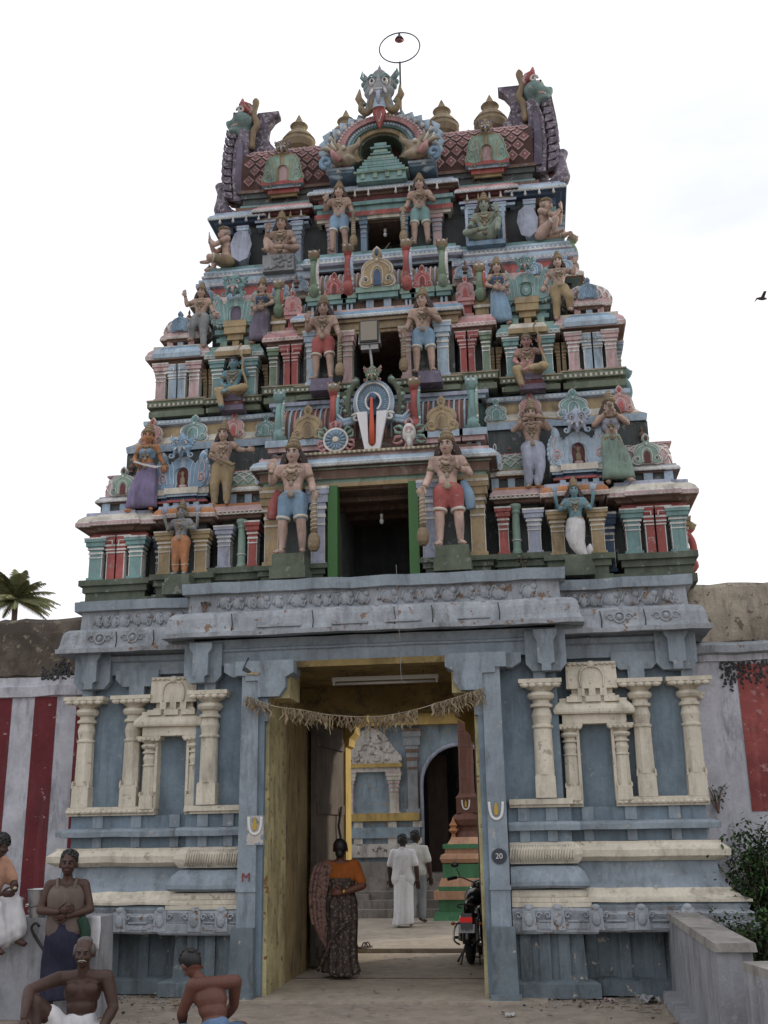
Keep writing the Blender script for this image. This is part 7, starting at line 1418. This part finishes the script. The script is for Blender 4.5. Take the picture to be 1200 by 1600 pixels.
m = MB(); rg = random.Random(77); DL = [plain('fallen_leaf_a', (.16, .11, .06), .9), plain('fallen_leaf_b', (.09, .06, .035), .9), plain('fallen_leaf_c', (.25, .22, .17), .9)]
for i in range(0, 420, 2):
    if i < 190: x, y, z = rg.uniform(-2.6, 3.0), rg.uniform(-3.2, .15), .004
    elif i < 260: x, y, z = rg.uniform(-2.3, -1.5), rg.uniform(-1.0, .1), .006
    elif i < 340: x, y, z = rg.uniform(2.0, 2.8), rg.uniform(-.8, .1), .006
    else: x, y, z = rg.uniform(-1.1, 1.1), rg.uniform(.1, 4.0), .017
    l = rg.uniform(.02, .055); w_ = l * rg.uniform(.25, .6); M = T(x, y, z, rz=rg.uniform(0, 6.3), rx=rg.uniform(-.2, .2)); m.add([(-l, 0, .002), (0, -w_, .006), (l, 0, .012), (0, w_, .005)], [(0, 1, 2), (0, 2, 3)], DL[i % 3], False, M)
tag(m.build('fallen_leaves'), label='scattered dry leaves and dust flakes on the ground before the gate', kind='stuff', cat='leaves')
# ------------------------------------------------------------------ people
def skinmat(n_, c_): return paint('skin_' + n_, c_, dirt=0, var=.12, rough=.55, bump=.05, spec=.4)
SK1 = skinmat('dark', (.062, .028, .019)); SK2 = skinmat('deep', (.055, .026, .018)); SK3 = skinmat('brown', (.115, .042, .026)); SK4 = skinmat('warm', (.115, .042, .027))
HB = plain('black_hair', (.008, .007, .007), .55); HGY = plain('grey_hair', (.10, .095, .09), .8)
WC = paint('white_cotton', (.62, .61, .62), dirt=.0, var=.05, rough=.9, bump=.15); WC2 = paint('cream_cotton', (.50, .49, .45), dirt=.0, var=.05, rough=.9, bump=.15); NV = paint('navy_lungi', (.022, .022, .045), dirt=0, var=.4, rough=.9, bump=.2); VS = paint('sweaty_vest', (.135, .105, .09), dirt=.2, var=.15, rough=.9); PC = paint('peach_shirt', (.45, .25, .17), dirt=.05, var=.1, rough=.9)
def cloth_pattern(name, c1, c2, c3, sc_):
    m = bpy.data.materials.new(name); m.use_nodes = True; t = m.node_tree; b = t.nodes['Principled BSDF']; b.inputs['Roughness'].default_value = .75; tc_ = t.nodes.new('ShaderNodeTexCoord')
    v = t.nodes.new('ShaderNodeTexVoronoi'); v.inputs['Scale'].default_value = sc_; n = t.nodes.new('ShaderNodeTexNoise'); n.inputs['Scale'].default_value = sc_ * .8; n.inputs['Detail'].default_value = 5
    r = t.nodes.new('ShaderNodeValToRGB'); r.color_ramp.elements[0].position = .22; r.color_ramp.elements[0].color = (*c2, 1); r.color_ramp.elements[1].position = .42; r.color_ramp.elements[1].color = (*c1, 1)
    r2 = t.nodes.new('ShaderNodeValToRGB'); r2.color_ramp.elements[0].position = .54; r2.color_ramp.elements[0].color = (0, 0, 0, 1); r2.color_ramp.elements[1].position = .60; r2.color_ramp.elements[1].color = (1, 1, 1, 1)
    x = t.nodes.new('ShaderNodeMixRGB'); x.inputs[2].default_value = (*c3, 1); L = t.links
    L.new(tc_.outputs['Object'], v.inputs['Vector']); L.new(tc_.outputs['Object'], n.inputs['Vector']); L.new(v.outputs['Distance'], r.inputs[0]); L.new(n.outputs['Fac'], r2.inputs[0]); L.new(r2.outputs[0], x.inputs[0]); L.new(r.outputs[0], x.inputs[1]); L.new(x.outputs[0], b.inputs['Base Color']); return m
SARI = cloth_pattern('patterned_sari', (.035, .024, .020), (.17, .13, .10), (.085, .055, .045), 26); SARI2 = cloth_pattern('sari_border', (.16, .085, .065), (.26, .17, .14), (.05, .03, .03), 30)
BLO = paint('orange_blouse', (.30, .085, .015), dirt=0, var=.12, rough=.85, bump=.2)
def base_person(label, loc, H, J, rot, skin, hair, female=False, k=1.0, yaw=0, pitch=0, moustache=None, face=True, hairmat=None, belly=0.0, head=1.0, group=None):
    j = dict(STAND); j.update(J); t = thing('person', label, 'person', loc, rot, group)
    body, S, hf, ax = fig_body(j, H, skin, k, .0085 if H > 1.3 else None, female, head, belly=belly, yaw=yaw, pitch=pitch); link('body', body, t)
    if face: link('face', face_mesh(hf, moustache, statue=False, brow=hairmat or HB), t)
    hairm(hf, hair, hairmat or HB).build('hair', t); return t, j, S, hf
# woman walking in, seen from behind
J = dict(ea=(-.175, .05, .645), wa=(-.035, .115, .60), ha=(.02, .125, .605), gripa=.3, eb=(.15, .02, .64), wb=(.17, -.04, .51), hb=(.17, -.06, .46), ka=(-.05, -.03, .28), aa=(-.05, .05, .07), ta=(-.07, -.02, .02), kb=(.055, -.02, .28), ab=(.06, -.04, .045), tb=(.08, -.13, .02), head=(.0, -.02, .912))
H = 1.56; t, j, S, hf = base_person('woman in an orange blouse and dark patterned sari walking into the gateway', (-.60, 1.42, .012), H, J, math.pi + R(4), SK3, 'bun', True, 1.12, k_ if False else 0, face=True) if False else base_person('woman in an orange blouse and dark patterned sari walking into the gateway', (-.60, 1.42, .012), H, J, math.pi + R(4), SK3, 'bun', female=True, k=1.04)
link('blouse', cap_cloth(j, H, BLO, [('sa', .048, (Vector(j['sa']).lerp(Vector(j['ea']), .8)), .040), ('sb', .048, (Vector(j['sb']).lerp(Vector(j['eb']), .8)), .040), ((-.085, 0, .785), .046, (-.05, 0, .77), .055), ((.085, 0, .785), .046, (.05, 0, .77), .055), ((-.045, .0, .72), .076, (.045, .0, .72), .076), ((-.045, .005, .755), .060, (.045, .005, .755), .060)]), t)
m = drape([(0, .005, .70, .110, .082), (0, .005, .66, .108, .083), (0, .006, .60, .100, .083), (0, .008, .53, .118, .102), (0, .0, .40, .119, .104), (0, .0, .25, .112, .110), (0, .005, .12, .118, .120), (-.01, .005, .045, .132, .132)], SARI, 64, 11, .014, 3, .022, S); m.build('sari', t)
m = MB(); P = [(.10, .02, .835), (.13, .075, .78), (.155, .10, .66), (.165, .11, .52), (.150, .12, .38), (.125, .125, .26)]; W_ = [.055, .07, .072, .062, .055, .03]; vs = []; n = 14
pc = crv(P, 4); wcv = crv([(w_, 0, 0) for w_ in W_], 4)
for i, p in enumerate(pc):
    for q in range(n + 1): u = q / n * 2 - 1; vs.append(((p.x + u * wcv[i].x) * H, (p.y + .012 * math.sin(q * 1.9 + i * .15) * (1 if i > 2 else .3) - .02 * u * u) * H, (p.z - abs(u) * .01 + (.05 * u if i > len(pc) - 5 else 0)) * H))
m.add(vs, [(i * (n + 1) + q, i * (n + 1) + q + 1, (i + 1) * (n + 1) + q + 1, (i + 1) * (n + 1) + q) for i in range(len(pc) - 1) for q in range(n)], SARI2, True); me = m.mesh('pallu'); o = link('sari_end', me, t); sm = o.modifiers.new('s', 'SOLIDIFY'); sm.thickness = .008
m = MB(); m.tube([S @ Vector(p) for p in crv([(-.10, .10, .42), (-.02, .13, .36), (.06, .13, .26), (.11, .12, .15), (.16, .08, .06)], 5)], .012 * H, SARI, 7, flat=.6); m.build('sari_fold', t)
m = MB(); m.tube([S @ Vector((x, .118, .60 + z)) for x, z in ((-.045, 0), (-.04, .012), (-.035, 0))], .018 * H, plain('bangle_gold', (.5, .3, .08), .35, .8), 8); m.build('bangle', t)
# two men walking towards the shrine
WALK = dict(ea=(-.155, .03, .64), wa=(-.165, -.01, .50), ha=(-.165, -.03, .44), eb=(.155, -.01, .64), wb=(.16, -.07, .51), hb=(.155, -.09, .46), ka=(-.05, -.04, .28), aa=(-.05, -.02, .045), ta=(-.07, -.11, .02), kb=(.05, .01, .27), ab=(.05, .09, .07), tb=(.06, .02, .02))
def shirt(j, H, mat, t, name='shirt', fold=.004, length=.44):
    A = lambda s: Vector(j['s' + s]).lerp(Vector(j['e' + s]), .78)
    link(name, cap_cloth(j, H, mat, [('sa', .046, A('a'), .043), ('sb', .046, A('b'), .043), ('sa', .046, 'sb', .046), ((-.045, -.008, .755), .074, (-.040, -.002, .62), .078), ((.045, -.008, .755), .074, (.040, -.002, .62), .078), ((-.040, -.002, .62), .078, (-.050, 0, length + .06), .086), ((.040, -.002, .62), .078, (.050, 0, length + .06), .086), ((0, .0, .76), .080, (0, .0, .60), .086), ((0, .01, .80), .046, (0, .01, .825), .040)], fold=fold), t)
H = 1.52; t, j, S, hf = base_person('man in a white shirt and white wrapped dhoti walking away in the courtyard', (-.63, 7.6, .066), H, WALK, math.pi, SK2, 'short')
shirt(j, H, WC, t); m = drape([(0, 0, .55, .10, .085), (0, 0, .45, .108, .095), (0, .015, .28, .105, .110), (0, .035, .12, .105, .125), (.01, .035, .035, .112, .135)], WC, 56, 7, .007, 5, .012, S); m.build('dhoti', t)
m = MB(); m.tube([S @ Vector(p) for p in crv([(-.02, .10, .46), (.01, .107, .36), (.0, .105, .22), (-.03, .11, .10)], 5)], .008 * H, WC, 6, flat=.5); m.build('dhoti_fold', t)
t, j, S, hf = base_person('man in a cream shirt and grey trousers half hidden behind the white-clad man', (-.49, 8.35, .066), 1.58, WALK, math.pi - R(5), SK2, 'short'); H = 1.58; shirt(j, H, WC2, t, length=.50)
link('trousers', cap_cloth(j, H, paint('grey_trousers', (.22, .23, .24), dirt=0, var=.1, bump=.1), [('pa', .072, 'ka', .058), ('ka', .058, (Vector(j['ka']).lerp(Vector(j['aa']), .9)), .048), ('pb', .072, 'kb', .058), ('kb', .058, (Vector(j['kb']).lerp(Vector(j['ab']), .9)), .048), ('pelvis', .085, 'waist', .08)], fold=.003), t)
# young man with folded arms
J = dict(sa=(-.102, 0, .79), sb=(.102, 0, .79), ea=(-.150, -.02, .645), wa=(-.03, -.115, .640), ha=(.03, -.125, .655), gripa=.5, eb=(.150, -.02, .645), wb=(.03, -.095, .615), hb=(-.03, -.10, .61), gripb=.5)
H = 1.50; t, j, S, hf = base_person('young man in a grey vest and navy lungi standing with folded arms', (-2.62, -1.66, 0), H, J, R(16), SK1, 'short', k=.94)
link('vest', cap_cloth(j, H, VS, [((-.045, -.018, .72), .072, (-.035, -.004, .60), .074), ((.045, -.018, .72), .072, (.035, -.004, .60), .074), ((-.035, -.004, .60), .074, (-.04, 0, .53), .078), ((.035, -.004, .60), .074, (.04, 0, .53), .078), ((-.066, .01, .79), .034, (-.055, -.02, .74), .05), ((.066, .01, .79), .034, (.055, -.02, .74), .05), ((-.066, .02, .79), .034, (-.05, .02, .72), .06), ((.066, .02, .79), .034, (.05, .02, .72), .06)], fold=.002), t)
drape([(0, 0, .565, .092, .074), (0, 0, .50, .108, .088), (0, 0, .36, .120, .092), (0, 0, .20, .118, .092), (0, 0, .14, .118, .092)], NV, 44, 6, .008, 2, .006, S).build('lungi', t)
m = MB()
for s_ in (-1, 1): m.tube([S @ Vector(p) for p in crv([(s_ * .045, -.072, .745), (s_ * .055, -.047, .80), (s_ * .058, -.005, .828), (s_ * .055, .035, .80), (s_ * .05, .055, .74)], 4)], .010 * H, VS, 7, flat=.5)
m.build('vest_strap', t)
m = MB(); m.tube([S @ Vector(p) for p in crv([(.10, -.06, .60), (.135, -.05, .52), (.12, -.04, .42), (.115, -.03, .36)], 4)], .03 * H, paint('green_towel', (.02, .05, .035), dirt=0, var=.3), 8, flat=.5); m.build('towel', t)
# old man sitting on the ground, one knee raised
J = dict(pelvis=(0, 0, .085), waist=(0, -.01, .165), chest=(0, -.02, .295), neck=(0, -.03, .40), head=(0, -.055, .492), sa=(-.12, -.02, .365), sb=(.12, -.02, .365), ea=(-.245, -.16, .33), wa=(-.235, -.29, .22), ha=(-.23, -.33, .18), eb=(.165, -.04, .22), wb=(.12, -.19, .12), hb=(.09, -.24, .10),
         pa=(-.06, -.01, .07), ka=(-.215, -.16, .275), aa=(-.19, -.22, .04), ta=(-.20, -.30, .02), pb=(.06, -.01, .07), kb=(.24, -.17, .09), ab=(.04, -.25, .05), tb=(-.03, -.27, .04))
H = 1.50; t, j, S, hf = base_person('bare-chested old man with white moustache sitting on the ground, one knee raised', (-1.86, -2.95, 0), H, J, R(14), SK2, 'balding', moustache=plain('white_moustache', (.36, .35, .33), .8), hairmat=HGY, k=1.04, belly=.01)
link('loincloth', cap_cloth(j, H, WC, [('pa', .078, Vector(j['pa']).lerp(Vector(j['ka']), .55), .066), ('pb', .078, Vector(j['pb']).lerp(Vector(j['kb']), .60), .066), ('pelvis', .11, (0, -.01, .14), .088), ((0, -.10, .05), .05, (.05, -.16, .05), .04)], fold=.008), t)
# man sitting with his back to the camera
J = dict(pelvis=(0, 0, .085), waist=(0, -.02, .165), chest=(.02, -.055, .288), neck=(.045, -.10, .375), head=(.095, -.155, .445), sa=(-.12, -.05, .36), sb=(.12, -.05, .36), ea=(-.145, -.12, .23), wa=(-.10, -.22, .13), ha=(-.06, -.26, .10), eb=(.155, -.11, .22), wb=(.11, -.22, .14), hb=(.10, -.26, .11),
         pa=(-.06, -.01, .07), ka=(-.22, -.18, .10), aa=(-.02, -.25, .05), ta=(.05, -.27, .04), pb=(.06, -.01, .07), kb=(.24, -.17, .13), ab=(.04, -.28, .05), tb=(-.03, -.31, .04))
H = 1.42; t, j, S, hf = base_person('bare-backed man with black hair sitting on the ground facing the gate', (-.74, -3.05, 0), H, J, math.pi + R(38), SK4, 'short', k=1.04, pitch=R(24))
link('loincloth', cap_cloth(j, H, paint('blue_checked_cloth', (.10, .16, .26), dirt=0, var=.4), [('pa', .080, Vector(j['pa']).lerp(Vector(j['ka']), .6), .066), ('pb', .080, Vector(j['pb']).lerp(Vector(j['kb']), .6), .066), ('pelvis', .105, (0, -.01, .11), .10)], fold=.006), t)
# man sitting on the platform edge, legs hanging
J = dict(pelvis=(0, 0, .07), waist=(0, -.02, .15), chest=(0, -.06, .28), neck=(0, -.10, .385), head=(0, -.155, .465), sa=(-.11, -.07, .35), sb=(.11, -.07, .35), ea=(-.15, -.14, .22), wa=(-.06, -.27, .16), ha=(-.03, -.31, .16), gripa=.7, eb=(.15, -.14, .22), wb=(.05, -.28, .18), hb=(.02, -.32, .19), gripb=.7,
         pa=(-.055, -.01, .06), ka=(-.075, -.24, .07), aa=(-.07, -.27, -.17), ta=(-.08, -.35, -.20), pb=(.055, -.01, .06), kb=(.075, -.24, .09), ab=(.07, -.29, -.13), tb=(.08, -.37, -.16))
H = 1.40; t, j, S, hf = base_person('man in a peach shirt and white dhoti sitting on the platform edge looking down', (-3.59, -1.42, .885), H, J, R(66), SK1, 'short', pitch=R(30))
link('shirt', cap_cloth(j, H, PC, [('sa', .052, (Vector(j['sa']).lerp(Vector(j['ea']), .8)), .046), ('sb', .052, (Vector(j['sb']).lerp(Vector(j['eb']), .8)), .046), ('sa', .05, 'sb', .05), ((-.045, -.075, .30), .078, (-.04, -.02, .15), .082), ((.045, -.075, .30), .078, (.04, -.02, .15), .082), ('waist', .092, 'pelvis', .09)], fold=.004), t)
link('dhoti', cap_cloth(j, H, WC, [('pelvis', .10, (0, -.02, .06), .10), ('pa', .08, 'ka', .07), ('ka', .068, Vector(j['ka']).lerp(Vector(j['aa']), .75), .085), ('pb', .08, 'kb', .07), ('kb', .068, Vector(j['kb']).lerp(Vector(j['ab']), .75), .085), ((0, -.24, .04), .06, (0, -.27, -.10), .08)], fold=.008), t)
m = MB(); m.ell((0, -.33 * H, .185 * H), (.022, .03, .018), plain('peeled_fruit', (.50, .42, .25), .6), 9, 6); tag(m.build('fruit', None, (-3.59, -1.42, .90), (0, 0, R(66))), 'small pale fruit in the hands of the man in the peach shirt', 'fruit')
# things around them
ST = plain('steel', (.45, .45, .45), .35, .9)
bk = thing('steel_bucket', 'steel bucket standing on the grey masonry platform', 'bucket', (-3.03, -1.36, .88)); m = MB(); m.lathe([(.0, 0), (.075, 0), (.112, .25), (.118, .255), (.112, .26), (.105, .25), (.07, .01), (0, .012)], ST, 24); m.build('pail', bk)
m = MB(); m.tube([(-.113, 0, .24), (-.12, -.05, .18), (-.08, -.12, .12), (0, -.145, .10), (.08, -.12, .12), (.12, -.05, .18), (.113, 0, .24)], .005, DK, 6); m.build('handle', bk)
m = MB(); m.lathe([(.0, 0), (.035, 0), (.042, .10), (.038, .10), (.03, .01), (0, .01)], ST, 16); tag(m.build('steel_tumbler', None, (-2.86, -1.38, .88)), 'small steel tumbler beside the bucket on the platform', 'tumbler')
m = MB(); rg = random.Random(4)
for i in range(7): m.tube([(0, 0, 0), (rg.uniform(-.05, .05), rg.uniform(-.03, .03), .12), (rg.uniform(-.10, .10), rg.uniform(-.05, .05), .22)], [.006, .005, .002], 'brown', 5)
for i in range(6): m.ell((rg.uniform(-.05, .05), rg.uniform(-.04, .04), rg.uniform(.08, .2)), (.025, .02, .03), 'brown', 7, 5)
tag(m.build('dry_twigs', None, (-2.86, -1.18, .88)), 'handful of dry twigs standing behind the steel bucket', 'twigs')
m = MB(); m.tube([(-.25, 0, .0), (.02, -.02, -.32)], .016, HB, 8); m.tube([(p[0], p[1], p[2]) for p in crv([(-.25, 0, 0), (-.28, 0, .06), (-.24, 0, .10), (-.20, 0, .07)], 4)], .012, HB, 7); tag(m.build('walking_stick', None, (-2.74, -1.50, .74)), 'black walking stick leaning against the platform front', 'stick')
m = drape([(0, 0, .0, .055, .025), (0, 0, -.1, .065, .03), (0, 0, -.28, .06, .025)], WC, 24, 4, .006, 7, .02); tag(m.build('white_towel', None, (-2.40, -1.50, .90)), 'white towel hanging over the corner of the platform behind the young man', 'towel')
m = MB(); m.ell((0, 0, .05), (.09, .07, .055), paint('cloth_bundle_tan', (.26, .17, .11), dirt=.1), 12, 8); m.ell((.05, .0, .09), (.035, .03, .03), 'sandy', 8, 6); tag(m.build('cloth_bundle', None, (-2.68, -1.22, .88)), 'small tan cloth bundle on the platform behind the young man', 'bundle')
m = MB(); m.lathe([(0, 0), (.05, 0), (.07, .08), (.065, .08), (.045, .01), (0, .01)], plain('green_plastic', (.02, .22, .10), .4), 14); tag(m.build('plastic_bowl', None, (-1.80, -3.38, 0)), 'green plastic bowl on the ground in front of the old man', 'bowl')
# ------------------------------------------------------------------ motorcycle seen from behind
BK = plain('black_paint', (.012, .012, .014), .25, spec=.6); RB = plain('rubber', (.018, .018, .018), .9); CH = plain('chrome', (.5, .5, .5), .15, 1.0)
mc = thing('motorcycle', 'black motorcycle parked inside the gateway, seen from behind', 'motorcycle', (.80, 2.50, .012), R(-3))
def wheel(y, nm):
    m = MB(); M = T(0, y, .275); m.tube([(0, .23 * math.cos(a / 32 * 6.283), .23 * math.sin(a / 32 * 6.283)) for a in range(32)], .045, RB, 10, M, closed=True); wh = m.build(nm, mc)
    m = MB(); m.tube([(0, .19 * math.cos(a / 32 * 6.283), .19 * math.sin(a / 32 * 6.283)) for a in range(32)], .014, CH, 6, M, closed=True); m.build('rim', wh); m = MB(); m.tube([(-.06, 0, 0), (.06, 0, 0)], .035, MET, 10, M)
    for q in range(12): a = q / 12 * 6.283; m.tube([(.0, .03 * math.cos(a), .03 * math.sin(a)), (0, .19 * math.cos(a + .2), .19 * math.sin(a + .2))], .004, CH, 4, M)
    m.build('hub', wh)
wheel(.28, 'rear_wheel'); wheel(1.42, 'front_wheel')
m = MB(); P = [(0, .28 + .30 * math.cos(R(a)), .29 + .30 * math.sin(R(a))) for a in range(185, 60, -12)]; m.tube(P, .062, BK, 10, flat=1.0); m.build('rear_fender', mc)
m = MB(); m.box(-.075, .075, -.08, .10, .44, .62, BK, top=.01); m.build('tail_fairing', mc)
m = MB(); m.box(-.075, .075, -.11, -.08, .52, .575, plain('red_lens', (.50, .01, .01), .2, emit=(.6, .01, .01), es=.25)); m.build('tail_lamp', mc)
m = MB(); m.box(-.10, .10, -.115, -.10, .385, .485, plain('plate_white', (.45, .46, .48), .5)); np_ = m.build('number_plate', mc, rot=(R(-6), 0, 0)); TB = plain('plate_text', (.03, .03, .04), .6)
link('plate_text', text_mesh('TN 49', .042, TB, .001), np_, (0, -.1195, .455), (math.pi / 2, 0, 0)); link('plate_text', text_mesh('R 8903', .042, TB, .001), np_, (0, -.1195, .415), (math.pi / 2, 0, 0))
m = MB(); m.tube(crv([(-.10, .28, .66), (-.115, .02, .69), (-.09, -.06, .72), (0, -.08, .73), (.09, -.06, .72), (.115, .02, .69), (.10, .28, .66)], 4), .010, CH if False else DK, 7); m.build('grab_rail', mc)
m = MB(); m.tube(crv([(0, -.04, .66), (0, .15, .68), (0, .45, .68), (0, .66, .66)], 4), [.07] * 2 + [.095] * 8 + [.08] * 3, BK, 12, flat=.45); m.build('seat', mc)
m = MB(); m.ell((0, .86, .76), (.13, .24, .12), BK, 14, 9); m.build('fuel_tank', mc); m = MB(); m.box(-.10, .10, .50, .98, .25, .52, MET, top=.02); m.ell((0, .8, .42), (.13, .14, .15), DK, 12, 8); m.build('engine', mc)
m = MB(); m.tube([(-.07, .70, .62), (-.12, .50, .40), (-.11, .28, .28)], .02, DK, 7); m.tube([(.07, .70, .62), (.12, .50, .40), (.11, .28, .28)], .02, DK, 7); m.build('swing_arm', mc)
for s in (-1, 1):
    m = MB(); m.tube([(s * .125, .25, .28), (s * .115, .34, .56)], .024, CH, 8)
    for q in range(7): m.tube([(s * (.125 - .0014 * q) + .03 * math.cos(a / 8 * 6.28), .26 + .012 * q + .03 * math.sin(a / 8 * 6.28), .33 + q * .032) for a in range(9)], .005, CH, 4)
    m.build('shock_absorber', mc); m = MB(); m.tube([(s * .09, -.03, .50), (s * .15, -.04, .50)], .007, DK, 6); m.ell((s * .17, -.05, .50), (.028, .03, .022), plain('amber_lens', (.35, .10, .02), .3), 9, 6); m.build('turn_signal', mc)
    m = MB(); m.tube([(s * .07, 1.20, .86), (s * .09, 1.34, .60), (s * .075, 1.42, .275)], .022, CH, 8); m.build('fork_leg', mc)
    m = MB(); m.tube(crv([(0, 1.16, .92), (s * .08, 1.14, .95), (s * .20, 1.10, 1.0), (s * .27, 1.04, 1.0), (s * .33, 1.0, .98)], 4), .012, CH, 7); m.build('handlebar', mc); m = MB(); m.tube([(s * .25, 1.05, 1.0), (s * .36, .97, .98)], .022, RB, 8); m.tube([(s * .24, 1.12, 1.0), (s * .34, 1.06, .98)], .008, DK, 6); m.build('grip', mc)
    m = MB(); m.tube([(s * .20, 1.10, 1.0), (s * .26, 1.12, 1.12)], .007, DK, 6); m.ell((s * .28, 1.12, 1.16), (.055, .012, .035), BK, 12, 7); m.build('mirror', mc); m = MB(); m.tube([(s * .10, .42, .30), (s * .24, .40, .30)], .018, RB, 8); m.build('foot_rest', mc)
m = MB(); m.tube(crv([(-.13, .42, .52), (-.20, .34, .42), (-.21, .30, .28), (-.15, .36, .22)], 5), .012, CH, 7); m.build('saree_guard', mc)
m = MB(); m.tube([(.12, .85, .26), (.15, .5, .24), (.16, .0, .28)], [.025, .038, .042], CH, 10); m.build('exhaust', mc); m = MB(); m.ell((0, 1.30, .88), (.085, .07, .085), BK, 12, 8); m.build('headlamp', mc)
m = MB(); m.tube([(-.06, .55, .24), (-.20, .50, .0)], .012, DK, 6); m.tube([(-.10, .50, .06), (.10, .50, .06)], .008, DK, 6); m.tube([(-.09, .42, .20), (-.12, .20, .0)], .010, DK, 6); m.tube([(.09, .42, .20), (.12, .20, .0)], .010, DK, 6); m.build('stand', mc)
m = MB(); m.tube([(0, 1.42 + .30 * math.cos(R(a)), .28 + .30 * math.sin(R(a))) for a in range(150, 20, -12)], .05, BK, 8, flat=1); m.build('front_fender', mc)
bpy.data.scenes.remove(_tmp)
